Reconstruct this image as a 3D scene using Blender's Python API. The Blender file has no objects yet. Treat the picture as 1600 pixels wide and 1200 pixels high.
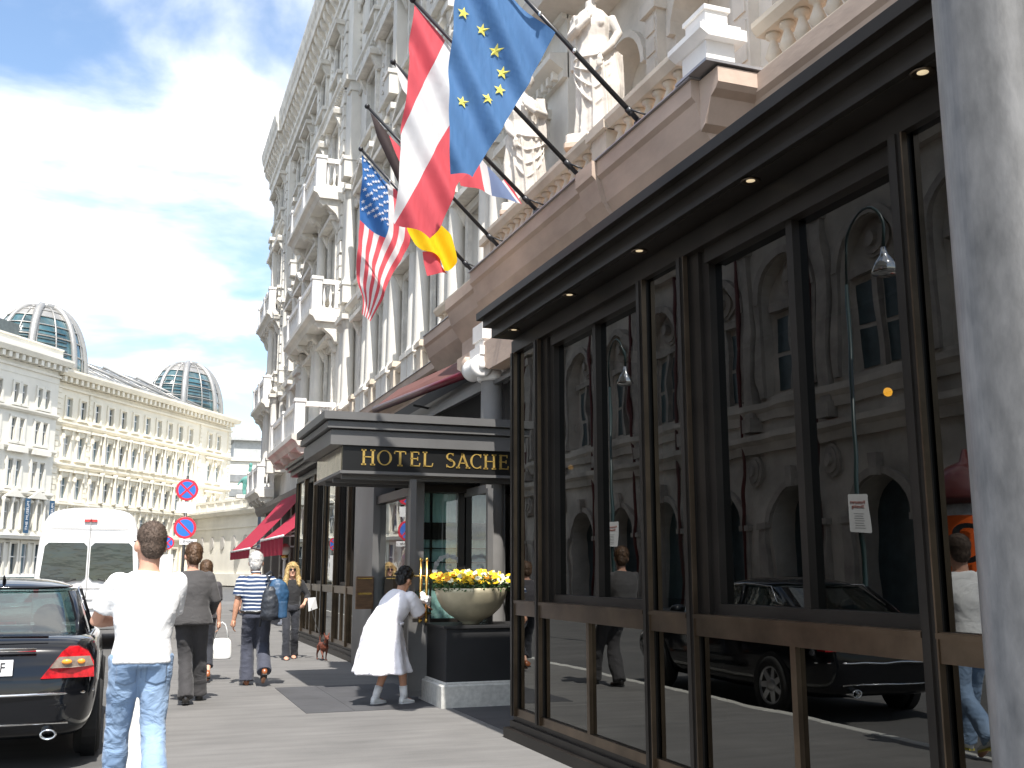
import bpy, math, random
from mathutils import Vector, Matrix, noise
random.seed(7)
R = math.radians
PI = math.pi
scene = bpy.context.scene
COL = scene.collection
V = Vector

# ------------------------------------------------------------------ materials
def new_mat(name):
    m = bpy.data.materials.new(name); m.use_nodes = True
    nt = m.node_tree
    return m, nt, nt.nodes['Principled BSDF'], nt.nodes, nt.links

def mat(name, col, rough=0.6, metal=0.0, var=0.12, scale=3.0, bump=0.0, bscale=20.0, stretch=(1, 1, 1), col2=None, coat=0.0, detail=6, spec=0.5, dist=0.02):
    """principled surface whose colour drifts between two tones with noise, plus fine bump"""
    m, nt, b, N, L = new_mat(name)
    tc = N.new('ShaderNodeTexCoord'); mp = N.new('ShaderNodeMapping')
    mp.inputs['Scale'].default_value = stretch
    L.new(tc.outputs['Object'], mp.inputs['Vector'])
    nz = N.new('ShaderNodeTexNoise'); nz.inputs['Scale'].default_value = scale
    nz.inputs['Detail'].default_value = detail; nz.inputs['Roughness'].default_value = 0.6
    L.new(mp.outputs[0], nz.inputs['Vector'])
    rp = N.new('ShaderNodeValToRGB')
    rp.color_ramp.elements[0].position = 0.3; rp.color_ramp.elements[1].position = 0.7
    c = col
    d = col2 if col2 else tuple(max(0, x * (1 - var * 1.6)) for x in c)
    u = c if col2 else tuple(min(1, x * (1 + var * 0.6)) for x in c)
    rp.color_ramp.elements[0].color = (*d, 1); rp.color_ramp.elements[1].color = (*u, 1)
    L.new(nz.outputs['Fac'], rp.inputs['Fac']); L.new(rp.outputs['Color'], b.inputs['Base Color'])
    b.inputs['Roughness'].default_value = rough; b.inputs['Metallic'].default_value = metal
    b.inputs['Specular IOR Level'].default_value = spec
    if coat: b.inputs['Coat Weight'].default_value = coat; b.inputs['Coat Roughness'].default_value = 0.03
    if bump:
        n2 = N.new('ShaderNodeTexNoise'); n2.inputs['Scale'].default_value = bscale; n2.inputs['Detail'].default_value = 4
        L.new(mp.outputs[0], n2.inputs['Vector'])
        bp = N.new('ShaderNodeBump'); bp.inputs['Strength'].default_value = bump; bp.inputs['Distance'].default_value = dist
        L.new(n2.outputs['Fac'], bp.inputs['Height']); L.new(bp.outputs[0], b.inputs['Normal'])
    return m

def glass_mat(name, tint, wav=0.02, refl=0.10, wscale=1.2, gcol=(0.95, 0.97, 0.96)):
    """tinted sheet glass: mirror part grows towards grazing, rest shows through darkly"""
    m, nt, b, N, L = new_mat(name)
    N.remove(b); out = N['Material Output']
    lw = N.new('ShaderNodeLayerWeight'); lw.inputs['Blend'].default_value = 0.5
    pw = N.new('ShaderNodeMath'); pw.operation = 'POWER'; pw.inputs[1].default_value = 5
    ml = N.new('ShaderNodeMath'); ml.operation = 'MULTIPLY_ADD'; ml.inputs[1].default_value = 0.9; ml.inputs[2].default_value = refl
    L.new(lw.outputs['Facing'], pw.inputs[0]); L.new(pw.outputs[0], ml.inputs[0])
    tr = N.new('ShaderNodeBsdfTransparent'); tr.inputs[0].default_value = (*tint, 1)
    gl = N.new('ShaderNodeBsdfGlossy'); gl.inputs['Roughness'].default_value = 0.0; gl.inputs['Color'].default_value = (*gcol, 1)
    mx = N.new('ShaderNodeMixShader'); L.new(ml.outputs[0], mx.inputs[0]); L.new(tr.outputs[0], mx.inputs[1]); L.new(gl.outputs[0], mx.inputs[2])
    if wav:
        tc = N.new('ShaderNodeTexCoord'); nz = N.new('ShaderNodeTexNoise'); nz.inputs['Scale'].default_value = wscale; nz.inputs['Detail'].default_value = 2.0
        L.new(tc.outputs['Object'], nz.inputs['Vector'])
        bp = N.new('ShaderNodeBump'); bp.inputs['Strength'].default_value = wav; bp.inputs['Distance'].default_value = 0.05
        L.new(nz.outputs['Fac'], bp.inputs['Height']); L.new(bp.outputs[0], gl.inputs['Normal'])
    L.new(mx.outputs[0], out.inputs['Surface'])
    return m

def cloth_mat(name, col, trans=0.35, rough=0.8):
    m, nt, b, N, L = new_mat(name); out = N['Material Output']
    b.inputs['Base Color'].default_value = (*col, 1); b.inputs['Roughness'].default_value = rough
    t = N.new('ShaderNodeBsdfTranslucent'); t.inputs[0].default_value = (*col, 1)
    mx = N.new('ShaderNodeMixShader'); mx.inputs[0].default_value = trans
    L.new(b.outputs[0], mx.inputs[1]); L.new(t.outputs[0], mx.inputs[2]); L.new(mx.outputs[0], out.inputs['Surface'])
    tc = N.new('ShaderNodeTexCoord'); nz = N.new('ShaderNodeTexNoise'); nz.inputs['Scale'].default_value = 5
    mp = N.new('ShaderNodeMapping'); mp.inputs['Scale'].default_value = (3, 1, 0.6)
    L.new(tc.outputs['Object'], mp.inputs[0]); L.new(mp.outputs[0], nz.inputs['Vector'])
    bp = N.new('ShaderNodeBump'); bp.inputs['Strength'].default_value = 0.5; bp.inputs['Distance'].default_value = 0.03
    L.new(nz.outputs['Fac'], bp.inputs['Height']); L.new(bp.outputs[0], b.inputs['Normal'])
    return m

def fabric(name, col, var=0.1, fold=0.5, col2=None, fscale=5.0, rough=0.85, weave=True, fdist=0.03):
    """clothing: soft folds from stretched noise"""
    m, nt, b, N, L = new_mat(name)
    b.inputs['Roughness'].default_value = rough; b.inputs['Sheen Weight'].default_value = 0.15
    tc = N.new('ShaderNodeTexCoord')
    mp = N.new('ShaderNodeMapping'); mp.inputs['Scale'].default_value = (1, 1, 1.6); mp.inputs['Rotation'].default_value = (0.5, 0.3, 0)
    L.new(tc.outputs['Object'], mp.inputs[0])
    nz = N.new('ShaderNodeTexNoise'); nz.inputs['Scale'].default_value = fscale; nz.inputs['Detail'].default_value = 3; nz.inputs['Distortion'].default_value = 1.2
    L.new(mp.outputs[0], nz.inputs['Vector'])
    bp = N.new('ShaderNodeBump'); bp.inputs['Strength'].default_value = fold; bp.inputs['Distance'].default_value = fdist
    L.new(nz.outputs['Fac'], bp.inputs['Height']); L.new(bp.outputs[0], b.inputs['Normal'])
    n2 = N.new('ShaderNodeTexNoise'); n2.inputs['Scale'].default_value = 4; n2.inputs['Detail'].default_value = 5
    L.new(tc.outputs['Object'], n2.inputs['Vector'])
    rp = N.new('ShaderNodeValToRGB'); rp.color_ramp.elements[0].position = 0.35; rp.color_ramp.elements[1].position = 0.65
    d = col2 or tuple(x * (1 - var) for x in col)
    rp.color_ramp.elements[0].color = (*d, 1); rp.color_ramp.elements[1].color = (*col, 1)
    L.new(n2.outputs['Fac'], rp.inputs['Fac']); L.new(rp.outputs[0], b.inputs['Base Color'])
    return m

def emit_mat(name, col, s):
    m, nt, b, N, L = new_mat(name)
    b.inputs['Base Color'].default_value = (*col, 1)
    b.inputs['Emission Color'].default_value = (*col, 1); b.inputs['Emission Strength'].default_value = s
    return m

def stripe_mat(name, c1, c2, period, duty=0.5, axis=2, rough=0.85):
    m, nt, b, N, L = new_mat(name)
    tc = N.new('ShaderNodeTexCoord'); sx = N.new('ShaderNodeSeparateXYZ')
    nz = N.new('ShaderNodeTexNoise'); nz.inputs['Scale'].default_value = 3.0
    L.new(tc.outputs['Object'], nz.inputs['Vector'])
    L.new(tc.outputs['Object'], sx.inputs[0])
    ad = N.new('ShaderNodeMath'); ad.operation = 'MULTIPLY_ADD'; ad.inputs[1].default_value = 0.05
    L.new(nz.outputs['Fac'], ad.inputs[0]); L.new(sx.outputs[axis], ad.inputs[2])
    dv = N.new('ShaderNodeMath'); dv.operation = 'DIVIDE'; dv.inputs[1].default_value = period; L.new(ad.outputs[0], dv.inputs[0])
    fr = N.new('ShaderNodeMath'); fr.operation = 'FRACT'; L.new(dv.outputs[0], fr.inputs[0])
    lt = N.new('ShaderNodeMath'); lt.operation = 'LESS_THAN'; lt.inputs[1].default_value = duty; L.new(fr.outputs[0], lt.inputs[0])
    mx = N.new('ShaderNodeMix'); mx.data_type = 'RGBA'; L.new(lt.outputs[0], mx.inputs['Factor'])
    mx.inputs['A'].default_value = (*c1, 1); mx.inputs['B'].default_value = (*c2, 1)
    L.new(mx.outputs['Result'], b.inputs['Base Color']); b.inputs['Roughness'].default_value = rough
    n2 = N.new('ShaderNodeTexNoise'); n2.inputs['Scale'].default_value = 6; L.new(tc.outputs['Object'], n2.inputs['Vector'])
    bp = N.new('ShaderNodeBump'); bp.inputs['Strength'].default_value = 0.5; bp.inputs['Distance'].default_value = 0.03
    L.new(n2.outputs['Fac'], bp.inputs['Height']); L.new(bp.outputs[0], b.inputs['Normal'])
    return m

STONE = mat('hotel_stone', (0.72, 0.69, 0.625), 0.85, var=0.16, scale=0.9, bump=0.35, bscale=14, dist=0.01, stretch=(1, 1, 0.5))
STONE_ORN = mat('hotel_ornament', (0.73, 0.695, 0.625), 0.85, var=0.2, scale=2.5, bump=0.5, bscale=9, dist=0.03)
STONE_W = mat('white_painted_stone', (0.78, 0.76, 0.73), 0.8, var=0.08, scale=3, bump=0.15, bscale=25, dist=0.005)
STONE_TAN = mat('weathered_tan_stone', (0.53, 0.41, 0.33), 0.85, var=0.2, scale=1.6, bump=0.25, bscale=20, dist=0.01, stretch=(1, .4, 1))
STATUE = mat('statue_stone', (0.64, 0.59, 0.53), 0.85, var=0.22, scale=3, bump=0.4, bscale=18, dist=0.01)
CREAM = mat('cream_render', (0.80, 0.745, 0.62), 0.9, var=0.08, scale=0.35, bump=0.2, bscale=3, dist=0.03)
CREAM2 = mat('pale_render', (0.74, 0.71, 0.63), 0.9, var=0.1, scale=0.35, bump=0.2, bscale=3, dist=0.03)
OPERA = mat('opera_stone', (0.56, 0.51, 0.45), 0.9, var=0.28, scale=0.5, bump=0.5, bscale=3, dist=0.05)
OPERA_D = mat('opera_trim_stone', (0.40, 0.36, 0.32), 0.9, var=0.25, scale=1.5, bump=0.5, bscale=5, dist=0.05)  # darker stone tone for the carved trim
BROWN = mat('dark_bronze_paint', (0.019, 0.016, 0.0135), 0.38, metal=0.0, var=0.3, scale=2, bump=0.06, bscale=60, dist=0.004, spec=0.22)
GREYM = mat('grey_bronze_sheet', (0.150, 0.148, 0.146), 0.45, metal=0.3, var=0.12, scale=1.2, bump=0.08, bscale=3, dist=0.01)
BRONZE = mat('polished_bronze', (0.15, 0.112, 0.078), 0.3, metal=0.9, var=0.3, scale=2.5, bump=0.04, bscale=50, dist=0.003)
BRASS = mat('brass', (0.80, 0.53, 0.16), 0.25, metal=1.0, var=0.12, scale=4)
GOLD = mat('gold_leaf', (0.85, 0.58, 0.17), 0.35, metal=0.7, var=0.2, scale=9)
BLACKP = mat('black_panel', (0.010, 0.010, 0.010), 0.35, var=0.2, scale=2)
BLACKM = mat('black_matt', (0.013, 0.013, 0.014), 0.6, var=0.2, scale=3)
ZINC = mat('galvanised_steel', (0.072, 0.073, 0.075), 0.42, metal=0.1, col2=(0.034, 0.035, 0.036), scale=38, bump=0.3, bscale=60, stretch=(1, 1, .45), dist=0.003, detail=10)
STONE_LT = mat('light_granite', (0.55, 0.54, 0.50), 0.6, var=0.15, scale=18, bump=0.15, bscale=80, dist=0.003)
TEAL_C = mat('teal_curtain', (0.36, 0.58, 0.55), 0.8, var=0.12, scale=2, bump=0.7, bscale=4, dist=0.06)
RED_C = mat('dark_red_curtain', (0.20, 0.010, 0.030), 0.85, var=0.35, scale=2, bump=0.8, bscale=5, dist=0.05)
AWN = cloth_mat('red_awning_cloth', (0.52, 0.028, 0.07), 0.35)
AWN_D = mat('maroon_awning_roll', (0.10, 0.005, 0.014), 0.35, var=0.2, scale=3)
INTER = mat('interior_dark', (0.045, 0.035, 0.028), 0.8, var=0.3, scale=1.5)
PAINT_BK = mat('black_car_paint', (0.004, 0.0045, 0.006), 0.07, metal=0.0, var=0.05, scale=1)
PAINT_WH = mat('white_van_paint', (0.80, 0.80, 0.80), 0.3, var=0.03, scale=1, coat=0.6)
CHROME = mat('chrome', (0.8, 0.8, 0.8), 0.08, metal=1.0, var=0.02, scale=1)
RUBBER = mat('tyre_rubber', (0.02, 0.02, 0.02), 0.8, var=0.2, scale=9)
ALLOY = mat('alloy_rim', (0.5, 0.5, 0.51), 0.3, metal=0.8, var=0.05, scale=3)
REDL = mat('red_lamp_plastic', (0.60, 0.010, 0.018), 0.12, var=0.35, scale=28, coat=1.0)
SMOKL = mat('smoked_lamp_plastic', (0.30, 0.24, 0.20), 0.15, var=0.35, scale=14, coat=1.0)
ORNGL = mat('amber_bulb', (0.9, 0.32, 0.04), 0.2, var=0.1)
CARGLS = glass_mat('car_glass', (0.20, 0.30, 0.29), wav=0.004, refl=0.16)
VANGLS = mat('tinted_van_glass', (0.012, 0.022, 0.020), 0.06, var=0.4, scale=3, bump=0.10, bscale=2.0, dist=0.25, coat=1.0, stretch=(1, 1, 2.2))
GLASS = glass_mat('smoked_window_glass', (0.07, 0.078, 0.076), wav=0.032, refl=0.135, wscale=1.3)
GLASS2 = glass_mat('clear_door_glass', (0.75, 0.80, 0.78), wav=0.02, refl=0.16)
MIRG = glass_mat('mirroring_door_glass', (0.20, 0.2, 0.2), wav=0.0, refl=0.55)
WINPANE = mat('window_pane', (0.24, 0.25, 0.25), 0.08, var=0.3, scale=0.8, coat=1.0)
WINPANE_B = mat('blue_window_pane', (0.16, 0.24, 0.28), 0.10, var=0.3, scale=0.8, coat=1.0)
DOMEG = mat('dome_glass', (0.045, 0.12, 0.14), 0.10, var=0.5, scale=0.5, coat=1.0)
STEEL = mat('dome_steel', (0.36, 0.35, 0.33), 0.4, metal=0.5, var=0.1)
ROOFG = mat('glass_roof', (0.40, 0.44, 0.47), 0.25, var=0.3, scale=0.6, metal=0.3, coat=0.5)
ROOFD = mat('dark_roof', (0.10, 0.12, 0.12), 0.5, var=0.2)
SKIN = mat('skin', (0.60, 0.33, 0.23), 0.55, var=0.10, scale=8)
SKIN2 = mat('skin_tan', (0.52, 0.27, 0.17), 0.55, var=0.10, scale=8)
EYE = mat('eye', (0.03, 0.02, 0.02), 0.1)
SIGNR = mat('sign_red', (0.72, 0.03, 0.06), 0.35, var=0.05)
SIGNB = mat('sign_blue', (0.03, 0.17, 0.62), 0.35, var=0.05)
WHITE = mat('white_enamel', (0.8, 0.8, 0.8), 0.4, var=0.04)
GLOBE = mat('opal_globe', (0.72, 0.70, 0.66), 0.12, var=0.1, coat=1.0)
DKBLUE = mat('dark_blue_pole', (0.03, 0.05, 0.08), 0.35, var=0.1, coat=0.5)
DKGREEN = mat('green_cast_iron', (0.018, 0.045, 0.045), 0.35, var=0.1, coat=0.6)

# ------------------------------------------------------------------ mesh builder
class MB:
    def __init__(s): s.v = []; s.f = []; s.m = []; s.s = []
    def add(s, vs, fs, mi=0, smooth=False):
        o = len(s.v); s.v += [tuple(x) for x in vs]
        for f in fs: s.f.append(tuple(o + i for i in f)); s.m.append(mi); s.s.append(smooth)
        return s
    def box(s, x0, x1, y0, y1, z0, z1, mi=0):
        vs = [(x, y, z) for z in (z0, z1) for y in (y0, y1) for x in (x0, x1)]
        return s.add(vs, [(0, 2, 3, 1), (4, 5, 7, 6), (0, 1, 5, 4), (2, 6, 7, 3), (0, 4, 6, 2), (1, 3, 7, 5)], mi)
    def bbox(s, x0, x1, y0, y1, z0, z1, b=0.01, mi=0):
        """box with chamfered vertical and top edges"""
        ring = lambda i, z: [(x0 + i + b, y0 + i, z), (x1 - i - b, y0 + i, z), (x1 - i, y0 + i + b, z), (x1 - i, y1 - i - b, z), (x1 - i - b, y1 - i, z), (x0 + i + b, y1 - i, z), (x0 + i, y1 - i - b, z), (x0 + i, y0 + i + b, z)]
        return s.rings([ring(0, z0), ring(0, z1 - b), ring(b, z1)], mi=mi, smooth=False)
    def rings(s, rs, mi=0, smooth=True, caps=True, closed=True):
        n = len(rs[0]); vs = [p for r in rs for p in r]; fs = []
        for i in range(len(rs) - 1):
            for j in range(n if closed else n - 1):
                k = (j + 1) % n
                fs.append((i * n + j, i * n + k, (i + 1) * n + k, (i + 1) * n + j))
        if caps: fs.append(tuple(range(n - 1, -1, -1))); fs.append(tuple((len(rs) - 1) * n + j for j in range(n)))
        return s.add(vs, fs, mi, smooth)
    def tube(s, pts, r, n=10, mi=0, smooth=True, caps=True, flat=1.0):
        pts = [V(p) for p in pts]; rs = []
        if not isinstance(r, (list, tuple)): r = [r] * len(pts)
        up = None
        for i, p in enumerate(pts):
            t = (pts[min(i + 1, len(pts) - 1)] - pts[max(i - 1, 0)])
            if t.length < 1e-9: t = V((0, 0, 1))
            t.normalize()
            if up is None: up = V((0, 0, 1)) if abs(t.z) < 0.9 else V((0, 1, 0))
            a = t.cross(up)
            if a.length < 1e-6: a = t.cross(V((1, 0, 0)))
            a.normalize(); b = t.cross(a).normalized(); up = a.cross(t)
            rs.append([p + a * (r[i] * math.cos(2 * PI * j / n)) + b * (r[i] * flat * math.sin(2 * PI * j / n)) for j in range(n)])
        return s.rings(rs, mi, smooth, caps)
    def lathe(s, c, prof, n=16, mi=0, smooth=True):
        return s.rings([[(c[0] + r * math.cos(2 * PI * j / n), c[1] + r * math.sin(2 * PI * j / n), c[2] + z) for j in range(n)] for r, z in prof], mi, smooth)
    def ell(s, c, r, n=14, m=9, mi=0):
        rs = []
        for i in range(m + 1):
            a = PI * (i + 0.02) / (m + 0.04) - PI / 2
            rs.append([(c[0] + r[0] * math.cos(a) * math.cos(2 * PI * j / n), c[1] + r[1] * math.cos(a) * math.sin(2 * PI * j / n), c[2] + r[2] * math.sin(a)) for j in range(n)])
        return s.rings(rs, mi)
    def prism(s, poly, fn, w0, w1, mi=0, smooth=False):
        return s.rings([[fn(u, v, w0) for u, v in poly], [fn(u, v, w1) for u, v in poly]], mi, smooth)
    def quad(s, a, b, c, d, mi=0): return s.add([a, b, c, d], [(0, 1, 2, 3)], mi)
    def xf(s, M): s.v = [tuple(M @ V(p)) for p in s.v]; return s
    def build(s, name, mats, parent=None, loc=None, rz=0):
        me = bpy.data.meshes.new(name); me.from_pydata(s.v, [], s.f)
        if not isinstance(mats, (list, tuple)): mats = [mats]
        for m in mats: me.materials.append(m)
        me.polygons.foreach_set('material_index', s.m); me.polygons.foreach_set('use_smooth', s.s)
        me.update()
        o = bpy.data.objects.new(name, me); COL.objects.link(o)
        if parent: o.parent = parent
        if loc is not None: o.location = loc
        if rz: o.rotation_euler = (0, 0, rz)
        return o

def tag(o, label=None, cat=None, group=None, kind=None):
    if label: o['label'] = label
    if cat: o['category'] = cat
    if group: o['group'] = group
    if kind: o['kind'] = kind
    return o
def empty(name, loc=(0, 0, 0), rz=0, label=None, cat=None, group=None):
    o = bpy.data.objects.new(name, None); COL.objects.link(o); o.location = loc; o.rotation_euler = (0, 0, rz)
    o.empty_display_size = 0.1
    return tag(o, label, cat, group)
def copy_tree(o, parent=None, loc=None):
    c = o.copy(); COL.objects.link(c); c.parent = parent
    if loc is not None: c.location = loc
    for ch in list(o.children): copy_tree(ch, c)
    return c

def text_obj(name, txt, size, m, parent, M, depth=0.004, sx=1.0):
    cu = bpy.data.curves.new(name, 'FONT'); cu.body = txt; cu.size = size; cu.extrude = depth; cu.align_x = 'CENTER'; cu.align_y = 'CENTER'
    t = bpy.data.objects.new(name, cu); COL.objects.link(t)
    dg = bpy.context.evaluated_depsgraph_get(); me = bpy.data.meshes.new_from_object(t.evaluated_get(dg))
    bpy.data.objects.remove(t); me.name = name
    me.transform(Matrix.Diagonal((sx, 1, 1, 1))); me.transform(M); me.materials.clear(); me.materials.append(m)
    o = bpy.data.objects.new(name, me); COL.objects.link(o)
    if parent: o.parent = parent
    return o

# facade frame: s along the wall, d outwards, z up
class Fr:
    def __init__(s, O, u, n): s.O = V((O[0], O[1], 0)); s.u = V((u[0], u[1], 0)).normalized(); s.n = V((n[0], n[1], 0)).normalized()
    def p(s, a, d, z): return s.O + s.u * a + s.n * d + V((0, 0, z))
    def box(s, mb, s0, s1, d0, d1, z0, z1, mi=0):
        vs = [s.p(a, d, z) for z in (z0, z1) for d in (d0, d1) for a in (s0, s1)]
        return mb.add(vs, [(0, 2, 3, 1), (4, 5, 7, 6), (0, 1, 5, 4), (2, 6, 7, 3), (0, 4, 6, 2), (1, 3, 7, 5)], mi)
    def M(s, a, d, z):
        o = s.p(a, d, z)
        return Matrix(((s.u.x, s.n.x, 0, o.x), (s.u.y, s.n.y, 0, o.y), (0, 0, 1, o.z), (0, 0, 0, 1)))
    def band(s, mb, s0, s1, prof, mi=0):
        """moulding: profile [(d,z)...] swept from s0 to s1"""
        return mb.rings([[s.p(s0, d, z) for d, z in prof], [s.p(s1, d, z) for d, z in prof]], mi, False)

def arch_pts(c, w, zs, n=10, rise=None):
    rise = rise if rise else w / 2
    return [(c + w / 2 * math.cos(PI * i / n), zs + rise * math.sin(PI * i / n)) for i in range(n + 1)]
def arch_wall(mb, fr, s0, s1, z0, z1, c, w, zb, zs, d=0.0, depth=0.35, mi=0, mi2=0):
    """wall panel with an arched opening (returns nothing), reveal included"""
    A = arch_pts(c, w, zs, 12)
    inner = [(c + w / 2, zb)] + A + [(c - w / 2, zb)]
    def outer(p):
        x, z = p
        return None
    # right jamb, left jamb
    fr.box(mb, c + w / 2, s1, d - depth, d, z0, zs, mi); fr.box(mb, s0, c - w / 2, d - depth, d, z0, zs, mi)
    if zb > z0: fr.box(mb, c - w / 2, c + w / 2, d - depth, d, z0, zb, mi)
    top = [(s1, zs)] + A[0:0]
    # spandrel as fan quads between arch and outer frame
    O = []
    for (x, z) in A:
        a = math.atan2(z - zs, x - c)
        cx, cz = math.cos(a), math.sin(a)
        t = 1e9
        if cx > 1e-6: t = min(t, (s1 - c) / cx)
        if cx < -1e-6: t = min(t, (s0 - c) / cx)
        if cz > 1e-6: t = min(t, (z1 - zs) / cz)
        O.append((c + cx * t, zs + cz * t))
    for i in range(len(A) - 1):
        quad = [A[i], O[i], O[i + 1], A[i + 1]]
        # corner fill
        if abs(O[i][0] - O[i + 1][0]) > 1e-6 and abs(O[i][1] - O[i + 1][1]) > 1e-6:
            cxr = s1 if O[i][0] > c else s0
            quad = [A[i], O[i], (cxr, z1), O[i + 1], A[i + 1]]
        mb.rings([[fr.p(x, d - depth, z) for x, z in quad], [fr.p(x, d, z) for x, z in quad]], mi, False)

# ------------------------------------------------------------------ camera, world, sun
H = 1.5
cam = bpy.data.cameras.new('camera'); cam.lens = 36.0; cam.sensor_width = 36.0; cam.clip_end = 3000; cam.clip_start = 0.05
co = bpy.data.objects.new('camera', cam); COL.objects.link(co); scene.camera = co
co.location = (0, 0, H); co.rotation_euler = (R(90) + math.atan(292 / 1600), 0, -R(20.1))

EL, AZ = R(58), R(7)
sd = V((math.cos(EL) * math.sin(AZ), math.cos(EL) * math.cos(AZ), -math.sin(EL)))   # travel direction of the light
sun = bpy.data.lights.new('sun', 'SUN'); sun.energy = 4.3; sun.angle = R(0.53); sun.color = (1.0, 0.955, 0.89)
so = bpy.data.objects.new('sun', sun); COL.objects.link(so); so.rotation_euler = sd.to_track_quat('-Z', 'Y').to_euler(); so.location = (-5, -30, 40)
w = bpy.data.worlds.new('World'); scene.world = w; w.use_nodes = True
N, L = w.node_tree.nodes, w.node_tree.links; bg = N['Background']
SKX, SKY_ = 9.3, 6.2
sky = N.new('ShaderNodeTexSky'); sky.sky_type = 'NISHITA'; sky.sun_disc = False; sky.sun_elevation = EL; sky.sun_rotation = R(180) + AZ
sky.air_density = 1.2; sky.dust_density = 0.6; sky.ozone_density = 2.0
tc = N.new('ShaderNodeTexCoord'); sx = N.new('ShaderNodeSeparateXYZ'); L.new(tc.outputs['Generated'], sx.inputs[0])
# project direction on a cloud layer: (x,y)/(z+0.12)
za = N.new('ShaderNodeMath'); za.operation = 'ADD'; za.inputs[1].default_value = 0.22; L.new(sx.outputs['Z'], za.inputs[0])
dx = N.new('ShaderNodeMath'); dx.operation = 'DIVIDE'; L.new(sx.outputs['X'], dx.inputs[0]); L.new(za.outputs[0], dx.inputs[1])
dy = N.new('ShaderNodeMath'); dy.operation = 'DIVIDE'; L.new(sx.outputs['Y'], dy.inputs[0]); L.new(za.outputs[0], dy.inputs[1])
cb = N.new('ShaderNodeCombineXYZ'); L.new(dx.outputs[0], cb.inputs[0]); L.new(dy.outputs[0], cb.inputs[1])
mp = N.new('ShaderNodeMapping'); mp.inputs['Location'].default_value = (SKX, SKY_, 0); mp.inputs['Scale'].default_value = (1.0, 1.3, 1); mp.inputs['Rotation'].default_value = (0, 0, 0.25)
L.new(cb.outputs[0], mp.inputs[0])
nz = N.new('ShaderNodeTexNoise'); nz.inputs['Scale'].default_value = 1.9; nz.inputs['Detail'].default_value = 7; nz.inputs['Roughness'].default_value = 0.52; nz.inputs['Distortion'].default_value = 0.35
L.new(mp.outputs[0], nz.inputs['Vector'])
rp = N.new('ShaderNodeValToRGB'); rp.color_ramp.elements[0].position = 0.385; rp.color_ramp.elements[1].position = 0.63
rp.color_ramp.interpolation = 'EASE'
L.new(nz.outputs['Fac'], rp.inputs['Fac'])
n3 = N.new('ShaderNodeTexNoise'); n3.inputs['Scale'].default_value = 5; n3.inputs['Detail'].default_value = 5; L.new(mp.outputs[0], n3.inputs['Vector'])
cr = N.new('ShaderNodeValToRGB'); cr.color_ramp.elements[0].position = 0.35; cr.color_ramp.elements[1].position = 0.6
cr.color_ramp.elements[0].color = (5.2, 5.5, 6.0, 1); cr.color_ramp.elements[1].color = (7.6, 7.6, 7.6, 1); L.new(n3.outputs['Fac'], cr.inputs['Fac'])
mx = N.new('ShaderNodeMix'); mx.data_type = 'RGBA'
L.new(rp.outputs['Color'], mx.inputs['Factor']); L.new(sky.outputs[0], mx.inputs['A']); L.new(cr.outputs[0], mx.inputs['B'])
L.new(mx.outputs['Result'], bg.inputs['Color']); bg.inputs['Strength'].default_value = 0.13
vs = scene.view_settings; vs.view_transform = 'Standard'; vs.look = 'None'; vs.gamma = 1; vs.exposure = 0.95
scene.cycles.max_bounces = 8; scene.cycles.transparent_max_bounces = 12
scene.cycles.sample_clamp_indirect = 6
# ------------------------------------------------------------------ ground
ASPH = mat('pavement_asphalt', (0.182, 0.176, 0.168), 0.9, col2=(0.13, 0.126, 0.121), scale=0.7, bump=0.35, bscale=90, dist=0.004, detail=12)
ROAD = mat('road_asphalt', (0.115, 0.112, 0.108), 0.9, col2=(0.08, 0.079, 0.078), scale=0.5, bump=0.35, bscale=80, dist=0.004, detail=12)
DPAVE = mat('dark_paving', (0.062, 0.062, 0.066), 0.8, var=0.15, scale=2.0, bump=0.2, bscale=90, dist=0.003)
def pave_nodes(m):
    # faint joints and worn streaks in the pavement
    nt = m.node_tree; N, L = nt.nodes, nt.links; b = N['Principled BSDF']
    src = b.inputs['Base Color'].links[0].from_socket
    tc = N.new('ShaderNodeTexCoord')
    mp = N.new('ShaderNodeMapping'); mp.inputs['Scale'].default_value = (0.35, 2.2, 1); mp.inputs['Rotation'].default_value = (0, 0, 0.04)
    L.new(tc.outputs['Object'], mp.inputs[0]); nz = N.new('ShaderNodeTexNoise'); nz.inputs['Scale'].default_value = 3; nz.inputs['Detail'].default_value = 5
    L.new(mp.outputs[0], nz.inputs['Vector'])
    rp = N.new('ShaderNodeValToRGB'); rp.color_ramp.elements[0].position = 0.35; rp.color_ramp.elements[0].color = (0.82, 0.82, 0.82, 1); rp.color_ramp.elements[1].position = 0.62
    L.new(nz.outputs['Fac'], rp.inputs[0])
    vo = N.new('ShaderNodeTexVoronoi'); vo.inputs['Scale'].default_value = 55; L.new(tc.outputs['Object'], vo.inputs['Vector'])
    r2 = N.new('ShaderNodeValToRGB'); r2.color_ramp.elements[0].position = 0.0; r2.color_ramp.elements[0].color = (0.7, 0.7, 0.7, 1); r2.color_ramp.elements[1].position = 0.35
    L.new(vo.outputs['Distance'], r2.inputs[0])
    m1 = N.new('ShaderNodeMix'); m1.data_type = 'RGBA'; m1.blend_type = 'MULTIPLY'; m1.inputs['Factor'].default_value = 1
    L.new(src, m1.inputs['A']); L.new(rp.outputs[0], m1.inputs['B'])
    m2 = N.new('ShaderNodeMix'); m2.data_type = 'RGBA'; m2.blend_type = 'MULTIPLY'; m2.inputs['Factor'].default_value = 0.6
    L.new(m1.outputs['Result'], m2.inputs['A']); L.new(r2.outputs[0], m2.inputs['B'])
    L.new(m2.outputs['Result'], b.inputs['Base Color'])
pave_nodes(ASPH); pave_nodes(ROAD)
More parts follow.
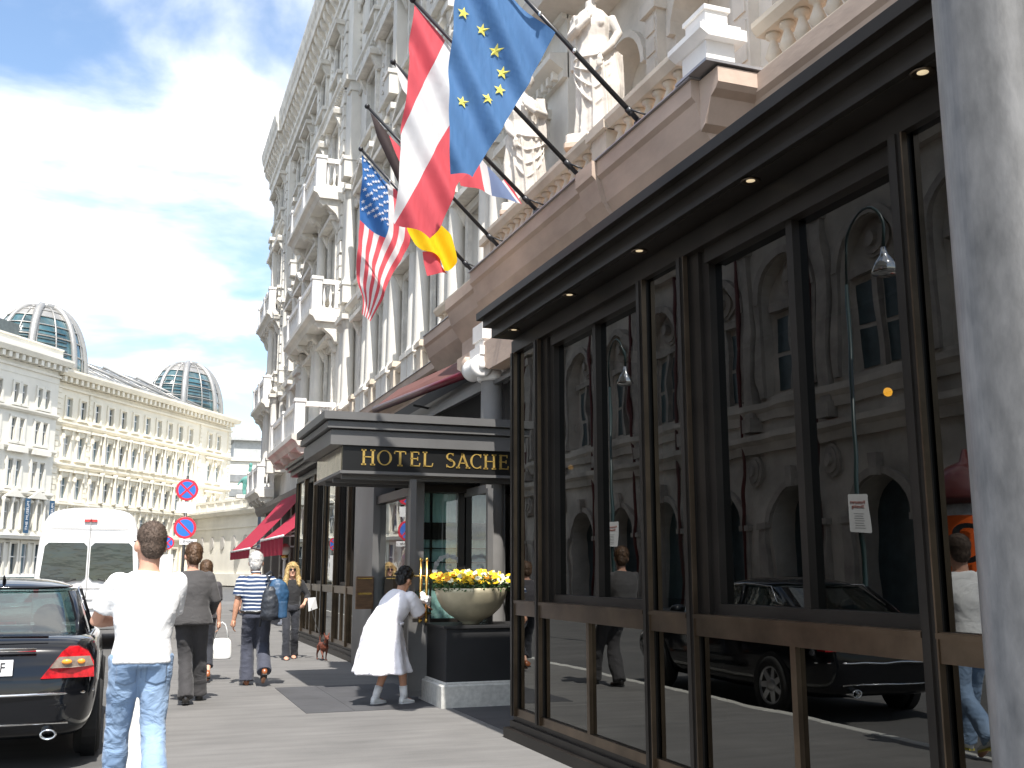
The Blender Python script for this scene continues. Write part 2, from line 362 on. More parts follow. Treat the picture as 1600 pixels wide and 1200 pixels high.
tag(MB().quad((-800, -400, -0.12), (800, -400, -0.12), (800, 1500, -0.12), (-800, 1500, -0.12)).build('road', ROAD), kind='structure')
tag(MB().box(0.20, 7.5, -12, 54, -0.119, 0.0).build('pavement', ASPH), kind='structure')
k = MB(); y = -12.0
while y < 54:
    k.bbox(0.055, 0.196, y, y + 0.985, -0.119, 0.003, 0.012); y += 1.0
tag(k.build('kerb', STONE_LT), kind='structure')
tag(MB().box(-16, -9.6, -12, 70, -0.119, 0.0).build('far_pavement', ASPH), kind='structure')
d = MB()
for i in range(3):
    for j in range(4): d.box(1.85 + i * 0.53, 1.85 + i * 0.53 + 0.526, 11.45 + j * 0.65, 11.45 + j * 0.65 + 0.646, 0.001, 0.005)
for j in range(4): d.box(3.44, 4.6, 9.3 + j * 0.55, 9.3 + j * 0.55 + 0.546, 0.001, 0.005)
tag(d.build('entrance_paving', DPAVE), kind='structure')
# manhole cover
mh = MB(); mh.lathe((1.2, 9.1, 0.0), [(0.0, 0.001), (0.16, 0.001), (0.16, 0.006), (0.0, 0.006)], 24)

# ------------------------------------------------------------------ hotel building
hotel = empty('hotel_building', (5.9, 30, 0), label='long ornate white stone hotel with balconies and heavy cornice along the pavement', cat='building')
HX = 5.9
F = Fr((0, -30), (0, 1), (-1, 0))     # local to hotel empty (x=0 is the wall plane, y offset)
def hy(y): return y           # world y -> s
YE = 49.6; YS = -3.0
wall = MB(); cor = MB(); strg = MB()
# main wall mass in piers around recessed windows
BAY = 2.55
bays = []
yy = 14.0
while yy + BAY < 31.0: bays.append(yy + BAY / 2); yy += BAY
near_bays = list(bays)
ris = [32.3, 35.2]
mid = [37.9, 40.4, 42.9]
far = [45.0 + 1.2, 48.2]
allb = bays + ris + mid + far
floors = [(5.6, 9.3, 6.45, 8.45, 1.15), (9.3, 13.4, 10.25, 12.35, 1.15), (13.4, 17.2, 14.2, 16.0, 1.1), (17.2, 20.2, 17.9, 19.2, 1.0)]
def off(y): return 0.28 if (31 < y < 36.8 or y > 45.0) else 0.0
# cells: from window centre boundaries
edges = [13.6] + [(allb[i] + allb[i + 1]) / 2 for i in range(len(allb) - 1)] + [YE]
for i, c in enumerate(allb):
    o = off(c); a, b = edges[i], edges[i + 1]
    for (z0, z1, w0, w1, ww) in floors:
        F.box(wall, a, c - ww / 2, -0.8, o, z0, z1); F.box(wall, c + ww / 2, b, -0.8, o, z0, z1)
        F.box(wall, c - ww / 2, c + ww / 2, -0.8, o, z0, w0); F.box(wall, c - ww / 2, c + ww / 2, -0.8, o, w1, z1)
F.box(wall, 13.6, YE, -8.0, -0.81, 0, 22.2)
F.box(wall, 24.6, YE, -0.8, -0.002, 0, 5.6)
F.box(wall, -6, 13.6, -8.0, -1.6, 0, 22.2)
# quoins on the far corner and projecting bays
def quoin(y0, y1, o, z0, z1):
    z = z0; k = 0
    while z < z1 - 0.3:
        ex = 0.05 if k % 2 == 0 else 0.0
        F.box(wall, y0 - ex, y1 + ex, o, o + 0.07, z, z + 0.36); z += 0.42; k += 1
for (y0, y1, o) in [(31.0, 31.45, 0.28), (36.3, 36.75, .28), (45.02, 45.4, .28), (49.1, 49.5, .28)]:
    quoin(y0, y1, o, 9.7, 20)
F_wall = wall.build('wall', STONE, hotel)
# string courses / entablatures
def strings(a, b, o):
    for z, dd in ((9.05, 0.30), (13.1, 0.26), (16.9, 0.22)):
        F.band(strg, a, b, [(o - .02, z), (o + 0.08, z), (o + 0.08, z + 0.12), (o + dd * 0.6, z + 0.18), (o + dd, z + 0.26), (o + dd, z + 0.36), (o - .02, z + 0.42)])
    z = 5.6
    F.band(strg, a, b, [(o - .02, z + .55), (o + .12, z + .55), (o + .12, z + .68), (o - .02, z + .70)])
    F.band(strg, a, b, [(o - .02, z + 4.45), (o + .10, z + 4.45), (o + .10, z + 4.56), (o - .02, z + 4.58)])
    F.band(strg, a, b, [(o - .02, 13.95), (o + .10, 13.95), (o + .10, 14.06), (o - .02, 14.08)])
strings(13.6, 31.0, 0); strings(31.0, 36.8, .28); strings(36.8, 45.0, 0); strings(45.0, YE + .2, .28)
strg.build('string_course', STONE, hotel)
# crowning cornice with consoles
def cornice(a, b, o):
    F.band(cor, a, b, [(- .02, 20.05), (o + .12, 20.05), (o + .12, 20.35), (o + .2, 20.42), (o + .2, 20.6), (-.02, 20.6)])
    F.band(cor, a, b, [(-.02, 21.25), (o + .5, 21.25), (o + .52, 21.55), (o + .58, 21.65), (o + .64, 22.0), (o + .64, 22.12), (-.02, 22.3)])
    y = a + .2
    while y < b - .2:
        cor.rings([[F.p(y + dy_, d_, z_) for d_, z_ in [(o, 20.6), (o + .18, 20.62), (o + .24, 20.8), (o + .38, 20.95), (o + .44, 21.1), (o + .44, 21.249), (o, 21.249)]] for dy_ in (0, .24)], 0, False)
        y += 0.62
cornice(-6, 44.8, .22); cornice(44.8, YE + .6, .36)
cor.build('cornice', STONE_ORN, hotel)
# windows (copied), with architrave and pediment
def window_proto(ww, hh, style):
    w_ = MB()   # surround
    o = 0.0
    w_.box(-ww / 2 - .16, -ww / 2, -.02, .10, -0.05, hh + .16); w_.box(ww / 2, ww / 2 + .16, -.02, .10, -0.05, hh + .16)
    w_.box(-ww / 2, ww / 2, -.02, .10, hh, hh + .16)
    w_.box(-ww / 2 - .28, ww / 2 + .28, -.02, .24, -.18, -.05)            # sill
    w_.box(-ww / 2 - .2, -ww / 2 - .02, -.02, .18, -.5, -.18); w_.box(ww / 2 + .02, ww / 2 + .2, -.02, .18, -.5, -.18)
    fn = lambda u, v, q: (u, q, v)
    for sx_ in (-1, 1):  # consoles holding the hood
        xa = sx_ * (ww / 2 + .26)
        w_.rings([[(xa - .09, d_, z_) for d_, z_ in [(-.02, hh - .2), (.1, hh - .2), (.26, hh + .12), (.3, hh + .2), (-.02, hh + .2)]], [(xa + .09, d_, z_) for d_, z_ in [(-.02, hh - .2), (.1, hh - .2), (.26, hh + .12), (.3, hh + .2), (-.02, hh + .2)]]], 0, False)
    W = ww / 2 + .42
    w_.prism([(-W, hh + .2), (W, hh + .2), (W + .04, hh + .34), (-W - .04, hh + .34)], fn, -.02, .36)
    if style == 'tri':
        w_.prism([(-W, hh + .342), (W, hh + .342), (0, hh + .86)], fn, -.02, .16)
        w_.prism([(-W - .06, hh + .345), (-W - .06, hh + .44), (0, hh + 1.0), (0, hh + .87)], fn, .162, .38); w_.prism([(W + .06, hh + .345), (W + .06, hh + .44), (0.002, hh + 1.0), (0.002, hh + .87)], fn, .162, .38)
    elif style == 'seg':
        pts = [(W * math.cos(PI * (.18 + .64 * i / 8)) / math.cos(PI * .18), hh + .1 + .55 * math.sin(PI * (.18 + .64 * i / 8))) for i in range(9)]
        w_.prism([(W, hh + .342)] + pts + [(-W, hh + .342)], fn, -.02, .3)
    fr_ = MB()
    for x in (-ww / 2 + .001, -.03, ww / 2 - .061): fr_.box(x, x + .06, -.22, -.14, 0.001, hh - .001)
    for z in (0.001, hh * .66, hh - .061): fr_.box(-ww / 2 + .06, ww / 2 - .06, -.215, -.145, z, z + .06)
    pa = MB().box(-ww / 2 + .002, ww / 2 - .002, -.2, -.18, .002, hh - .002)
    root = w_.build('window', STONE_ORN, hotel); f1 = fr_.build('frame', WHITE, root); p1 = pa.build('pane', WINPANE, root)
    return root
styles = ['flat', 'tri', 'seg', 'flat']
for fi, (z0, z1, w0, w1, ww) in enumerate(floors):
    pr = window_proto(ww, w1 - w0, styles[fi])
    for i, c in enumerate(allb):
        o = pr if i == 0 else copy_tree(pr, hotel)
        o.matrix_local = F.M(c, off(c), w0)
# engaged columns / pilasters between bays, floor 1 and 2 and 3
def column_proto(r, h, kind):
    m = MB()
    m.box(-r * 1.35, r * 1.35, -r * .2, r * 2.4, 0, .55); m.box(-r * 1.5, r * 1.5, -r * .2, r * 2.6, .55, .66)
    if kind == 'col':
        m.lathe((0, r * 1.05, .66), [(r * 1.25, 0), (r * 1.25, .06), (r * 1.02, .12), (r, .2), (r * .86, h - 1.05), (r * .86, h - 1.0), (r * 1.1, h - .96), (r * 1.2, h - .78), (r * 1.35, h - .72)], 14)
    else:
        m.box(-r * .95, r * .95, -.02, r * 1.5, .66, h - .4); m.box(-r * 1.15, r * 1.15, -.02, r * 1.8, h - .4, h - .1)
    m.box(-r * 1.5, r * 1.5, -r * .2, r * 2.5, h - .099, h + .06)
    return m.build('column', STONE, hotel)
c1 = column_proto(.19, 3.38, 'col'); c2 = column_proto(.17, 3.7, 'col'); c3 = column_proto(.2, 3.3, 'pil')
first = [True, True, True]
for k, (pr, z) in enumerate(((c1, 5.62), (c2, 9.5), (c3, 13.5))):
    for i, e in enumerate(edges[:-1]):
        if k == 2 and i % 2: continue
        for dy_ in ((0,) if k else (-.3, .3)):
            ya = e + dy_
            if ya < 14: continue
            o = pr if first[k] else pr.copy()
            if not first[k]: COL.objects.link(o); o.parent = hotel
            first[k] = False
            o.matrix_local = F.M(ya, off(ya + .35), z)
# carved ornament between windows: festoons and heads under the strings
orn = MB()
for fi, z in enumerate((12.75, 16.45, 19.6)):
    for i, e in enumerate(edges[1:-1]):
        o = off(e + .35)
        p = F.p(e, o + .06, z)
        orn.ell(p, (.12, .16, .22)); orn.ell(p + V((-.04, 0, -.25)), (.07, .10, .18))
        for s_ in (-1, 1): orn.tube([F.p(e + s_ * t * .45, o + .05, z - .18 * math.sin(PI * t)) for t in (0, .25, .5, .75, 1)], .05, 6)
        for q in range(5): orn.box(*(lambda P: (P.x - .03, P.x + .0, P.y - .05, P.y + .05, P.z - .05, P.z + .05))(F.p(e + .0, o + .02, z - .75 - q * .28)))
for z, st in ((9.05, .0), (13.1, 0), (16.9, 0)):
    y = 13.8
    while y < YE - .2:
        o = off(y); F.box(orn, y, y + .09, o + .081, o + .17, z + .03, z + .17); y += .21
orn.build('carved_ornament', STONE_ORN, hotel)
# balconies
def baluster(m, x, y, z, h, r=.055, n=8):
    m.lathe((x, y, z), [(r * .9, 0), (r * .9, h * .08), (r * .45, h * .14), (r * .55, h * .2), (r * 1.0, h * .36), (r * .85, h * .5), (r * .42, h * .78), (r * .5, h * .84), (r * .9, h * .9), (r * .9, h)], n)
def balcony(ya, yb, dep, z, name='balcony', o=.28):
    m = MB()
    F.band(m, ya, yb, [(o - .02, z - .34), (o + dep - .2, z - .34), (o + dep - .12, z - .2), (o + dep, z - .14), (o + dep, z), (o - .02, z)])
    root = m.build(name, STONE, hotel)
    b = MB(); D = o + dep - .08; hh = 1.0
    P = lambda a, dd, zz: F.p(a, dd, zz)
    F.box(b, ya + .05, ya + .35, D - .3, D, z, z + hh); F.box(b, yb - .35, yb - .05, D - .3, D, z, z + hh)
    F.box(b, ya + .02, ya + .38, D - .33, D + .03, z + hh, z + hh + .1); F.box(b, yb - .38, yb - .02, D - .33, D + .03, z + hh, z + hh + .1)
    mdl = (ya + yb) / 2; F.box(b, mdl - .2, mdl + .2, D - .3, D, z, z + hh); F.box(b, mdl - .22, mdl + .22, D - .32, D + .02, z + hh, z + hh + .09)
    F.box(b, ya + .38, mdl - .22, D - .24, D - .02, z + hh - .12, z + hh + .03); F.box(b, mdl + .22, yb - .38, D - .24, D - .02, z + hh - .12, z + hh + .03)
    F.box(b, ya + .35, mdl - .2, D - .24, D - .02, z, z + .12); F.box(b, mdl + .2, yb - .35, D - .24, D - .02, z, z + .12)
    for (a0, a1) in ((ya + .35, mdl - .2), (mdl + .2, yb - .35)):
        nb = max(2, int((a1 - a0) / .2))
        for q in range(nb):
            pp = P(a0 + (q + .5) * (a1 - a0) / nb, D - .13, z + .12); baluster(b, pp.x, pp.y, pp.z, hh - .24)
    for ys_ in (ya + .08, yb - .3):   # end returns
        F.box(b, ys_, ys_ + .2, o - .01, D - .3, z + hh - .12, z + hh + .03); F.box(b, ys_, ys_ + .2, o - .01, D - .3, z, z + .12)
        F.box(b, ys_ - .02, ys_ + .22, o - .01, o + .16, z + .12, z + hh - .12)
        for q in range(2):
            pp = P(ys_ + .1, o + .28 + q * .2, z + .12); baluster(b, pp.x, pp.y, pp.z, hh - .24)
    b.build('balustrade', STONE_W, root)
    prof = [(o - .02, z - .34), (o + dep - .22, z - .34), (o + dep - .2, z - .44), (o + dep - .32, z - .56), (o + dep * .55, z - .5), (o + dep * .4, z - .62), (o + .2, z - .78), (o + .12, z - .95), (o - .02, z - 1.0)]
    for q in range(4):
        ys_ = ya + .12 + q * (yb - ya - .5) / 3
        k = MB(); k.rings([[F.p(ys_, d_, z_) for d_, z_ in prof], [F.p(ys_ + .26, d_, z_) for d_, z_ in prof]], 0, False)
        k.build('bracket', STONE_ORN, root)
    return root
for z in (9.45, 13.45): balcony(30.96, 36.84, .95, z)
balcony(30.9, 36.9, 1.35, 5.55)
balcony(45.6, 50.0, .62, 13.0, o=.28); balcony(45.6, 50.0, .70, 8.95, o=.28); balcony(45.6, 50.0, .80, 5.0, o=.28)

# first-floor terrace over the portico: stepped ledge
led = MB()
LP = lambda x, z: (HX - x, z)   # world x -> d
def ledge(ya, yb, x, zt=5.6, mi=0, bot=4.45):
    d_ = HX - x
    F.band(led, ya, yb, [(-.8, bot), (d_ - .34, bot), (d_ - .34, bot + .22), (d_ - .28, bot + .24), (d_ - .28, bot + .5), (d_ - .1, bot + .75), (d_ - .04, zt - .2), (d_, zt - .16), (d_, zt), (-.8, zt)], mi)
ledge(7.1, 13.25, 4.22, 5.62); ledge(9.0, 9.42, 4.16, 5.625); ledge(13.25, 14.75, 4.30, 5.60); ledge(14.75, 17.2, 4.62, 5.58); ledge(17.2, 30.9, 5.30, 5.55, bot=4.7)
ledge(-4, 7.1, 4.68, 5.61)
led.build('terrace_ledge', [STONE_TAN], hotel)
rt = MB(); rt.rings([[(x_ - HX, y_ - 30, z_) for y_, z_ in ((7.099, 5.16), (7.02, 5.20), (6.92, 5.40), (6.84, 5.44), (6.80, 5.48), (6.80, 5.615), (7.099, 5.615))] for x_ in (4.30, 5.0)], 0, False); rt.build('ledge_return', STONE_TAN, hotel)
# metal flashing on the ledge edge
fl = MB()
for (a, b, x, z) in ((7.08, 13.27, 4.19, 5.622), (14.77, 17.2, 4.60, 5.582), (17.2, 30.9, 5.28, 5.552)): F.box(fl, a, b, HX - x - .25, HX - x, z, z + .012)
F.box(fl, 6.78, 7.3, HX - 5.0, HX - 4.19 + .01, 5.636, 5.66)
fl.build('flashing', mat('zinc_flashing', (0.4, 0.4, 0.42), .4, metal=.6), hotel)
# terrace balustrade
TBM = mat('terrace_stone', (0.60, 0.52, 0.42), .85, var=.15, scale=2, bump=.2, bscale=20, dist=.01)
def tbal(a, b, x, z=5.62, h=.5):
    tb = MB()
    d_ = HX - x
    F.box(tb, a, b, d_ - .14, d_ + .1, z, z + .07); F.band(tb, a, b, [(d_ - .16, z + h - .1), (d_ + .08, z + h - .1), (d_ + .13, z + h - .03), (d_ + .13, z + h + .02), (d_ - .18, z + h + .02)])
    n = int((b - a) / .2)
    for i in range(n):
        p = F.p(a + (i + .5) * (b - a) / n, d_ - .02, z + .07); baluster(tb, p.x, p.y, p.z, h - .17, .075, 10)
    tb.build('terrace_balustrade', TBM, hotel)
tbal(7.6, 9.05, 4.45); tbal(9.45, 12.9, 4.45); tbal(-3, 6.93, 4.86); tbal(14.9, 17.1, 4.9, 5.6, .45)
def tped(a, b, x0, x1, z0, z1):
    tb = MB()
    F.box(tb, a, b, HX - x1, HX - x0, z0, z1); F.box(tb, a - .05, b + .05, HX - x1 - .05, HX - x0 + .05, z1, z1 + .09); F.box(tb, a - .02, b + .02, HX - x1 - .02, HX - x0 + .02, z1 + .09, z1 + .14)
    tb.build('terrace_pier', TBM, hotel)
tped(9.07, 9.43, 4.36, 4.7, 5.625, 6.02); tped(12.9, 13.2, 4.4, 4.7, 5.62, 6.02)
for q in range(6): tped(18.0 + q * 2.4, 18.35 + q * 2.4, 5.42, 5.75, 5.56, 6.15)
for q in range(5): tb = MB(); F.band(tb, 18.4 + q * 2.4, 20.35 + q * 2.4, [(.1, 6.0), (.38, 6.0), (.45, 6.08), (.45, 6.14), (.1, 6.16)]); F.box(tb, 18.4 + q * 2.4, 20.35 + q * 2.4, .14, .34, 5.56, 6.0); tb.build('terrace_parapet', TBM, hotel)
# big white corner pedestal
cp_ = MB()
F.box(cp_, 6.98, 7.5, HX - 4.70, HX - 4.28, 5.662, 5.70); F.box(cp_, 7.03, 7.44, HX - 4.62, HX - 4.34, 5.70, 5.98)
F.band(cp_, 6.95, 7.52, [(HX - 4.70, 5.98), (HX - 4.32, 5.98), (HX - 4.24, 6.03), (HX - 4.24, 6.08), (HX - 4.70, 6.08)])
F.box(cp_, 6.98, 7.49, HX - 4.66, HX - 4.28, 6.08, 6.12); F.box(cp_, 7.06, 7.4, HX - 4.58, HX - 4.36, 6.12, 6.28); F.box(cp_, 7.04, 7.42, HX - 4.60, HX - 4.34, 6.28, 6.32)
cp_.build('corner_pedestal', STONE_W, hotel)
# loggia: arched bays behind the statues, x = 6.4
F2 = Fr((0.45, -30), (0, 1), (-1, 0))
lg = MB()
for k in range(4):
    a = 5.0 + k * 2.15
    arch_wall(lg, F2, a, a + 2.15, 5.62, 10.6, a + 1.075, 1.3, 6.7, 8.5, 0.0, .4)
    F2.box(lg, a, a + 2.149, -.5, -.403, 5.62, 9.6)
    for s_ in (a - .16, ):
        F2.box(lg, s_, s_ + .32, 0.001, .14, 5.62, 9.9); F2.box(lg, s_ - .05, s_ + .37, 0.001, .2, 9.0, 9.2)
        for q in range(9): F2.box(lg, s_ + .04, s_ + .28, .141, .16, 6.3 + q * .3, 6.5 + q * .3)
    A = arch_pts(a + 1.075, 1.5, 8.5, 12); B = arch_pts(a + 1.075, 1.3, 8.5, 12)
    for i in range(12):
        lg.rings([[F2.p(x, .0, z) for x, z in (A[i], A[i + 1], B[i + 1], B[i])], [F2.p(x, .09, z) for x, z in (A[i], A[i + 1], B[i + 1], B[i])]], 0, False)
F2.band(lg, -6, 16, [(0, 9.9), (.3, 9.9), (.35, 10.1), (.9, 10.2), (.95, 10.5), (0, 10.6)])
F2.box(lg, -6, 5, -.4, 0, 5.62, 10.6)
F2.box(lg, -6, 13.6, -2.0, 0.02, 10.6, 22)
# portico wall below (behind the winter gardens and the entrance)
F2.box(lg, -6, 24.6, -.6, -.4, 0, 5.6)
lg.build('loggia', mat('loggia_stone', (0.66, 0.61, 0.54), .85, var=.18, scale=1.4, bump=.3, bscale=18, dist=.01), hotel)
# dark window above the corner
wd = MB(); F2.box(wd, 5.55, 6.7, -.395, -.36, 6.75, 9.1); lw_ = wd.build('window', WINPANE, hotel)
wd = MB(); F2.box(wd, 5.45, 5.55, -.3, .03, 6.7, 9.1); F2.box(wd, 6.7, 6.8, -.3, .03, 6.7, 9.1); F2.box(wd, 5.45, 6.8, -.3, .06, 6.6, 6.7); wd.build('frame', STONE, lw_)
# ionic column under the terrace
def ionic(y, x, zc):
    m = MB()
    m.lathe((0, 0, 0), [(.2, 0), (.2, .1), (.17, .16), (.165, .3), (.145, zc - .12), (.15, zc - .1)], 20)
    root = m.build('ionic_column', [mat('grey_column_stone', (0.22, 0.215, 0.21), .7, var=.2, scale=1)], hotel, loc=(x - HX, y - 30, 0)); S_ = 1.22
    c = MB(); c.lathe((0, 0, zc), [(.15, -.1), (.165, -.08), (.165, 0)], 18)
    c.box(-.2, .2, -.18, .18, zc + .16, zc + .26); c.box(-.15, .15, -.15, .15, zc + .26, zc + .34); c.box(-.17, .17, -.17, .17, zc + .34, zc + .52)
    for s_ in (-1, 1):
        pts = []
        c.rings([[(s_ * .17 + rr * math.cos(2 * PI * j / 18), yy_, zc + .04 + rr * math.sin(2 * PI * j / 18)) for j in range(18)] for yy_, rr in ((-.17, .10), (-.16, .125), (-.10, .12), (0, .085), (.10, .12), (.16, .125), (.17, .10))])
        c.rings([[(s_ * .17 + rr * math.cos(2 * PI * j / 12), yy_, zc + .04 + rr * math.sin(2 * PI * j / 12)) for j in range(12)] for yy_, rr in ((-.2, .03), (-.19, .04), (-.165, .045))])
    c.box(-.12, .12, -.15, .15, zc + .0, zc + .16)
    c.v = [(a_ * S_, b__ * S_, zc + (c__ - zc) * S_) for a_, b__, c__ in c.v]; c.build('capital', STONE_W, root)
    return root
ionic(12.6, 4.33, 4.08)
# brown console bracket beside the column
cb_ = MB()
cb_.rings([[(x_ - HX, y_ - 30, z_) for y_, z_ in [(11.15, 4.44), (13.6, 4.44), (13.6, 4.3), (13.2, 4.16), (12.6, 4.18), (12.2, 4.05), (11.15, 4.05)]] for x_ in (4.15, 4.75)], 0, False)
cb_.rings([[(x_ - HX, 13.0 - 30 + rr * math.cos(t_ * PI / 8), 4.22 + rr * math.sin(t_ * PI / 8)) for t_ in range(16)] for x_, rr in ((4.05, .1), (4.08, .14), (4.8, .14), (4.82, .1))])
cb_.build('console', STONE_TAN, hotel)
# dark glazed transom wall above the entrance canopy
tr_ = MB(); tr_.box(4.75 - HX, 4.8 - HX, -18.8, -6, 3.2, 4.6); tr_.build('transom_wall', BLACKM, hotel)
tr_ = MB()
for q in range(5): tr_.box(4.3 + q * .09 - HX, 4.37 + q * .09 - HX, -18.6, -8, 3.9 + q * .1, 3.95 + q * .1)
tr_.build('louvre', GREYM, hotel)
# ground floor beyond the second winter garden
gf = MB()
F.box(gf, 25.2, 49.4, .0, .35, 0, .6)
for q in range(9): F.box(gf, 25.4 + q * 2.7, 25.9 + q * 2.7, .0, .4, .6, 4.0)
F.band(gf, 25.0, 49.6, [(0, 4.0), (.5, 4.0), (.6, 4.2), (.6, 4.4), (0, 4.5)])
gf.build('shop_front', mat('dark_shop_stone', (.16, .14, .12), .6), hotel)
for q in range(8):
    g_ = MB(); F.box(g_, 25.9 + q * 2.7, 28.1 + q * 2.7, .05, .1, .6, 4.0); g_.build('shop_window', mat('shop_glass', (.03, .05, .05), .06, coat=1), hotel)
HALO = emit_mat('halogen', (1.0, .80, .5), .3)
# ------------------------------------------------------------------ winter gardens (glazed bronze verandas)
def veranda(name, gx, segs, ytop, ybot, xo, ztop, label, wall_back, lamps=(), base_z=0.2, endwall=True):
    """gx glass plane; segs list of (y_a,y_b,kind) from far to near; kind n narrow pane, w wide two-leaf window"""
    root = empty(name, (gx, ytop, 0), label=label, cat='veranda')
    ox, oy = gx, ytop
    L_ = lambda m: m.xf(Matrix.Translation((-ox, -oy, 0)))
    pl = MB(); pl.box(gx - .10, gx + .3, ybot, ytop + .08, 0.001, .09); pl.box(gx - .05, gx + .25, ybot, ytop + .04, .09, .155); pl.box(gx - .02, gx + .2, ybot, ytop + .02, .155, base_z)
    L_(pl).build('plinth', BROWN, root)
    # cornice: three fasciae stepping out
    fs = MB()
    zt = ztop
    fs.box(xo + .12, wall_back, ybot, ytop + .08, zt - .26, zt - .15); fs.box(xo + .05, wall_back, ybot, ytop + .14, zt - .15, zt - .07); fs.box(xo, wall_back, ybot, ytop + .2, zt - .07, zt)
    fs.box(xo + .16, gx - .02, ybot, ytop + .04, zt - .27, zt - .26)
    L_(fs).build('cornice', BROWN, root)
    hd = MB(); hd.box(gx - .03, gx + .12, ybot, ytop, zt - .30, zt - .262); hd.box(gx - .05, gx + .10, ybot, ytop, zt - .42, zt - .30); 
    L_(hd).build('header', BROWN, root)
    zt2 = zt - .42
    rl = MB()
    for (a, b, kind) in segs:
        lo, hi = min(a, b), max(a, b)
        # post at hi end
        post = MB(); post.box(gx - .05, gx + .06, hi - .045, hi + .045, base_z, zt2); post.box(gx - .062, gx - .05, hi - .02, hi + .02, base_z, zt2)
        L_(post).build('post', BRONZE if kind == 'b' else BROWN, root)
        e = MB(); e.box(gx - .052, gx - .02, hi - .056, hi - .046, base_z, zt2); L_(e).build('post_lit_edge', BRONZE, root)  # lit edge of the post put in as a brighter bronze strip
        y0, y1 = lo + .045, hi - .045
        rail = MB(); rail.box(gx - .045, gx + .05, y0, y1, 1.10, 1.235); rail.box(gx - .055, gx - .045, y0, y1, 1.205, 1.23)
        L_(rail).build('rail', BRONZE, root)
        br = MB(); br.box(gx - .03, gx + .05, y0, y1, base_z, base_z + .07); L_(br).build('rail', BRONZE, root)
        mid_ = (y0 + y1) / 2
        lowp = [(y0, y1)] if kind == 'n' else [(y0, mid_ - .025), (mid_ + .025, y1)]
        if kind != 'n':
            mm = MB(); mm.box(gx - .03, gx + .03, mid_ - .025, mid_ + .025, base_z + .07, 1.10); L_(mm).build('mullion', BRONZE, root)
        for (p, q) in lowp:
            g = MB(); g.quad((gx, p, base_z + .07), (gx, p, 1.10), (gx, q, 1.10), (gx, q, base_z + .07)); L_(g).build('pane', GLASS, root)
        if kind == 'n':
            g = MB(); g.quad((gx, y0, 1.235), (gx, y0, zt2), (gx, y1, zt2), (gx, y1, 1.235)); L_(g).build('pane', GLASS, root)
        else:
            fr_ = MB(); F0, F1 = y0 + .06, y1 - .2
            gx2 = gx + .08
            fr_.box(gx, gx + .14, y0, F0, 1.235, zt2); fr_.box(gx, gx + .03, F1 + .08, y1, 1.235, zt2); fr_.box(gx + .03, gx + .14, F1, F1 + .08, 1.235, zt2); fr_.box(gx + .02, gx + .14, F0, F1, 1.235, 1.30); fr_.box(gx, gx + .14, F0, F1, zt2 - .10, zt2)
            c_ = (F0 + F1) / 2
            fr_.box(gx + .03, gx + .12, c_ - .03, c_ + .03, 1.30, zt2 - .10)
            L_(fr_).build('window_frame', BROWN, root)
            for (p, q) in ((F0, c_ - .03), (c_ + .03, F1)):
                g = MB(); g.quad((gx2, p, 1.30), (gx2, p, zt2 - .10), (gx2, q, zt2 - .10), (gx2, q, 1.30)); L_(g).build('pane', GLASS, root)
    # interior shell
    it = MB(); it.box(wall_back - .3, wall_back - .25, ybot, ytop, .02, zt2 + .1); it.box(gx + .14, wall_back - .3, ybot, ytop, .02, .06); it.box(gx + .14, wall_back - .3, ybot, ytop, zt2 + .13, zt2 + .16)
    L_(it).build('interior', INTER, root)
    if endwall:
        ew = MB(); 
        for x in (gx + .7, gx + 1.4): ew.box(x, x + .07, ytop - .06, ytop, base_z, zt2)
        ew.box(gx + .06, wall_back - .3, ytop - .06, ytop, 1.10, 1.235); ew.box(gx + .06, wall_back - .3, ytop - .06, ytop, .02, .27)
        L_(ew).build('end_frame', BROWN, root)
        g = MB(); g.quad((gx + .06, ytop - .03, .27), (gx + .06, ytop - .03, zt2), (wall_back - .3, ytop - .03, zt2), (wall_back - .3, ytop - .03, .27)); L_(g).build('pane', GLASS, root)
    for (lx, ly) in lamps:
        sl = MB(); sl.lathe((lx, ly, zt - .275), [(.035, 0.004), (.055, -.004), (.058, .004), (.04, .006)], 18)
        s1 = L_(sl).build('soffit_lamp', BRONZE, root)
        s2 = MB(); s2.lathe((lx, ly, zt - .272), [(.001, .0), (.026, .0), (.026, .003), (.001, .004)], 14)
        L_(s2).build('bulb', HALO, s1)
    # yellow flower wall-lamp glow and teal curtain inside
    return root
segs1 = [(9.15, 8.53, 'n'), (8.53, 6.47, 'w'), (6.47, 5.87, 'n'), (5.87, 3.76, 'w'), (3.76, 3.16, 'n'), (3.16, 1.1, 'w'), (1.1, .5, 'n'), (.5, -1.6, 'w'), (-1.6, -2.2, 'n')]
v1 = veranda('winter_garden', 3.4, segs1, 9.17, -2.2, 3.05, 4.0, 'dark bronze glazed veranda at right with tall smoked windows mirroring the street and car', 5.9,
             lamps=[(3.24, 3.42), (3.24, 4.82), (3.24, 6.23), (3.24, 7.48), (3.24, 8.8), (3.24, 2.0)])
segs2 = [(24.6 - i * 1.27, 24.6 - (i + 1) * 1.27, 'n' if i % 3 == 0 else 'b') for i in range(6)]
v2 = veranda('winter_garden', 3.62, segs2, 24.6, 16.95, 3.3, 3.95, 'dark bronze glazed veranda beyond the hotel canopy, behind the blonde woman and the dog', 5.9, endwall=False)
e2 = MB(); e2.box(3.64, 5.8, 16.95, 17.0, 0.2, 3.6); e2.xf(Matrix.Translation((-3.62, -24.6, 0))).build('end_panel', BROWN, v2)
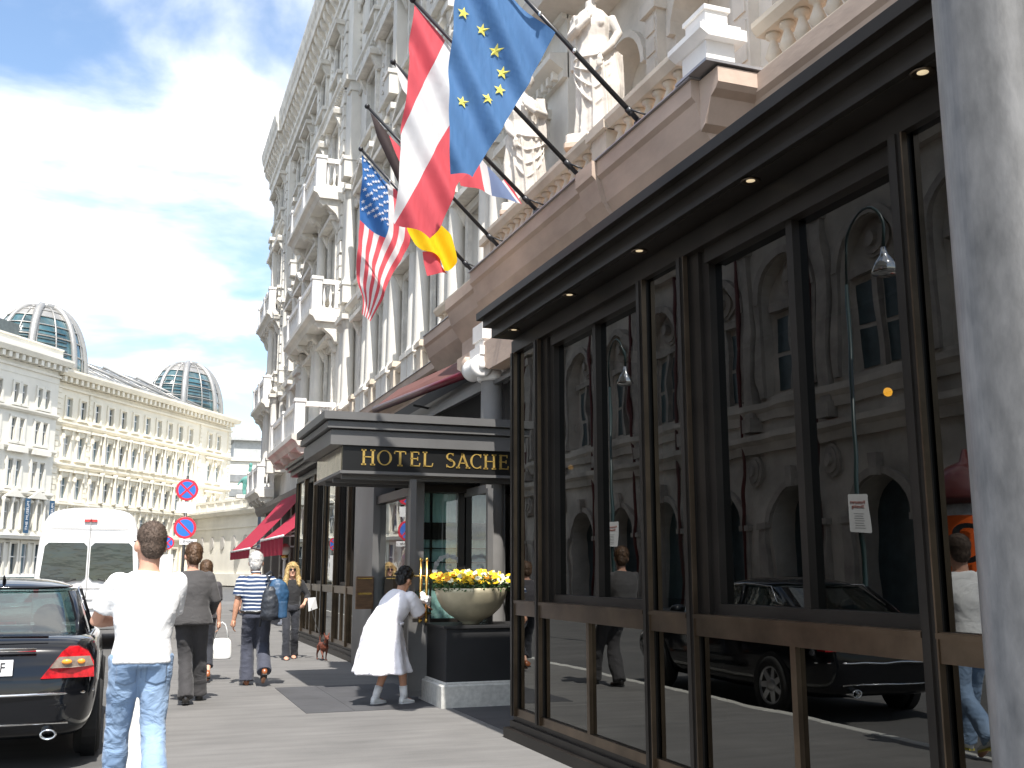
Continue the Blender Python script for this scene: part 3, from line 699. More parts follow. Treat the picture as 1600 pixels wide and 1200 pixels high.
# curtain and lamp seen inside the first veranda
cu = MB(); cu.rings([[(4.2 + .05 * math.sin(i * 1.9), 7.0 + i * .03, z) for i in range(24)] for z in (1.28, 3.4)], closed=False, caps=False)
tag(cu.build('teal_curtain', TEAL_C), 'pale teal curtain hanging inside the big veranda window beside its dark post', 'curtain')
wl = empty('wall_lamp', (5.25, 6.14, 2.82), label='small lit yellow lamp glowing inside the dark veranda window', cat='lamp')
m_ = MB(); m_.ell((0, 0, 0), (.034, .034, .034)); m_.build('bulb', emit_mat('yellow_bulb', (1, .42, .03), 6), wl); m_ = MB(); m_.tube([(.0, 0, 0), (.08, 0, -.04), (.1, 0, -.12)], .012, 6); m_.build('arm', BRASS, wl)
# small white candle jar on the sill
cj = empty('candle_jar', (3.56, 6.1, 1.235), label='small white jar on a saucer on the veranda window sill', cat='jar')
m_ = MB(); m_.lathe((0, 0, 0), [(.0, 0), (.09, .004), (.10, .016), (.09, .018), (0, .018)], 18); m_.build('saucer', WHITE, cj)
m_ = MB(); m_.lathe((0, 0, .018), [(.0, 0), (.035, 0), (.042, .03), (.038, .13), (.03, .14), (0, .14)], 18); m_.build('jar_body', WHITE, cj)
sil = MB().box(3.45, 3.68, 5.92, 6.42, 1.2, 1.234); sil.xf(Matrix.Translation((-3.4, -9.17, 0))).build('sill', BROWN, v1)

# ------------------------------------------------------------------ entrance canopy with hotel name
can = empty('entrance_canopy', (2.05, 12.1, 0), label='grey stepped entrance canopy carrying gold hotel lettering on black', cat='canopy')
T = Matrix.Translation((-2.05, -12.1, 0))
m_ = MB()
m_.box(2.20, 4.7, 12.22, 14.2, 3.0, 3.05)
for (o_, z0, z1) in ((.10, 2.995, 3.17), (.05, 3.19, 3.27), (0.0, 3.29, 3.385)): m_.box(2.05 + o_, 4.7, 12.1 + o_, 14.32 - o_ * .5, z0, z1)
m_.box(2.18, 4.7, 12.25, 14.2, 3.169, 3.191); m_.box(2.14, 4.7, 12.2, 14.2, 3.269, 3.291)
m_.xf(T).build('fascia', GREYM, can)
m_ = MB(); m_.box(2.31, 4.65, 12.24, 14.1, 2.69, 2.994); m_.xf(T).build('sign_board', BLACKP, can)
m_ = MB(); m_.box(2.28, 4.66, 12.215, 14.12, 2.655, 2.689); m_.xf(T).build('lower_trim', GREYM, can)
m_ = MB(); m_.box(2.303, 2.309, 12.3, 14.05, 2.70, 2.985); m_.xf(T).build('side_panel', mat('mirror_side_panel', (.45, .38, .26), .15, metal=.9, var=.4, scale=6, bump=.2, bscale=6), can)
m_ = MB()
for i in range(3): m_.box(2.33, 4.6, 12.4 + i * .55, 12.44 + i * .55, 2.60, 2.654)
m_.xf(T).build('glass_rib', GREYM, can)
# letters as strokes with serifs
def stroke(mb, a, b, w0, z=0): # flat bar from a to b in (x,z) plane
    ax, az = a; bx, bz = b; dx_, dz_ = bx - ax, bz - az; l = math.hypot(dx_, dz_); nx, nz_ = -dz_ / l * w0 / 2, dx_ / l * w0 / 2
    poly = [(ax + nx, az + nz_), (bx + nx, bz + nz_), (bx - nx, bz - nz_), (ax - nx, az - nz_)]
    mb.prism(poly, lambda u, v, q: (u, q, v), -.008, 0)
def arcs(mb, c, rx, rz, a0, a1, wt, wn, n=26):
    for i in range(n):
        t0 = R(a0 + (a1 - a0) * i / n); t1 = R(a0 + (a1 - a0) * (i + 1) / n)
        q = []
        for t in (t0, t1):
            ww = wn + (wt - wn) * abs(math.cos(t)) ** 1.5
            q.append(((c[0] + (rx + ww / 2) * math.cos(t), c[1] + (rz + wn / 2) * math.sin(t)), (c[0] + (rx - ww / 2) * math.cos(t), c[1] + (rz - wn / 2) * math.sin(t))))
        mb.prism([q[0][0], q[1][0], q[1][1], q[0][1]], lambda u, v, w_: (u, w_, v), -.008, 0)
def serif(mb, x, z, w_): stroke(mb, (x - w_, z), (x + w_, z), .10)
def glyph(ch, mb):
    W, T_ = .14, .062
    if ch == 'H': stroke(mb, (.12, 0), (.12, 1), W); stroke(mb, (.68, 0), (.68, 1), W); stroke(mb, (.12, .52), (.68, .52), T_); [serif(mb, x, z, .15) for x in (.12, .68) for z in (.03, .97)]; return .80
    if ch == 'O': arcs(mb, (.48, .5), .40, .47, 0, 360, W, T_); return .96
    if ch == 'C': arcs(mb, (.46, .5), .38, .47, 48, 312, W, T_); stroke(mb, (.72, .99), (.72, .74), .05); stroke(mb, (.72, .02), (.72, .2), .05); return .80
    if ch == 'T': stroke(mb, (.38, 0), (.38, .95), W); stroke(mb, (0, .95), (.76, .95), T_); serif(mb, .38, .03, .16); stroke(mb, (.03, .98), (.03, .78), .06); stroke(mb, (.73, .98), (.73, .78), .06); return .76
    if ch == 'E': stroke(mb, (.12, 0), (.12, 1), W); [stroke(mb, (.02, z), (x, z), T_) for z, x in ((.045, .62), (.52, .5), (.955, .56))]; stroke(mb, (.60, 0), (.64, .24), .06); stroke(mb, (.54, 1), (.56, .8), .06); stroke(mb, (.49, .4), (.49, .64), .05); return .66
    if ch == 'L': stroke(mb, (.12, 0), (.12, 1), W); stroke(mb, (.02, .045), (.62, .045), T_); stroke(mb, (.58, 0), (.64, .26), .06); serif(mb, .12, .97, .15); return .64
    if ch == 'S': arcs(mb, (.32, .74), .22, .22, 35, 250, W * .9, T_, 18); arcs(mb, (.33, .27), .25, .24, 100, -140, W * .95, T_, 20); stroke(mb, (.24, .57), (.42, .47), .16); stroke(mb, (.50, .98), (.50, .80), .05); stroke(mb, (.09, .02), (.09, .22), .05); return .64
    if ch == 'A': stroke(mb, (.08, 0), (.42, 1), .085); stroke(mb, (.38, 1), (.76, 0), W); stroke(mb, (.2, .34), (.62, .34), T_); serif(mb, .09, .03, .12); serif(mb, .75, .03, .14); return .84
    if ch == 'R': stroke(mb, (.12, 0), (.12, 1), W); arcs(mb, (.34, .74), .26, .22, -90, 90, W, T_, 16); stroke(mb, (.12, .955), (.36, .955), T_); stroke(mb, (.12, .5), (.36, .5), T_); stroke(mb, (.38, .5), (.74, 0), W); serif(mb, .12, .03, .14); return .78
    return .55
# glyph positions measured across the board
xs = [('H', 2.54, .1), ('O', 2.725, .1), ('T', 2.94, .1), ('E', 3.14, .1), ('L', 3.305, .1), ('S', 3.595, .1), ('A', 3.74, .1), ('C', 3.915, .1), ('H', 4.10, .1), ('E', 4.30, .1), ('R', 4.46, .1)]
m_ = MB()
for ch, x, wd_ in xs:
    m_ = MB(); g = MB(); adv = glyph(ch, g)
    s_ = .186
    for p in range(len(g.v)): u, q, v_ = g.v[p]; g.v[p] = (x + u * s_ * 1.06, 12.238 + q, 2.765 + v_ * s_)
    g.v = [tuple(p) for p in g.v]; m_.add(g.v, g.f); m_.xf(T).build('gold_letter', GOLD, can)

# ------------------------------------------------------------------ entrance vestibule
ve = empty('entrance_vestibule', (3.5, 12.9, 0), label='dark bronze hotel entrance with glass door, red and teal curtains under the canopy', cat='entrance')
T = Matrix.Translation((-3.5, -12.9, 0))
def vb(name, m, boxes):
    q = MB()
    for b in boxes: q.box(*b)
    return q.xf(T).build(name, m, ve)
vb('pillar', GREYM, [(3.42, 3.75, 15.5, 16.9, .02, 3.0)])
vb('pillar', BROWN, [(3.48, 3.7, 13.1, 13.75, .02, 3.0)])
vb('pillar', GREYM, [(3.32, 3.48, 12.78, 12.98, 1.25, 2.68)])
vb('pillar', BLACKM, [(4.16, 4.34, 12.7, 12.9, .02, 2.9)])
vb('pillar', GREYM, [(4.35, 4.5, 12.55, 12.75, .02, 2.9), (4.6, 5.6, 12.3, 12.5, .02, 4.4)])
vb('transom', BROWN, [(3.48, 5.5, 12.8, 12.95, 2.5, 2.6), (3.46, 3.6, 12.96, 16.9, 2.5, 2.62)])
vb('ceiling', BROWN, [(3.5, 5.6, 12.98, 16.9, 3.05, 3.1)])
vb('back_wall', INTER, [(5.5, 5.58, 12.5, 17, 0, 3.3)])
g = MB(); g.quad((3.52, 13.75, .3), (3.52, 13.75, 2.5), (3.52, 15.5, 2.5), (3.52, 15.5, .3)); g.xf(T).build('pane', GLASS2, ve)
# red curtain behind the side glass
cu = MB(); cu.rings([[(3.7 + .03 * math.sin(i * 2.3), 13.8 + i * .07, z) for i in range(25)] for z in (1.5, 2.5)], closed=False, caps=False); cu.xf(T).build('curtain', RED_C, ve)
# teal curtain in the door, in gathered panels with glazing bars
cu = MB()
for z0, z1 in ((.9, 1.9), (2.12, 2.5)):
    for (a, b) in ((3.42, 3.62), (3.64, 3.98)):
        n = 12; cu.rings([[(a + (b - a) * i / n, 13.02 + .012 * math.sin(i * 1.9 + z), z) for i in range(n + 1)] for z in [z0 + (z1 - z0) * k / 8 for k in range(9)]], closed=False, caps=False)
cu.xf(T).build('curtain', TEAL_C, ve)
vb('glazing_bar', BROWN, [(3.62, 3.64, 12.96, 12.99, .3, 2.5), (3.4, 4.0, 12.96, 12.99, 1.60, 1.615), (3.4, 4.0, 12.96, 12.99, 1.35, 1.365), (3.4, 4.0, 12.96, 12.99, 1.9, 2.12), (3.4, 4.0, 12.96, 12.99, 1.78, 1.795)])
vb('door_frame', BROWN, [(3.98, 4.06, 12.9, 12.98, .02, 2.5), (3.35, 4.0, 12.9, 12.98, .02, .9), (3.35, 3.42, 12.9, 12.98, .9, 2.5)])
g = MB(); g.quad((3.42, 12.93, .9), (3.42, 12.93, 2.5), (3.98, 12.93, 2.5), (3.98, 12.93, .9)); g.xf(T).build('pane', GLASS2, ve)
# side light that mirrors the street signs
g = MB(); g.quad((4.07, 12.0, .9), (4.07, 12.0, 2.45), (4.07, 12.9, 2.45), (4.07, 12.9, .9)); g.xf(T).build('side_light', MIRG, ve)
vb('side_frame', GREYM, [(4.05, 4.12, 11.93, 12.0, .02, 2.5), (4.05, 4.12, 12.0, 12.9, 2.45, 2.55), (4.05, 4.12, 12.0, 12.9, .02, .9)])
# etched wreath on the glass: ring of small leaves with a letter
wr = MB()
for i in range(26):
    a = 2 * PI * i / 26; c = (3.86 + .19 * math.cos(a), 1.50 + .19 * math.sin(a))
    wr.rings([[(c[0] + r_ * math.cos(b), yy_, c[1] + r_ * math.sin(b)) for b in [2 * PI * k / 7 for k in range(7)]] for yy_, r_ in ((12.925, .024 + .012 * (i % 2)), (12.927, .02))], 0, False)
arcs(wr, (0, 0), .001, .001, 0, 1, .001, .001, 1)
wr.xf(T)
g = MB(); glyph('S', g); g.v = [(3.80 - 3.5 + u * .17, 12.924 - 12.9 + q * .2, 1.42 + v_ * .17) for (u, q, v_) in g.v]; wr.add(g.v, g.f)
wr.build('etched_wreath', mat('etched_glass', (.45, .47, .46), .5), ve)
# open door leaf low panel the woman is cleaning
dl = empty('door_leaf', (3.26, 12.16, 0), label='open dark bronze door leaf with paired brass push bars at the hotel entrance', cat='door')
m_ = MB(); m_.box(-.12, .14, 0, .07, .04, 1.02); m_.box(-.08, .10, -.006, 0, .36, .38); m_.box(-.08, .10, -.006, 0, .10, .115); m_.build('lower_panel', GREYM, dl)
m_ = MB(); m_.box(-.12, -.05, 0, .07, 1.02, 2.6); m_.build('stile', GREYM, dl)
m_ = MB(); m_.box(.14, .22, -.12, .05, .70, .82); m_.box(.12, .20, -.1, .04, .82, .86); m_.box(.13, .17, -.06, .02, .38, .44); m_.tube([(.16, -.04, .44), (.15, -.05, .55), (.16, -.04, .70)], .02, 8); m_.build('lock_case', BLACKM, dl)
for dx_ in (.0, .075):
    m_ = MB(); m_.tube([(dx_, -.07, .92), (dx_, -.07, 1.62)], .018, 12); m_.ell((dx_, -.07, 1.63), (.022, .022, .03)); m_.ell((dx_, -.07, .92), (.022, .022, .03)); b_ = m_.build('push_bar', BRASS, dl)
m_ = MB(); m_.tube([(-.08, -.05, 1.44), (.14, -.05, 1.44)], .012, 8); m_.tube([(-.08, -.05, 1.0), (.14, -.05, 1.0)], .012, 8); m_.build('bar_bracket', BRASS, dl)
# brown panel on the pillar, shaped in place of a reflection
mb_ = empty('reflection_panel', (3.3, 15.46, 1.18), label='small brown panel in place of a reflection on the pillar behind the woman in white', cat='reflection panel')
m_ = MB(); m_.bbox(-.13, .14, -.02, .03, -.24, .24, .008); m_.build('board', mat('reflection_brown', (.16, .085, .04), .4, var=.3, scale=6, stretch=(1, 1, 6)), mb_)
m_ = MB(); m_.box(-.10, .11, -.024, -.02, -.03, .0); m_.box(-.1, .11, -.025, -.0205, .20, .215); m_.build('trim', BRASS, mb_)

# ------------------------------------------------------------------ planter
pt = empty('planter', (3.8, 11.8, 0), label='gold bowl planter of yellow and white pansies on a black block with white stone base', cat='planter')
T = Matrix.Translation((-3.8, -11.8, 0))
m_ = MB(); m_.bbox(3.31, 5.2, 11.31, 12.3, .002, .25, .015); m_.bbox(3.345, 5.2, 11.345, 12.3, .245, .275, .012); m_.xf(T).build('stone_base', STONE_LT, pt)
m_ = MB(); m_.bbox(3.37, 5.2, 11.37, 12.28, .274, .86, .006); m_.box(3.34, 5.2, 11.34, 12.3, .86, .885); m_.xf(T).build('block', BLACKM, pt)
prof = [(.0, .0), (.10, .0), (.105, .02), (.16, .05), (.26, .11), (.345, .19), (.395, .28), (.422, .36), (.43, .415), (.423, .42), (.41, .40), (.385, .36), (0, .36)]
BOWL = mat('gilded_bowl', (.55, .49, .34), .42, metal=.4, var=.18, scale=2.2, bump=.05, bscale=30)
m_ = MB(); m_.lathe((3.79, 11.76, .885), prof, 48); m_.xf(T).build('bowl', BOWL, pt)
LEAF = mat('pansy_leaf', (.045, .105, .025), .55, col2=(.022, .055, .015), scale=20)
lf = MB(); rnd = random.Random(3)
for i in range(2600):
    a = rnd.uniform(0, 2 * PI); r_ = .44 * math.sqrt(rnd.random()); hgt = rnd.uniform(-.04, .14) * (1.0 - .3 * (r_ / .44) ** 2) + .0
    c = V((3.79 + r_ * 1.05 * math.cos(a), 11.76 + r_ * math.sin(a), 1.30 + hgt))
    d1 = V((rnd.uniform(-1, 1), rnd.uniform(-1, 1), rnd.uniform(-.2, 1))).normalized(); d2 = d1.cross(V((rnd.uniform(-1, 1), rnd.uniform(-1, 1), rnd.uniform(-1, 1)))).normalized()
    l_, w_ = rnd.uniform(.014, .03), rnd.uniform(.007, .013)
    lf.add([c - d1 * l_, c + d2 * w_, c + d1 * l_, c - d2 * w_], [(0, 1, 2, 3)])
lf.xf(T); lf.build('foliage', LEAF, pt)
YEL = mat('yellow_petal', (.85, .55, .01), .6, var=.15, scale=40); ORG = mat('orange_petal', (.85, .34, .01), .6, var=.1); WHP = mat('white_petal', (.82, .80, .55), .6, var=.1); DKC = mat('flower_eye', (.12, .03, .02), .6)
fw = MB()
for i in range(230):
    a = rnd.uniform(0, 2 * PI); r_ = .45 * math.sqrt(rnd.random()); 
    hgt = rnd.uniform(.03, .17) * (1 - .35 * (r_ / .45) ** 2)
    c = V((3.79 + r_ * 1.06 * math.cos(a), 11.76 + r_ * math.sin(a), 1.34 + hgt))
    nrm = V((rnd.uniform(-.6, .6) - .1, rnd.uniform(-1.1, .1), rnd.uniform(.2, 1))).normalized()
    t1 = nrm.cross(V((0, 0, 1))).normalized(); t2 = nrm.cross(t1)
    mi = rnd.choice([0, 0, 0, 0, 1, 2, 2, 2]) if c.x > 3.7 else rnd.choice([0, 0, 0, 1, 2])
    s_ = rnd.uniform(.019, .028)
    for k in range(5):
        b = 2 * PI * k / 5 + .3; pc = c + (t1 * math.cos(b) + t2 * math.sin(b)) * s_ * .8 + nrm * .004 * (k % 2)
        fw.add([pc + (t1 * math.cos(2 * PI * q / 7) + t2 * math.sin(2 * PI * q / 7)) * s_ * .72 + nrm * (.004 if q % 2 else -.002) for q in range(7)], [tuple(range(7))], mi)
    fw.add([c + (t1 * math.cos(2 * PI * q / 5) + t2 * math.sin(2 * PI * q / 5)) * s_ * .25 + nrm * .009 for q in range(5)], [tuple(range(5))], 3)
fo = fw.xf(T).build('pansies', [YEL, ORG, WHP, DKC], pt); tag(fo, kind='stuff')

# ------------------------------------------------------------------ awnings, rolled near one and open far ones
aw = empty('rolled_awning', (4.6, 14, 4.3), label='dark red awning rolled up under the tan terrace ledge above the canopy', cat='awning')
m_ = MB(); m_.tube([(-.05, -1.4, .0), (-.62, 4.1, .08)], .062, 12); m_.build('roll', AWN_D, aw)
m_ = MB(); m_.rings([[(-.04, -1.4, .06), (-.61, 4.1, .14), (-.2, 4.1, .48), (.2, -1.4, .38)], [(-.04, -1.4, .05), (-.61, 4.1, .13), (-.2, 4.1, .47), (.2, -1.4, .37)]], 0, False); m_.build('cloth', mat('maroon_cloth', (.13, .05, .04), .8), aw)
m_ = MB(); m_.tube([(-.1, 0, -.06), (.4, .3, -.12)], .02, 6); m_.build('arm', BLACKM, aw); m_ = MB(); m_.tube([(-.3, 2.6, -.05), (.2, 2.6, -.12)], .02, 6); m_.build('arm', BLACKM, aw)
def awning(y0, y1, x_in, z_in, x_out, z_out, val, lab):
    root = empty('awning', (x_in, y0, z_in), label=lab, cat='awning', group='red awnings over the pavement')
    q = MB(); X, Z = x_out - x_in, z_out - z_in; W_ = y1 - y0; n = 12
    pts = [(X * t, Z * t - .06 * math.sin(PI * t)) for t in [i / 6 for i in range(7)]]
    q.rings([[(px_, 0, pz_ + o_) for px_, pz_ in pts for o_ in (0,)] + [(px_, 0, pz_ - .012) for px_, pz_ in reversed(pts)], [(px_, W_, pz_) for px_, pz_ in pts] + [(px_, W_, pz_ - .012) for px_, pz_ in reversed(pts)]], 0, False)
    q.build('cloth', AWN, root)
    q = MB(); q.tube([(X, 0, Z), (X, W_, Z)], .035, 8); q.build('front_bar', WHITE, root)
    q = MB(); q.rings([[(X + .02 * math.sin(i * .9), W_ * i / 40, z) for i in range(41)] for z in (Z - .02, Z - .12, Z - val)], closed=False, caps=False); q.build('valance', AWN, root)
    q = MB(); q.rings([[(X * .98 + X * -.0, .0, Z - .02), (X * .98, 0, Z - val * .9), (X * .55, 0, Z - .02 - Z * .1)], [(X * .98, -.01, Z - .02), (X * .98, -.01, Z - val * .9), (X * .55, -.01, Z - .02 - Z * .1)]], 0, False)
    q = MB(); q.tube([(0, .3, Z * .55), (X, .3, Z)], .025, 6); q.tube([(0, W_ - .3, Z * .55), (X, W_ - .3, Z)], .025, 6); q.tube([(0, .3, Z * .95), (X, .3, Z)], .03, 6, 0); q.build('arm', WHITE, root)
    return root
awning(28.0, 33.0, 5.0, 3.55, 3.75, 2.42, .50, 'short red awning with white arms and deep fringe just past the second veranda')
awning(33.8, 40.5, 5.4, 4.3, 3.5, 2.2, .30, 'long red awning reaching furthest down the pavement beyond the fringed one')
# globe lamps on posts
def globe_lamp(x, y, zg, lab, r=.17):
    root = empty('globe_lamp', (x, y, 0), label=lab, cat='lamp', group='opal globe lamps by the restaurant terrace')
    q = MB(); q.lathe((0, 0, 0), [(.12, 0), (.12, .06), (.05, .1), (.04, zg - .3), (.08, zg - .26), (.05, zg - .2)], 12); q.build('post', WHITE, root)
    q = MB(); q.lathe((0, 0, zg - .24), [(.06, 0), (.1, .03), (.09, .08), (.05, .1)], 12); q.build('collar', BRASS, root)
    q = MB(); q.ell((0, 0, zg), (r, r, r), 20, 14); q.build('globe', GLOBE, root)
globe_lamp(4.08, 30.0, 2.1, 'nearest opal globe lamp on a white post, just above the blonde woman'); globe_lamp(4.0, 35.5, 2.12, 'second opal globe lamp farther along, behind the backpack man', .15)
# ------------------------------------------------------------------ flags
FD = {
'eu': (8.25, {'L': [(3.42, 6.46), (3.34, 6.27), (3.18, 5.94), (3.02, 5.64), (2.82, 5.28), (2.64, 4.95)], 'R': [(2.53, 7.26), (2.45, 6.64), (2.43, 6.07), (2.41, 5.57), (2.41, 5.21), (2.45, 4.97)]}, [(2.54, 6.52), (2.74, 6.42), (2.87, 6.23), (2.94, 6.03), (2.91, 5.85), (2.76, 5.69), (2.55, 5.67), (2.4, 5.71)]),
'at': (9.6, {'a': [[(2.42, 7.33), (2.38, 6.81), (2.35, 6.3), (2.32, 5.91)], [(2.77, 7.01), (2.6, 6.62), (2.43, 6.21), (2.32, 5.9)]], 'b': [[(2.77, 7.01), (2.6, 6.62), (2.43, 6.21), (2.32, 5.9), (2.28, 5.39), (2.27, 4.96)], [(3.12, 6.71), (2.89, 6.18), (2.68, 5.79), (2.52, 5.42), (2.37, 5.13), (2.28, 4.94)]], 'c': [[(3.12, 6.71), (2.89, 6.18), (2.68, 5.79), (2.52, 5.42), (2.37, 5.13), (2.28, 4.94)], [(3.51, 6.34), (3.2, 5.76), (2.92, 5.44), (2.83, 5.19), (2.74, 4.92), (2.63, 4.81)]]}, []),
'de': (12.2, {'k': [[(2.51, 7.28), (2.61, 6.97), (2.75, 6.68), (2.91, 6.36)], [(2.77, 7.02), (2.85, 6.78), (2.94, 6.61), (3.01, 6.29)]], 'r': [[(2.77, 7.02), (2.85, 6.78), (2.94, 6.61), (3.01, 6.29), (3.07, 5.95)], [(3.23, 6.65), (3.26, 6.41), (3.32, 6.15), (3.37, 5.94), (3.41, 5.82)]], 'k2': [[(2.91, 6.36), (2.96, 6.11), (3.07, 5.91)], [(3.01, 6.29), (3.05, 6.07), (3.15, 5.87)]], 'g': [[(3.02, 5.92), (3.07, 5.76), (3.16, 5.6), (3.26, 5.52), (3.35, 5.52), (3.45, 5.51)], [(3.5, 5.9), (3.63, 5.79), (3.69, 5.57), (3.72, 5.42), (3.64, 5.33), (3.52, 5.27)]], 'r2': [[(3.26, 5.53), (3.28, 5.38), (3.32, 5.21)], [(3.52, 5.51), (3.49, 5.35), (3.61, 5.28)]]}, []),
'us': (13.3, {'L': [(2.65, 7.18), (2.65, 6.63), (2.65, 6.17), (2.61, 5.71), (2.64, 5.36), (2.73, 5.14), (2.72, 4.92)], 'R': [(3.34, 6.56), (3.37, 6.26), (3.36, 5.96), (3.11, 5.49), (2.98, 5.14), (2.89, 4.93), (2.84, 4.83)]}, []),
'uk': (10.85, {'w0': [[(2.52, 7.32), (2.56, 7.15), (2.62, 7.0)], [(2.7, 7.16), (2.74, 7.02), (2.78, 6.83)]], 'b0': [[(2.7, 7.16), (2.74, 7.02), (2.78, 6.83), (2.93, 6.26), (3.1, 5.93)], [(3.17, 6.71), (3.22, 6.46), (3.27, 6.23), (3.3, 6.14), (3.33, 6.04)]], 'r': [[(3.27, 6.23), (3.29, 6.11), (3.33, 5.92)], [(3.55, 6.35), (3.6, 6.12), (3.63, 5.88)]], 'w': [[(3.55, 6.35), (3.6, 6.12), (3.63, 5.88)], [(3.66, 6.22), (3.7, 6.05), (3.73, 5.86)]], 'b': [[(3.66, 6.22), (3.7, 6.05), (3.73, 5.86)], [(3.84, 6.04), (3.94, 5.91), (4.04, 5.79)]], 'w2': [[(3.84, 6.04), (3.94, 5.91), (4.04, 5.79)], [(3.86, 6.06), (3.96, 5.93), (4.07, 5.79)]], 'r3': [[(3.86, 6.06), (3.96, 5.93), (4.07, 5.79)], [(3.87, 6.07), (3.99, 5.94), (4.09, 5.78)]]}, []),
}

FC = dict(red=cloth_mat('flag_red', (.68, .095, .12), .35), white=cloth_mat('flag_white', (.85, .85, .85), .45), blue=cloth_mat('flag_blue', (.035, .15, .42), .4),
          euro=cloth_mat('flag_euro_blue', (.075, .19, .40), .3), yel=cloth_mat('flag_star_yellow', (.9, .78, .16), .3), gold=cloth_mat('flag_gold', (.95, .60, .0), .35), black=cloth_mat('flag_black', (.05, .035, .035), .3), lblue=cloth_mat('flag_light_blue', (.22, .30, .50), .5))
FM = list(FC.values()); FI = {k: i for i, k in enumerate(FC)}
def resamp(P, n):
    D = [0]
    for i in range(1, len(P)): D.append(D[-1] + math.hypot(P[i][0] - P[i - 1][0], P[i][1] - P[i - 1][1]))
    out = []
    for k in range(n + 1):
        t = D[-1] * k / n; i = 1
        while i < len(P) - 1 and D[i] < t: i += 1
        f = (t - D[i - 1]) / max(1e-9, D[i] - D[i - 1]); out.append((P[i - 1][0] + (P[i][0] - P[i - 1][0]) * f, P[i - 1][1] + (P[i][1] - P[i - 1][1]) * f))
    # soften the corners
    for _ in range(2):
        out = [out[0]] + [((out[i - 1][0] + 2 * out[i][0] + out[i + 1][0]) / 4, (out[i - 1][1] + 2 * out[i][1] + out[i + 1][1]) / 4) for i in range(1, n)] + [out[-1]]
    return out
def fold(x, z, ph, amp=.07):
    a = x * 1.0 + z * .42
    return amp * (math.sin(a * 13 + ph) + .5 * math.sin(a * 23 + ph * 2 + z * 2) + .35 * math.sin(z * 5 + x * 3 + ph)) 
def patch(mb, Lp, Rp, Y, nu, nv, colf, ph, amp=.07):
    A, B = resamp(Lp, nv), resamp(Rp, nv); vs = []; fs = []; ms = []
    for j in range(nv + 1):
        for i in range(nu + 1):
            t = i / nu; x = A[j][0] * (1 - t) + B[j][0] * t; z = A[j][1] * (1 - t) + B[j][1] * t
            vs.append((x, Y + fold(x, z, ph, amp), z))
    o = len(mb.v); mb.v += vs
    for j in range(nv):
        for i in range(nu):
            a = j * (nu + 1) + i; mb.f.append((o + a, o + a + 1, o + a + nu + 2, o + a + nu + 1)); mb.m.append(FI[colf(i / nu, j / nv)]); mb.s.append(True)
def star(mb, x, z, r, Y, ph, amp, mi, rot=0.0, sx=1.0):
    pts = []
    for k in range(10):
        rr = r if k % 2 == 0 else r * .40; a = PI / 2 + PI * k / 5 + rot
        px_, pz_ = x + rr * math.cos(a) * sx, z + rr * math.sin(a); pts.append((px_, Y + fold(px_, pz_, ph, amp) - .012, pz_))
    c = (x, Y + fold(x, z, ph, amp) - .014, z)
    mb.add([c] + pts, [(0, 1 + k, 1 + (k + 1) % 10) for k in range(10)], mi)
POLEM = mat('black_flagpole', (.03, .03, .033), .35, metal=.3)
def flagpole(base, tip, lab_):
    root = empty('flagpole', base, label=lab_, cat='flagpole', group='black flagpoles slanting from the terrace')
    b, t = V(base), V(tip); d_ = t - b
    q = MB(); q.tube([(0, 0, 0), d_], [.026, .020], 12); q.build('pole', POLEM, root)
    q = MB(); q.ell(d_, (.035, .035, .035)); q.build('finial', POLEM, root)
    q = MB(); q.box(-.04, .06, -.05, .05, -.08, .02); q.tube([d_ * .06, d_ * .1], .035, 10); q.tube([d_ * .08 + V((0, -.03, 0)), V((.15, -.05, .05))], .01, 6); q.build('bracket', POLEM, root)
    q = MB()
    for f in (.5, .75): q.ell(d_ * f + V((0, -.03, -.02)), (.018, .018, .025))
    q.build('cleat', CHROME, root)
    return root
flagpole((4.3, 8.19, 5.71), (2.92, 8.19, 6.95), 'nearest flagpole, rising past the blue flag with yellow stars')
flagpole((4.3, 9.58, 5.67), (2.40, 9.58, 7.38), 'second nearest flagpole, with red and white striped flag')
flagpole((4.3, 10.86, 5.73), (2.50, 10.86, 7.33), 'middle flagpole, mostly behind the red and white flag')
flagpole((4.3, 12.19, 5.67), (2.48, 12.19, 7.37), 'fourth flagpole, holding the black, red and gold flag')
flagpole((4.3, 13.28, 5.63), (2.63, 13.28, 7.25), 'farthest flagpole, holding the stars and stripes')
def flag(name_, m, lab_): 
    o = m.build('flag', FM); return tag(o, lab_, 'flag', 'national flags over the entrance')
def thick(m, d_=.002): pass
# EU
Y, D, S = FD['eu']; m = MB(); ph = .6
patch(m, D['L'], D['R'], Y, 30, 44, lambda u, v: 'euro', ph, .05)
for (x, z) in S[:7]: star(m, x, z, .064, Y, ph, .05, FI['yel'], -.15)
flag('eu', m, 'dark blue flag with a ring of yellow stars')
Y, D, S = FD['at']; m = MB()
for k, c, n in (('a', 'red', 8), ('b', 'white', 18), ('c', 'red', 14)): patch(m, D[k][0], D[k][1], Y, n, 40, (lambda cc: (lambda u, v: cc))(c), 1.9, .05)
flag('at', m, 'long red, white and red flag hanging next to the blue one')
Y, D, S = FD['de']; m = MB()
for k, c, n in (('k', 'black', 6), ('r', 'red', 8), ('k2', 'black', 4), ('g', 'gold', 16), ('r2', 'red', 8)): patch(m, D[k][0], D[k][1], Y + (.05 if k == 'r2' else 0), n, 26, (lambda cc: (lambda u, v: cc))(c), .3, .06)
flag('de', m, 'black, red and gold flag with its bright yellow end bunched up')
Y, D, S = FD['us']; m = MB()
patch(m, D['L'], D['R'], Y, 36, 46, lambda u, v: 'blue' if (u < 5 / 9 and v < .40) else ('red' if int(u * 9 + .01) % 2 == 0 else 'white'), 1.2, .06)
A, B = resamp(D['L'], 46), resamp(D['R'], 46)
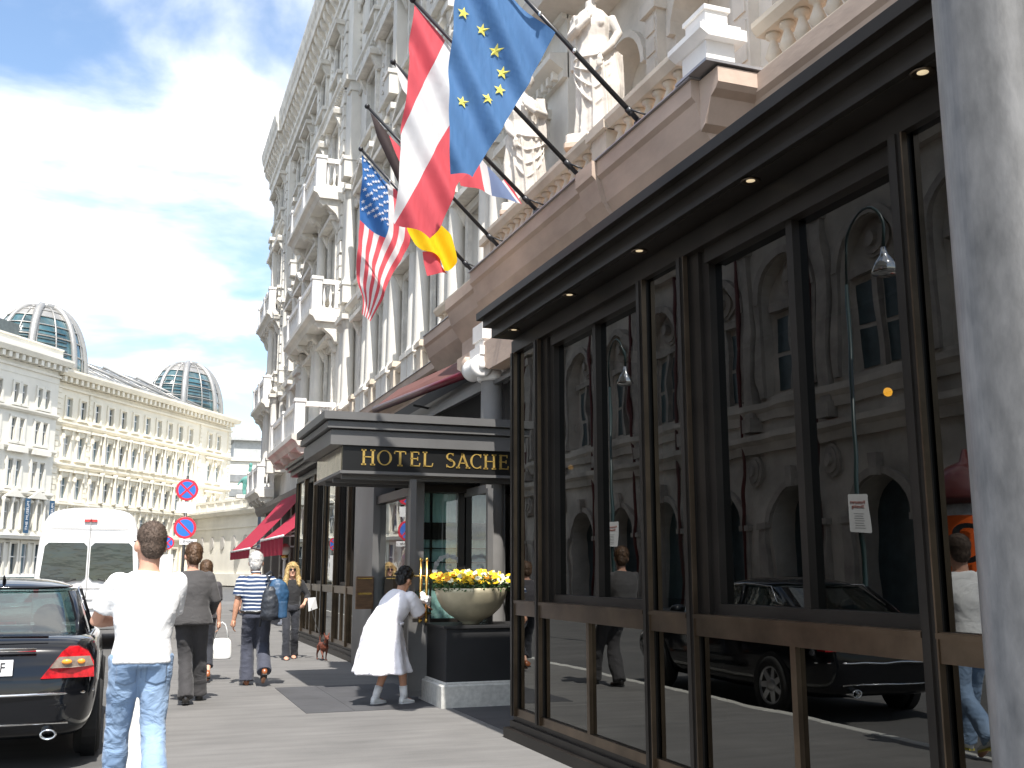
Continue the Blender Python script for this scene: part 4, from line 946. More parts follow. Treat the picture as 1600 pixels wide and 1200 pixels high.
for r_ in range(9):
    for c_ in range(6 if r_ % 2 == 0 else 5):
        u = (.04 + (5 / 9 - .05) * (r_ + .3) / 8.6); v = .03 + .36 * (c_ + (.15 if r_ % 2 == 0 else .62)) / 5.9
        j = min(45, int(v * 46)); x = A[j][0] * (1 - u) + B[j][0] * u; z = A[j][1] * (1 - u) + B[j][1] * u
        star(m, x, z, .030, Y, 1.2, .06, FI['white'], .1)
flag('us', m, 'stars and stripes flag, farthest left of the flags')
Y, D, S = FD['uk']; m = MB()
for k, c, n in (('w0', 'white', 4), ('b0', 'lblue', 10), ('r', 'red', 6), ('w', 'white', 4), ('b', 'lblue', 6), ('w2', 'white', 1), ('r3', 'red', 1)): patch(m, D[k][0], D[k][1], Y, n, 14, (lambda cc: (lambda u, v: cc))(c), 2.5, .03)
flag('uk', m, 'red, white and blue union flag mostly hidden behind the long red and white flag')
wr_ = MB(); wr_.tube([(3.55, 10.86, 6.38), (4.6, 12.6, 6.1)], .004, 5)
# ------------------------------------------------------------------ statues
def remesh(o, vox, sm=3, disp=None):
    r_ = o.modifiers.new('remesh', 'REMESH'); r_.mode = 'VOXEL'; r_.voxel_size = vox; r_.use_smooth_shade = True
    if sm: s_ = o.modifiers.new('smooth', 'SMOOTH'); s_.iterations = sm; s_.factor = .5
    if disp:
        tx = bpy.data.textures.new('folds', 'CLOUDS'); tx.noise_scale = disp[1]; tx.noise_depth = 2
        d_ = o.modifiers.new('disp', 'DISPLACE'); d_.texture = tx; d_.strength = disp[0]; d_.mid_level = .5; d_.texture_coords = 'LOCAL'
    dg = bpy.context.evaluated_depsgraph_get(); me = bpy.data.meshes.new_from_object(o.evaluated_get(dg))
    old = o.data; o.modifiers.clear(); me.name = old.name; o.data = me
    return o
def ering(c, rx, ry, z, n=28, rot=0, fn=None):
    out = []
    for j in range(n):
        a = 2 * PI * j / n; k = fn(a) if fn else 1
        x, y = rx * math.cos(a) * k, ry * math.sin(a) * k
        out.append((c[0] + x * math.cos(rot) - y * math.sin(rot), c[1] + x * math.sin(rot) + y * math.cos(rot), z))
    return out
def statue(loc, rz, variant, lab_):
    root = empty('statue', loc, rz, lab_, 'statue', 'draped stone statues on the terrace')
    m = MB(); rn = random.Random(variant)
    # local: faces -Y ; height about 2.25
    p1, p2 = rn.random() * 6, rn.random() * 6
    fold_ = lambda amp, n_, p_: (lambda a: 1 + amp * (math.sin(n_ * a + p_) ** 3) + amp * .5 * math.sin((n_ * 2 + 1) * a + p_ * 2))
    prof = [(0, .30, .26), (.10, .31, .27), (.35, .285, .25), (.65, .275, .235), (.95, .27, .22), (1.12, .26, .205), (1.25, .215, .165), (1.38, .195, .15), (1.52, .225, .165), (1.66, .235, .15), (1.76, .17, .12), (1.82, .075, .075), (1.92, .065, .07)]
    rs = []
    for i, (z, rx, ry) in enumerate(prof):
        amp = .10 if z < 1.1 else (.03 if z < 1.7 else 0)
        sway = .05 * math.sin(z * 1.7 + variant)
        rs.append(ering((sway, .02 * math.cos(z * 2)), rx, ry, z, 90, 0, fold_(amp, 11, p1 + z * .8)))
    m.rings(rs)
    # thick mantle edge swept round the hips and hanging down one side
    sg = 1 if variant % 2 else -1
    for q in range(4):
        pts = []
        for t in [k / 14 for k in range(15)]:
            a = -PI * .95 + t * PI * 1.0
            pts.append((.275 * math.cos(a), .237 * math.sin(a), 1.18 - q * .05 - (.12 + .17 * q) * (1 - abs(2 * t - 1) ** 1.3) + sg * .16 * (t - .5)))
        m.tube(pts, [.009 + .008 * math.sin(PI * k / 14) for k in range(15)], 8)
    for q in range(5): m.tube([(sg * (.24 + .02 * q), -.08 + q * .05, 1.2), (sg * (.30 + .015 * math.sin(q * 2)), -.08 + q * .06, .7), (sg * .29, -.08 + q * .05, .25)], [.03, .045, .03], 8)
    # arms
    m.tube([(sg * .21, 0, 1.66), (sg * .31, -.02, 1.42), (sg * .24, -.17, 1.2), (sg * .12, -.27, 1.04)], [.075, .062, .052, .034], 12)
    hx = sg * .11
    m.ell((hx, -.285, .99), (.035, .022, .05))
    for k in range(4): m.tube([(hx - .03 + k * .018, -.29, .96), (hx - .035 + k * .021, -.292, .91), (hx - .035 + k * .02, -.28, .875)], [.011, .010, .008], 7)
    m.tube([(hx + sg * .03, -.29, 1.0), (hx + sg * .05, -.3, .95)], [.011, .008], 7)
    m.tube([(-sg * .21, 0, 1.66), (-sg * .30, -.05, 1.45), (-sg * .17, -.22, 1.46), (-sg * .02, -.24, 1.58)], [.075, .06, .05, .034], 12)
    m.ell((-sg * .01, -.245, 1.62), (.035, .025, .05))
    for k in range(4): m.tube([(-sg * .01 - .027 + k * .018, -.25, 1.65), (-sg * .01 - .03 + k * .02, -.255, 1.69), (-sg * .01 - .028 + k * .019, -.235, 1.71)], [.011, .010, .008], 7)
    for s_ in (-1, 1): m.ell((s_ * .085, -.13, 1.55), (.07, .06, .07))
    # shawl falling behind one shoulder
    m.rings([ering((-sg * .22, .06), .10, .13, z, 30, 0, fold_(.16, 5, z * 3)) for z in (1.0, 1.2, 1.4, 1.6, 1.74)])
    # head
    m.ell((.02, -.02, 2.04), (.085, .105, .125)); m.ell((.02, .03, 2.09), (.105, .115, .10)); m.ell((.02, .12, 2.06), (.06, .06, .055))
    m.tube([(.02, -.115, 2.08), (.02, -.142, 2.03), (.02, -.125, 2.015)], [.010, .016, .012], 8); m.ell((.02, -.115, 1.985), (.024, .014, .012)); m.ell((.02, -.105, 1.945), (.03, .025, .02))
    for s_ in (-1, 1): m.ell((.02 + s_ * .035, -.105, 2.06), (.016, .012, .008)); m.tube([(.02 + s_ * .015, -.118, 2.085), (.02 + s_ * .05, -.108, 2.085)], .008, 6)
    o = m.build('figure', STATUE, root); remesh(o, .011, 2)
    b = MB(); b.bbox(-.34, .34, -.3, .3, -.1, .01, .02); b.build('base', STATUE, root)
    b = MB(); b.bbox(-.30, .30, -.27, .27, -1.2, -.18, .01); b.bbox(-.36, .36, -.32, .32, -.18, -.1, .02); b.build('pedestal', STONE_TAN, root)
    return root
statue((5.22, 11.15, 6.88), R(-35), 1, 'larger draped stone statue nearest the corner, cut off by the top of the picture')
statue((5.30, 13.85, 6.92), R(-30), 2, 'smaller draped stone statue farther along, just right of the flags')
# ------------------------------------------------------------------ far buildings across the square
ux, uy = 10.78 + 7.56, 129.89 - 101.91; ul = math.hypot(ux, uy); ux /= ul; uy /= ul
FB = Fr((-7.56, 101.91), (ux, uy), (uy, -ux))
WR = random.Random(11)
WINPANE_C = mat('curtained_pane', (0.40, 0.42, 0.41), 0.15, var=0.3, scale=1.5, coat=.6)
WINPANE_D = mat('dark_pane', (0.06, 0.09, 0.11), 0.08, var=0.4, scale=1.5, coat=1)
def win_simple(ww, hh, par, style, M, pane=WINPANE_B, sur=CREAM):
    w_ = MB()
    w_.box(-ww / 2 - .22, -ww / 2, -.05, .14, -.1, hh + .1); w_.box(ww / 2, ww / 2 + .22, -.05, .14, -.1, hh + .1); w_.box(-ww / 2 - .3, ww / 2 + .3, -.05, .3, -.3, -.1)
    w_.box(-ww / 2 - .2, ww / 2 + .2, -.05, .14, hh + .1, hh + .3)
    if style >= 1: w_.box(-ww / 2 - .4, ww / 2 + .4, -.05, .42, hh + .55, hh + .75); w_.box(-ww / 2 - .2, -ww / 2 - .02, .14, .3, hh - .3, hh + .55); w_.box(ww / 2 + .02, ww / 2 + .2, .14, .3, hh - .3, hh + .55); w_.box(-ww / 2 - .1, ww / 2 + .1, -.05, .2, hh + .3, hh + .55)
    if style == 2: w_.prism([(-ww / 2 - .45, hh + .752), (ww / 2 + .45, hh + .752), (0, hh + 1.35)], lambda u, v, q: (u, q, v), -.05, .38)
    root = w_.build('window', sur, par); root.matrix_local = M
    f = MB(); f.box(-.04, .04, -.2, -.1, .0, hh); f.box(-ww / 2, -.04, -.2, -.1, hh * .62, hh * .62 + .08); f.box(.04, ww / 2, -.2, -.1, hh * .62, hh * .62 + .08)
    f.build('frame', WHITE, root); p = MB().box(-ww / 2, ww / 2, -.26, -.21, 0, hh); p.build('pane', pane, root)
    return root
def facade_building(name, label, s0, s1, rows, cols, top, dO, m, sur, rel=0.0):
    """rows: (z0, z1, w0, w1, ww, style); cols: s positions"""
    root = empty(name, FB.p((s0 + s1) / 2, 0, 0), label=label, cat='building')
    o = root.location; fr = Fr((0, 0), FB.u, FB.n); fr.O = FB.O - V(o)
    wl_ = MB(); ed = [s0] + [(cols[i] + cols[i + 1]) / 2 for i in range(len(cols) - 1)] + [s1]
    for i, c in enumerate(cols):
        for (z0, z1, w0, w1, ww, st) in rows:
            fr.box(wl_, ed[i], c - ww / 2, -.8, rel, z0, z1); fr.box(wl_, c + ww / 2, ed[i + 1], -.8, rel, z0, z1)
            fr.box(wl_, c - ww / 2, c + ww / 2, -.8, rel, z0, w0); fr.box(wl_, c - ww / 2, c + ww / 2, -.8, rel, w1, z1)
    fr.box(wl_, s0 + .01, s1 - .01, -16, -.81, 0, top)
    fr.box(wl_, s0, s1, -.8, rel + .05, rows[-1][1], top - 1.2)
    wl_.build('wall', m, root)
    st_ = MB()
    for (z0, z1, w0, w1, ww, st) in rows:
        fr.band(st_, s0, s1, [(rel - .05, z0 - .25), (rel + .15, z0 - .25), (rel + .35, z0 - .05), (rel + .35, z0 + .1), (rel - .05, z0 + .2)])
    st_.build('string_course', m, root)
    co_ = MB(); fr.band(co_, s0 - .3, s1 + .5, [(rel - .1, top - .7), (rel + .9, top - .7), (rel + 1.15, top - .3), (rel + 1.15, top - .1), (rel - .1, top)])
    fr.band(co_, s0, s1 + .1, [(rel - .1, top - 1.75), (rel + .2, top - 1.75), (rel + .25, top - 1.55), (rel - .1, top - 1.5)])
    s = s0 + .1
    while s < s1 - .3: fr.box(co_, s, s + .36, rel + .0, rel + .8, top - 1.2, top - .72); s += .82
    co_.build('cornice', m, root)
    for (z0, z1, w0, w1, ww, st) in rows:
        prs = {}
        for c in cols:
            Mx = fr.M(c, rel, w0); kd = WR.choice([0, 0, 1, 2])
            if kd not in prs: prs[kd] = win_simple(ww, w1 - w0, root, st, Mx, sur=sur, pane=(WINPANE_B, WINPANE_C, WINPANE_D)[kd])
            else: q = copy_tree(prs[kd], root); q.matrix_local = Mx
    return root, fr
rowsB = [(4.9, 7.6, 5.3, 7.0, .9, 1), (7.6, 11.2, 8.1, 10.0, .95, 1), (11.2, 15.1, 11.9, 13.9, .95, 1), (15.1, 18.3, 15.75, 17.4, .85, 0)]
rowsB = [(0, 4.9, 1.2, 3.8, 1.2, 0)] + rowsB
colsB = [2.0, 4.1] + [6.35 + i * 2.16 for i in range(9)] + [28.2, 30.2]
colsB[-2:] = [28.0, 30.0]
rB, frB = facade_building('corner_palace', 'cream corner palace with rows of tall windows below two glass domes', 0.0, 33.0, rowsB, colsB, 20.0, 0, CREAM, CREAM)
# rusticated corner strips on the end blocks, slightly proud
q = MB()
for (a, b) in ((0.02, .9), (4.95, 5.5), (25.6, 26.2), (32.2, 32.95)):
    z = .3; k = 0; q = MB(); frB.box(q, a, b - .16, .002, .06, .3, 18.2)
    while z < 18.0: frB.box(q, a + .01, b - (.15 if k % 2 else 0), .05, .14, z, z + .42); z += .5; k += 1
    q.build('quoin', CREAM, rB)
for i in range(9):   # columns flanking the middle windows
    for z0, z1 in ((7.9, 10.9), (11.6, 14.7)):
        c = 6.35 + i * 2.16 + 1.08
        q = MB(); p = frB.p(c, .28, z0); q.lathe(p, [(.24, 0), (.24, .2), (.17, .3), (.15, z1 - z0 - .4), (.24, z1 - z0 - .2), (.24, z1 - z0)], 8); q.build('column', CREAM, rB)
# roof: sloping glazed strips between the domes
rf = MB(); 
rf.rings([[frB.p(s, d, z) for d, z in ((.2, 20.0), (-5.5, 22.9), (-5.5, 22.7), (.2, 19.9))] for s in (5.2, 26)], 0, False)
rf.build('glass_roof', ROOFG, rB)
rb = MB()
for i in range(15): a = 5.4 + i * 1.45; rb.tube([frB.p(a, .25, 20.1), frB.p(a, -5.5, 23.0)], .06, 5)
for t in (.0, .33, .66, 1): rb.tube([frB.p(5.2, .2 - 5.7 * t, 20.1 + 2.9 * t), frB.p(26, .2 - 5.7 * t, 20.1 + 2.9 * t)], .06, 5)
for i in range(3): rb.tube([frB.p(8 + i * 6.2, -5.3, 23.1), frB.p(13 + i * 6.2, .2, 20.25)], .14, 6)
rb.build('roof_ribs', STEEL, rB)
def dome(sc, rs_, rd, hz, lab):
    """half-egg of glass standing on the roof, split by a tall arched rib"""
    root = empty('glass_dome', FB.p(sc, -3.6, 20.0), label=lab, cat='dome')
    fr = Fr((0, 0), FB.u, FB.n); fr.O = V((0, 0, 0))
    E = lambda a, e, k=1: fr.p(rs_ * (1 if math.cos(a) > 0 else 1.35) * math.cos(a) * math.cos(e) ** .8 * k, rd * math.sin(a) * math.cos(e) ** .8 * k, hz * math.sin(e) * k)
    g_ = MB(); n = 40; g_.rings([[E(2 * PI * j / n, R(e)) for j in range(n)] for e in (0, 10, 20, 30, 40, 50, 60, 70, 78, 84, 88.5)]); g_.build('glass', DOMEG, root)
    r_ = MB()
    for k in range(16):
        a = 2 * PI * k / 16; th = .22 if k % 4 == 0 else .08
        r_.tube([E(a, R(e), 1.01) for e in range(0, 91, 6)], th, 6)
    for e in (0, 14, 27, 39, 50, 62, 74): r_.tube([E(2 * PI * j / 40, R(e), 1.01) for j in range(41)], .07 if e else .2, 6)
    # broad arch rib in the cross plane
    r_.tube([E(PI / 2, R(e), 1.02) for e in range(0, 91, 5)] + [E(-PI / 2, R(90 - e), 1.02) for e in range(5, 91, 5)], .32, 6)
    r_.tube([E(R(140), R(e), 1.02) for e in range(0, 80, 5)] + [E(R(140 - (e - 80) * .95), R(80 + 0 * e), 1.02) for e in range(80, 175, 8)] + [E(R(52), R(80 - e), 1.02) for e in range(0, 81, 5)], .36, 6)
    r_.build('ribs', STEEL, root)
    c_ = MB()
    c_.rings([[E(a, R(e), 1.006) for e in (50, 60, 70, 80, 89)] for a in [PI * (.52 + k * .06) for k in range(17)]], closed=False, caps=False); c_.build('cap_panels', STEEL, root)
    # louvres low on the back half
    l_ = MB()
    for e in range(4, 34, 4): l_.tube([E(PI * (.55 + k * .05), R(e), 1.015) for k in range(18)], .05, 5)
    l_.build('louvre', ROOFD, root)
    return root
dome(2.2, 4.3, 3.6, 6.4, 'larger glass and steel dome at the left end of the cream palace roof')
dome(28.6, 4.6, 3.6, 6.0, 'smaller glass and steel dome at the right end of the cream palace roof')
# building A
rowsA = [(0, 4.6, .8, 3.8, 1.5, 0), (4.6, 8.2, 5.0, 7.3, .62, 0), (8.2, 12.1, 8.7, 10.9, .62, 0), (12.1, 15.4, 12.6, 14.5, .62, 0), (15.4, 18.4, 15.9, 17.5, .55, 0)]
colsA = []
s = -3.35 + .45
for k in range(9): colsA += [-1.6 - k * 3.05 - 1.0, -1.6 - k * 3.05]
colsA = sorted(colsA)
rA, frA = facade_building('museum_wing', 'pale neighbouring building with paired windows and pediments at the far left', -30.0, -.05, rowsA, colsA, 20.7, 0, CREAM2, CREAM2, rel=.35)
q = MB()
for k in range(9):
    c = -2.1 - k * 3.05
    q = MB(); q.prism([(-1.2, 0), (1.2, 0), (0, .75)], (lambda cc: (lambda u, v, w_: tuple(frA.p(cc + u, w_, 7.75 + v))))(c), .3, .85)
    q.build('pediment', CREAM2, rA)
    for sx_ in (-1.1, 0, 1.1): q = MB(); p = frA.p(c + sx_, .6, 4.9); q.lathe(p, [(.2, 0), (.15, .2), (.13, 2.4), (.2, 2.6), (.2, 2.8)], 8); q.build('column', CREAM2, rA)
    q = MB(); frA.box(q, c - 1.2, c + 1.2, .36, .8, 11.6, 12.0); q.build('window_shelf', CREAM2, rA)
q = MB(); frA.box(q, -30, 0, -.5, .5, 20.7, 21.5); frA.box(q, -30, 0, -.6, .6, 21.5, 21.65); q.build('parapet', CREAM2, rA)
q = MB(); frA.box(q, -30, -3.5, -6, -1.6, 21.6, 23.4); q.build('roof', ROOFD, rA)
for sb in (-3.75, -.55):
    q = MB(); frA.box(q, sb - .32, sb + .32, 1.0, 1.04, 4.7, 7.7); bo = q.build('banner', mat('navy_banner', (.03, .09, .17), .7, var=.1), rA)
    nrm = FB.n; Mx = Matrix(((0, FB.u.x, nrm.x, 0), (0, FB.u.y, nrm.y, 0), (1, 0, 0, 0), (0, 0, 0, 1))).transposed() if False else None
    M3 = Matrix.Translation(frA.p(sb, 1.06, 6.2)) @ Matrix(((0, -FB.u.x, nrm.x, 0), (0, -FB.u.y, nrm.y, 0), (1, 0, 0, 0), (0, 0, 0, 1)))
    text_obj('banner_text', 'THE MUSEUM', .42, WHITE, bo, M3)
q = MB(); frA.band(q, -30, 0, [(.3, 4.2), (1.0, 4.2), (1.1, 4.5), (.3, 4.6)]); q.build('shop_cornice', CREAM2, rA)
# low wing C on the right, with big round niches
lowb = empty('low_palace_wing', (12, 112, 0), label='low white palace wing with oval niches and roof terrace behind the awnings', cat='building')
FC_ = Fr((0, 0), (12.7 - 7.2, 102 - 119), (-17, -5.5)); FC_.O = V((7.2 - 12, 119 - 112, 0))
q = MB(); FC_.box(q, -6, 40, -14, 0, 0, 7.6); FC_.box(q, -6, 40, -.1, .3, 0, 1.2); q.build('wall', CREAM2, lowb)
q = MB(); FC_.band(q, -6.5, 40, [(0, 7.2), (.5, 7.25), (.8, 7.6), (.8, 7.8), (0, 7.9)]); FC_.box(q, -6, 40, -.3, .1, 7.9, 8.7); FC_.box(q, -6.2, 40, -.4, .2, 8.7, 8.95)
for k in range(20): FC_.box(q, -6 + k * 2.3, -5.5 + k * 2.3, .1, .18, 7.9, 8.7)
FC_.box(q, -6, 40, 0, .12, 5.9, 6.2); q.build('cornice', CREAM2, lowb)
q = MB()
for k in range(8):
    c = -3 + k * 2.9
    for rr, d0, d1 in ((.62, .0, .12),): q.rings([[FC_.p(c + rr * .75 * math.cos(2 * PI * j / 20), dd, 4.4 + rr * 1.15 * math.sin(2 * PI * j / 20)) for j in range(20)] for dd in (d0, d1)], 0, False)
q.build('oval_niche', mat('niche_grey_stone', (.45, .43, .4), .9), lowb)  # raised ovals in a greyer stone than the wall
far_b = empty('distant_building', (15, 150, 0), label='distant pale block with dark rooftop storeys above the low white wing', cat='building')
q = MB(); q.box(-3.3, 14, -4, 20, 0, 16.5); q.box(-3.6, 14.3, -4.3, -4, 16.5, 17); q.build('wall', CREAM2, far_b)
q = MB()
for z in (9.6, 11.6, 13.6): q.box(-3.0, 14, -4.1, -4.01, z, z + 1.0)
q.build('window', WINPANE, far_b)
q = MB(); q.box(-2.6, 13, -3.5, 18, 17, 19.4); q.box(-3.2, 14, -4.2, 18, 19.4, 19.8); q.build('roof_storey', mat('pale_grey_cladding', (.45, .46, .45), .6), far_b)
# green bronze figure group on the low roof
st2 = empty('roof_statue', (10.7, 106, 8.95), label='small green bronze rider statue above the low white wing roof', cat='statue')
q = MB(); q.ell((0, 0, 1.5), (.9, .4, .5)); q.tube([(.6, 0, 1.7), (1.0, 0, 2.4), (1.4, 0, 2.3)], [.3, .22, .12], 8)
for x in (-.6, -.4, .5, .7): q.tube([(x, .1 * (1 if x > 0 else -1), 1.3), (x * 1.1, 0, .6), (x, 0, .02)], [.16, .1, .07], 6)
q.tube([(0, 0, 1.7), (0, 0, 2.8)], [.3, .2], 8); q.ell((0, 0, 3.05), (.2, .2, .25)); q.tube([(-.8, 0, 1.6), (-1.2, 0, 1.0)], .1, 6); q.tube([(.1, -.2, 2.6), (.6, -.2, 2.4)], .08, 6)
remesh(q.build('figure', mat('verdigris', (.10, .28, .24), .6, var=.3), st2), .07, 2)
q = MB(); q.box(-1.3, 1.3, -.6, .6, -.3, .03); q.build('base', CREAM2, st2)

# ------------------------------------------------------------------ opera house across the street (seen mirrored in the glass)
op = empty('opera_house', (-14, 35, 0), label='grey stone arcaded opera house mirrored in the dark veranda windows', cat='building')
FO = Fr((0, 0), (0, 1), (1, 0)); FO.O = V((0, -35, 0))
q = MB(); dk = MB(); tr = MB()
BW = 4.4; y0 = 14.0; nb = 12
for k in range(nb):
    a = y0 + k * BW; c = a + BW / 2
    arch_wall(q, FO, a, a + BW, 0, 5.6, c, 2.5, 0, 3.1, 0, .9)
    # arch ring, keystone
    A = arch_pts(c, 3.0, 3.1, 12); B = arch_pts(c, 2.52, 3.1, 12)
    for i in range(12): tr.rings([[FO.p(x, .0, z) for x, z in (A[i], A[i + 1], B[i + 1], B[i])], [FO.p(x, .14, z) for x, z in (A[i], A[i + 1], B[i + 1], B[i])]], 0, False)
    FO.box(tr, c - .16, c + .16, 0, .28, 4.3, 5.0)
    for s_ in (-1, 1): FO.box(tr, c + s_ * 1.6 - .22, c + s_ * 1.6 + .22, 0, .16, 0, 3.0); FO.box(tr, c + s_ * 1.6 - .3, c + s_ * 1.6 + .3, 0, .24, 2.95, 3.15)
    # medallion frieze between storeys
    for rr, d1 in ((.55, .1), (.42, .16), (.2, .3)): tr.rings([[FO.p(a + rr * math.cos(2 * PI * j / 16) * .8, dd, 5.0 + rr * math.sin(2 * PI * j / 16)) for j in range(16)] for dd in (0, d1)], 0, False)
    # first floor: big arched bay with a paired window and a roundel
    arch_wall(q, FO, a, a + BW, 6.9, 13.6, c, 2.9, 7.6, 11.0, 0, .45)
    FO.box(q, a, a + BW, -.9, -.451, 6.9, 13.6)
    for s_ in (-1, 1):
        FO.box(dk, c + s_ * .62 - .42, c + s_ * .62 + .42, -.45, -.42, 7.8, 9.0); FO.box(dk, c + s_ * .62 - .42, c + s_ * .62 + .42, -.45, -.42, 9.15, 10.5)
    FO.box(tr, c - .12, c + .12, -.45, -.25, 7.6, 10.7); FO.box(tr, c - 1.2, c + 1.2, -.45, -.2, 10.7, 10.95)
    for rr, d1 in ((.62, -.36), (.5, -.3), (.22, -.12)): tr.rings([[FO.p(c + rr * math.cos(2 * PI * j / 18), dd, 11.75 + rr * math.sin(2 * PI * j / 18)) for j in range(18)] for dd in (-.45, d1)], 0, False)
    A = arch_pts(c, 3.5, 11.0, 12); B = arch_pts(c, 2.92, 11.0, 12)
    for i in range(12): tr.rings([[FO.p(x, .0, z) for x, z in (A[i], A[i + 1], B[i + 1], B[i])], [FO.p(x, .18, z) for x, z in (A[i], A[i + 1], B[i + 1], B[i])]], 0, False)
    for s_ in (-1, 1): FO.box(tr, c + s_ * 1.62 - .16, c + s_ * 1.62 + .16, 0, .15, 7.6, 11.0)
    FO.box(tr, a - .25, a + .25, 0, .25, 6.9, 13.4); FO.box(tr, a - .32, a + .32, 0, .34, 13.0, 13.4)
    FO.box(tr, a - .3, a + .3, 0, .4, 6.4, 6.9)
    # second floor windows
    FO.box(q, a, a + BW, -.9, 0, 14.6, 18.2)
    for s_ in (-1, 1): FO.box(dk, c + s_ * .8 - .45, c + s_ * .8 + .45, .0, .02, 15.2, 17.4); FO.box(tr, c + s_ * .8 - .6, c + s_ * .8 + .6, 0, .18, 17.5, 17.8); FO.box(tr, c + s_ * .8 - .6, c + s_ * .8 + .6, 0, .15, 14.9, 15.1)
    # street door / dark arcade gate
    FO.box(dk, c - 1.25, c + 1.25, -.85, -.8, 0, 4.3)
S0, S1 = y0, y0 + nb * BW
for z0, pr in ((5.6, .45), (6.75, .3), (13.6, .8), (14.4, .3), (18.2, 1.1)):
    FO.band(q, S0, S1, [(-.4, z0), (pr * .4, z0), (pr * .6, z0 + .3), (pr, z0 + .45), (pr, z0 + .65), (-.4, z0 + .8)])
FO.box(q, S0, S1, -.9, 0, 5.6, 6.95); FO.box(q, S0, S1, -.9, 0, 13.6, 14.62)
FO.box(q, S0, S1, -12, -.91, 0, 19.0)
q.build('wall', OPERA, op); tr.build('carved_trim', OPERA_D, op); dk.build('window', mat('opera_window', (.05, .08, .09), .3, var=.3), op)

for k in range(nb):
    q = MB(); q.tube([FO.p(y0 + k * BW + .62, .2, z) for z in (.1, 6, 12, 18)], .07, 8); q.build('drainpipe', mat('oxblood_pipe', (.10, .02, .02), .5) if k == 0 else bpy.data.materials['oxblood_pipe'], op)
# ------------------------------------------------------------------ street lamps, posts, signs
def crook_lamp(x, y, h, sx_, lab, plate=True):
    root = empty('street_lamp', (x, y, -.12), label=lab, cat='street lamp', group='curved street lamps')
    q = MB(); q.lathe((0, 0, 0), [(.16, 0), (.16, .1), (.12, .2), (.10, .5), (.13, .55), (.08, .7), (.10, 1.0), (.06, 1.1), (.075, 1.3), (.045, 1.4), (.04, 2.4), (.055, 2.45), (.04, 2.5), (.032, h - 1.2)], 14); q.build('pole', DKGREEN, root)
    q = MB(); q.tube([(0, 0, h - 1.2), (0, 0, h - .6)] + [(0, sx_ * .45 * (1 - math.cos(PI * t)), h - .6 + .45 * math.sin(PI * t)) for t in [k / 12 for k in range(1, 13)]] + [(0, sx_ * .9, h - .9)], .022, 8); q.build('crook', DKGREEN, root)
    q = MB(); q.lathe((0, sx_ * .9, h - 1.3), [(.0, .0), (.16, .0), (.20, .03), (.12, .2), (.05, .3), (.03, .42)], 16); q.build('lamp_head', CHROME, root)
    if plate:
        q = MB(); q.rings([[( .06 + dd, .24 * u_, 1.95 + .36 * v_) for u_, v_ in ((-1, -.94), (-.92, -1), (.92, -1), (1, -.94), (1, .94), (.92, 1), (-.92, 1), (-1, .94))] for dd in (0, .015)], 0, False)
        pl_ = q.build('sign_plate', WHITE, root); pl_.rotation_euler = (0, 0, -.9); pl_.scale = (1, .62, .78); pl_.location = (0, 0, .93)
        Mx = Matrix.Translation((.078, 0, 2.12)) @ Matrix(((0, 0, 1, 0), (1, 0, 0, 0), (0, 1, 0, 0), (0, 0, 0, 1)))
        text_obj('sign_text', 'Restaurant\nSkutelnig', .085, mat('red_lettering', (.5, .12, .08), .6), pl_, Mx)
        q = MB()
        for i in range(7): q.box(.0755, .077, -.12 + .01 * (i % 3), .12 - .01 * (i % 2), 1.66 + i * .045, 1.672 + i * .045)
        q.build('small_print', mat('grey_print', (.3, .3, .3), .6), pl_)
    return root
crook_lamp(-3.0, 12.4, 7.1, -1, 'nearer curved green street lamp with white restaurant plate, mirrored in the widest veranda window')
crook_lamp(-3.4, 21.6, 7.1, -1, 'farther curved green street lamp with white plate, mirrored in the far veranda window')
tp = empty('tall_lamp_post', (6.45, 58, -.12), label='tall thin dark blue lamp post rising beside the far hotel corner', cat='street lamp')
q = MB(); q.tube([(0, 0, 0), (0, 0, 1.2), (0, 0, 1.25), (0, 0, 12.3)], [.14, .13, .10, .07], 10); q.build('pole', DKBLUE, tp)
q = MB(); q.tube([(0, 0, 12.2)] + [(.25 - .25 * math.cos(PI * k / 8), 0, 12.3 + .45 * math.sin(PI * k / 8)) for k in range(9)] + [(.5, 0, 12.0)], .06, 8); q.ell((.5, 0, 11.8), (.22, .22, .15)); q.build('lamp_arm', DKBLUE, tp)
def nostop(par, c, r, cross, tag_name='sign_disc'):
    # c is the disc centre; faces -Y
    q = MB(); n = 36
    ring = lambda rr, yv: [(c[0] + rr * math.cos(2 * PI * j / n), c[1] + yv, c[2] + rr * math.sin(2 * PI * j / n)) for j in range(n)]
    q.rings([ring(r, .0), ring(r, -.012), ring(r * .98, -.015)], 0, False); root = q.build(tag_name, SIGNR, par)
    q = MB(); q.rings([ring(r * .78, -.016), ring(r * .78, -.018)], 0, False); q.build('blue_field', SIGNB, root)
    q = MB()
    for sg in ((1, -1) if cross else (-1,)):
        d_ = r * .8 / math.sqrt(2); w_ = r * .085; a = PI / 4 * sg
        ca, sa = math.cos(a), math.sin(a); L_ = r * .80; y_ = -.019 - (.002 if sg > 0 else 0)
        q.rings([[(c[0] + u * ca - v * sa, c[1] + yy_, c[2] + u * sa + v * ca) for u, v in ((-L_, -w_), (L_, -w_), (L_, w_), (-L_, w_))] for yy_ in (y_, y_ - .002)], 0, False)
    q.build('slash', SIGNR, root); return root
sp = empty('sign_post', (1.04, 23.5, 0), label='post with two round no-stopping signs, one crossed and one single-barred', cat='traffic sign')
q = MB(); q.tube([(0, .02, 0), (0, .02, 3.55)], .03, 10); q.build('post', ZINC, sp)
nostop(sp, (0, 0, 3.24), .235, True); nostop(sp, (0, 0, 2.42), .235, False)
q = MB(); q.box(-.10, .26, -.012, 0, 2.06, 2.18); p_ = q.build('text_plate', WHITE, sp)
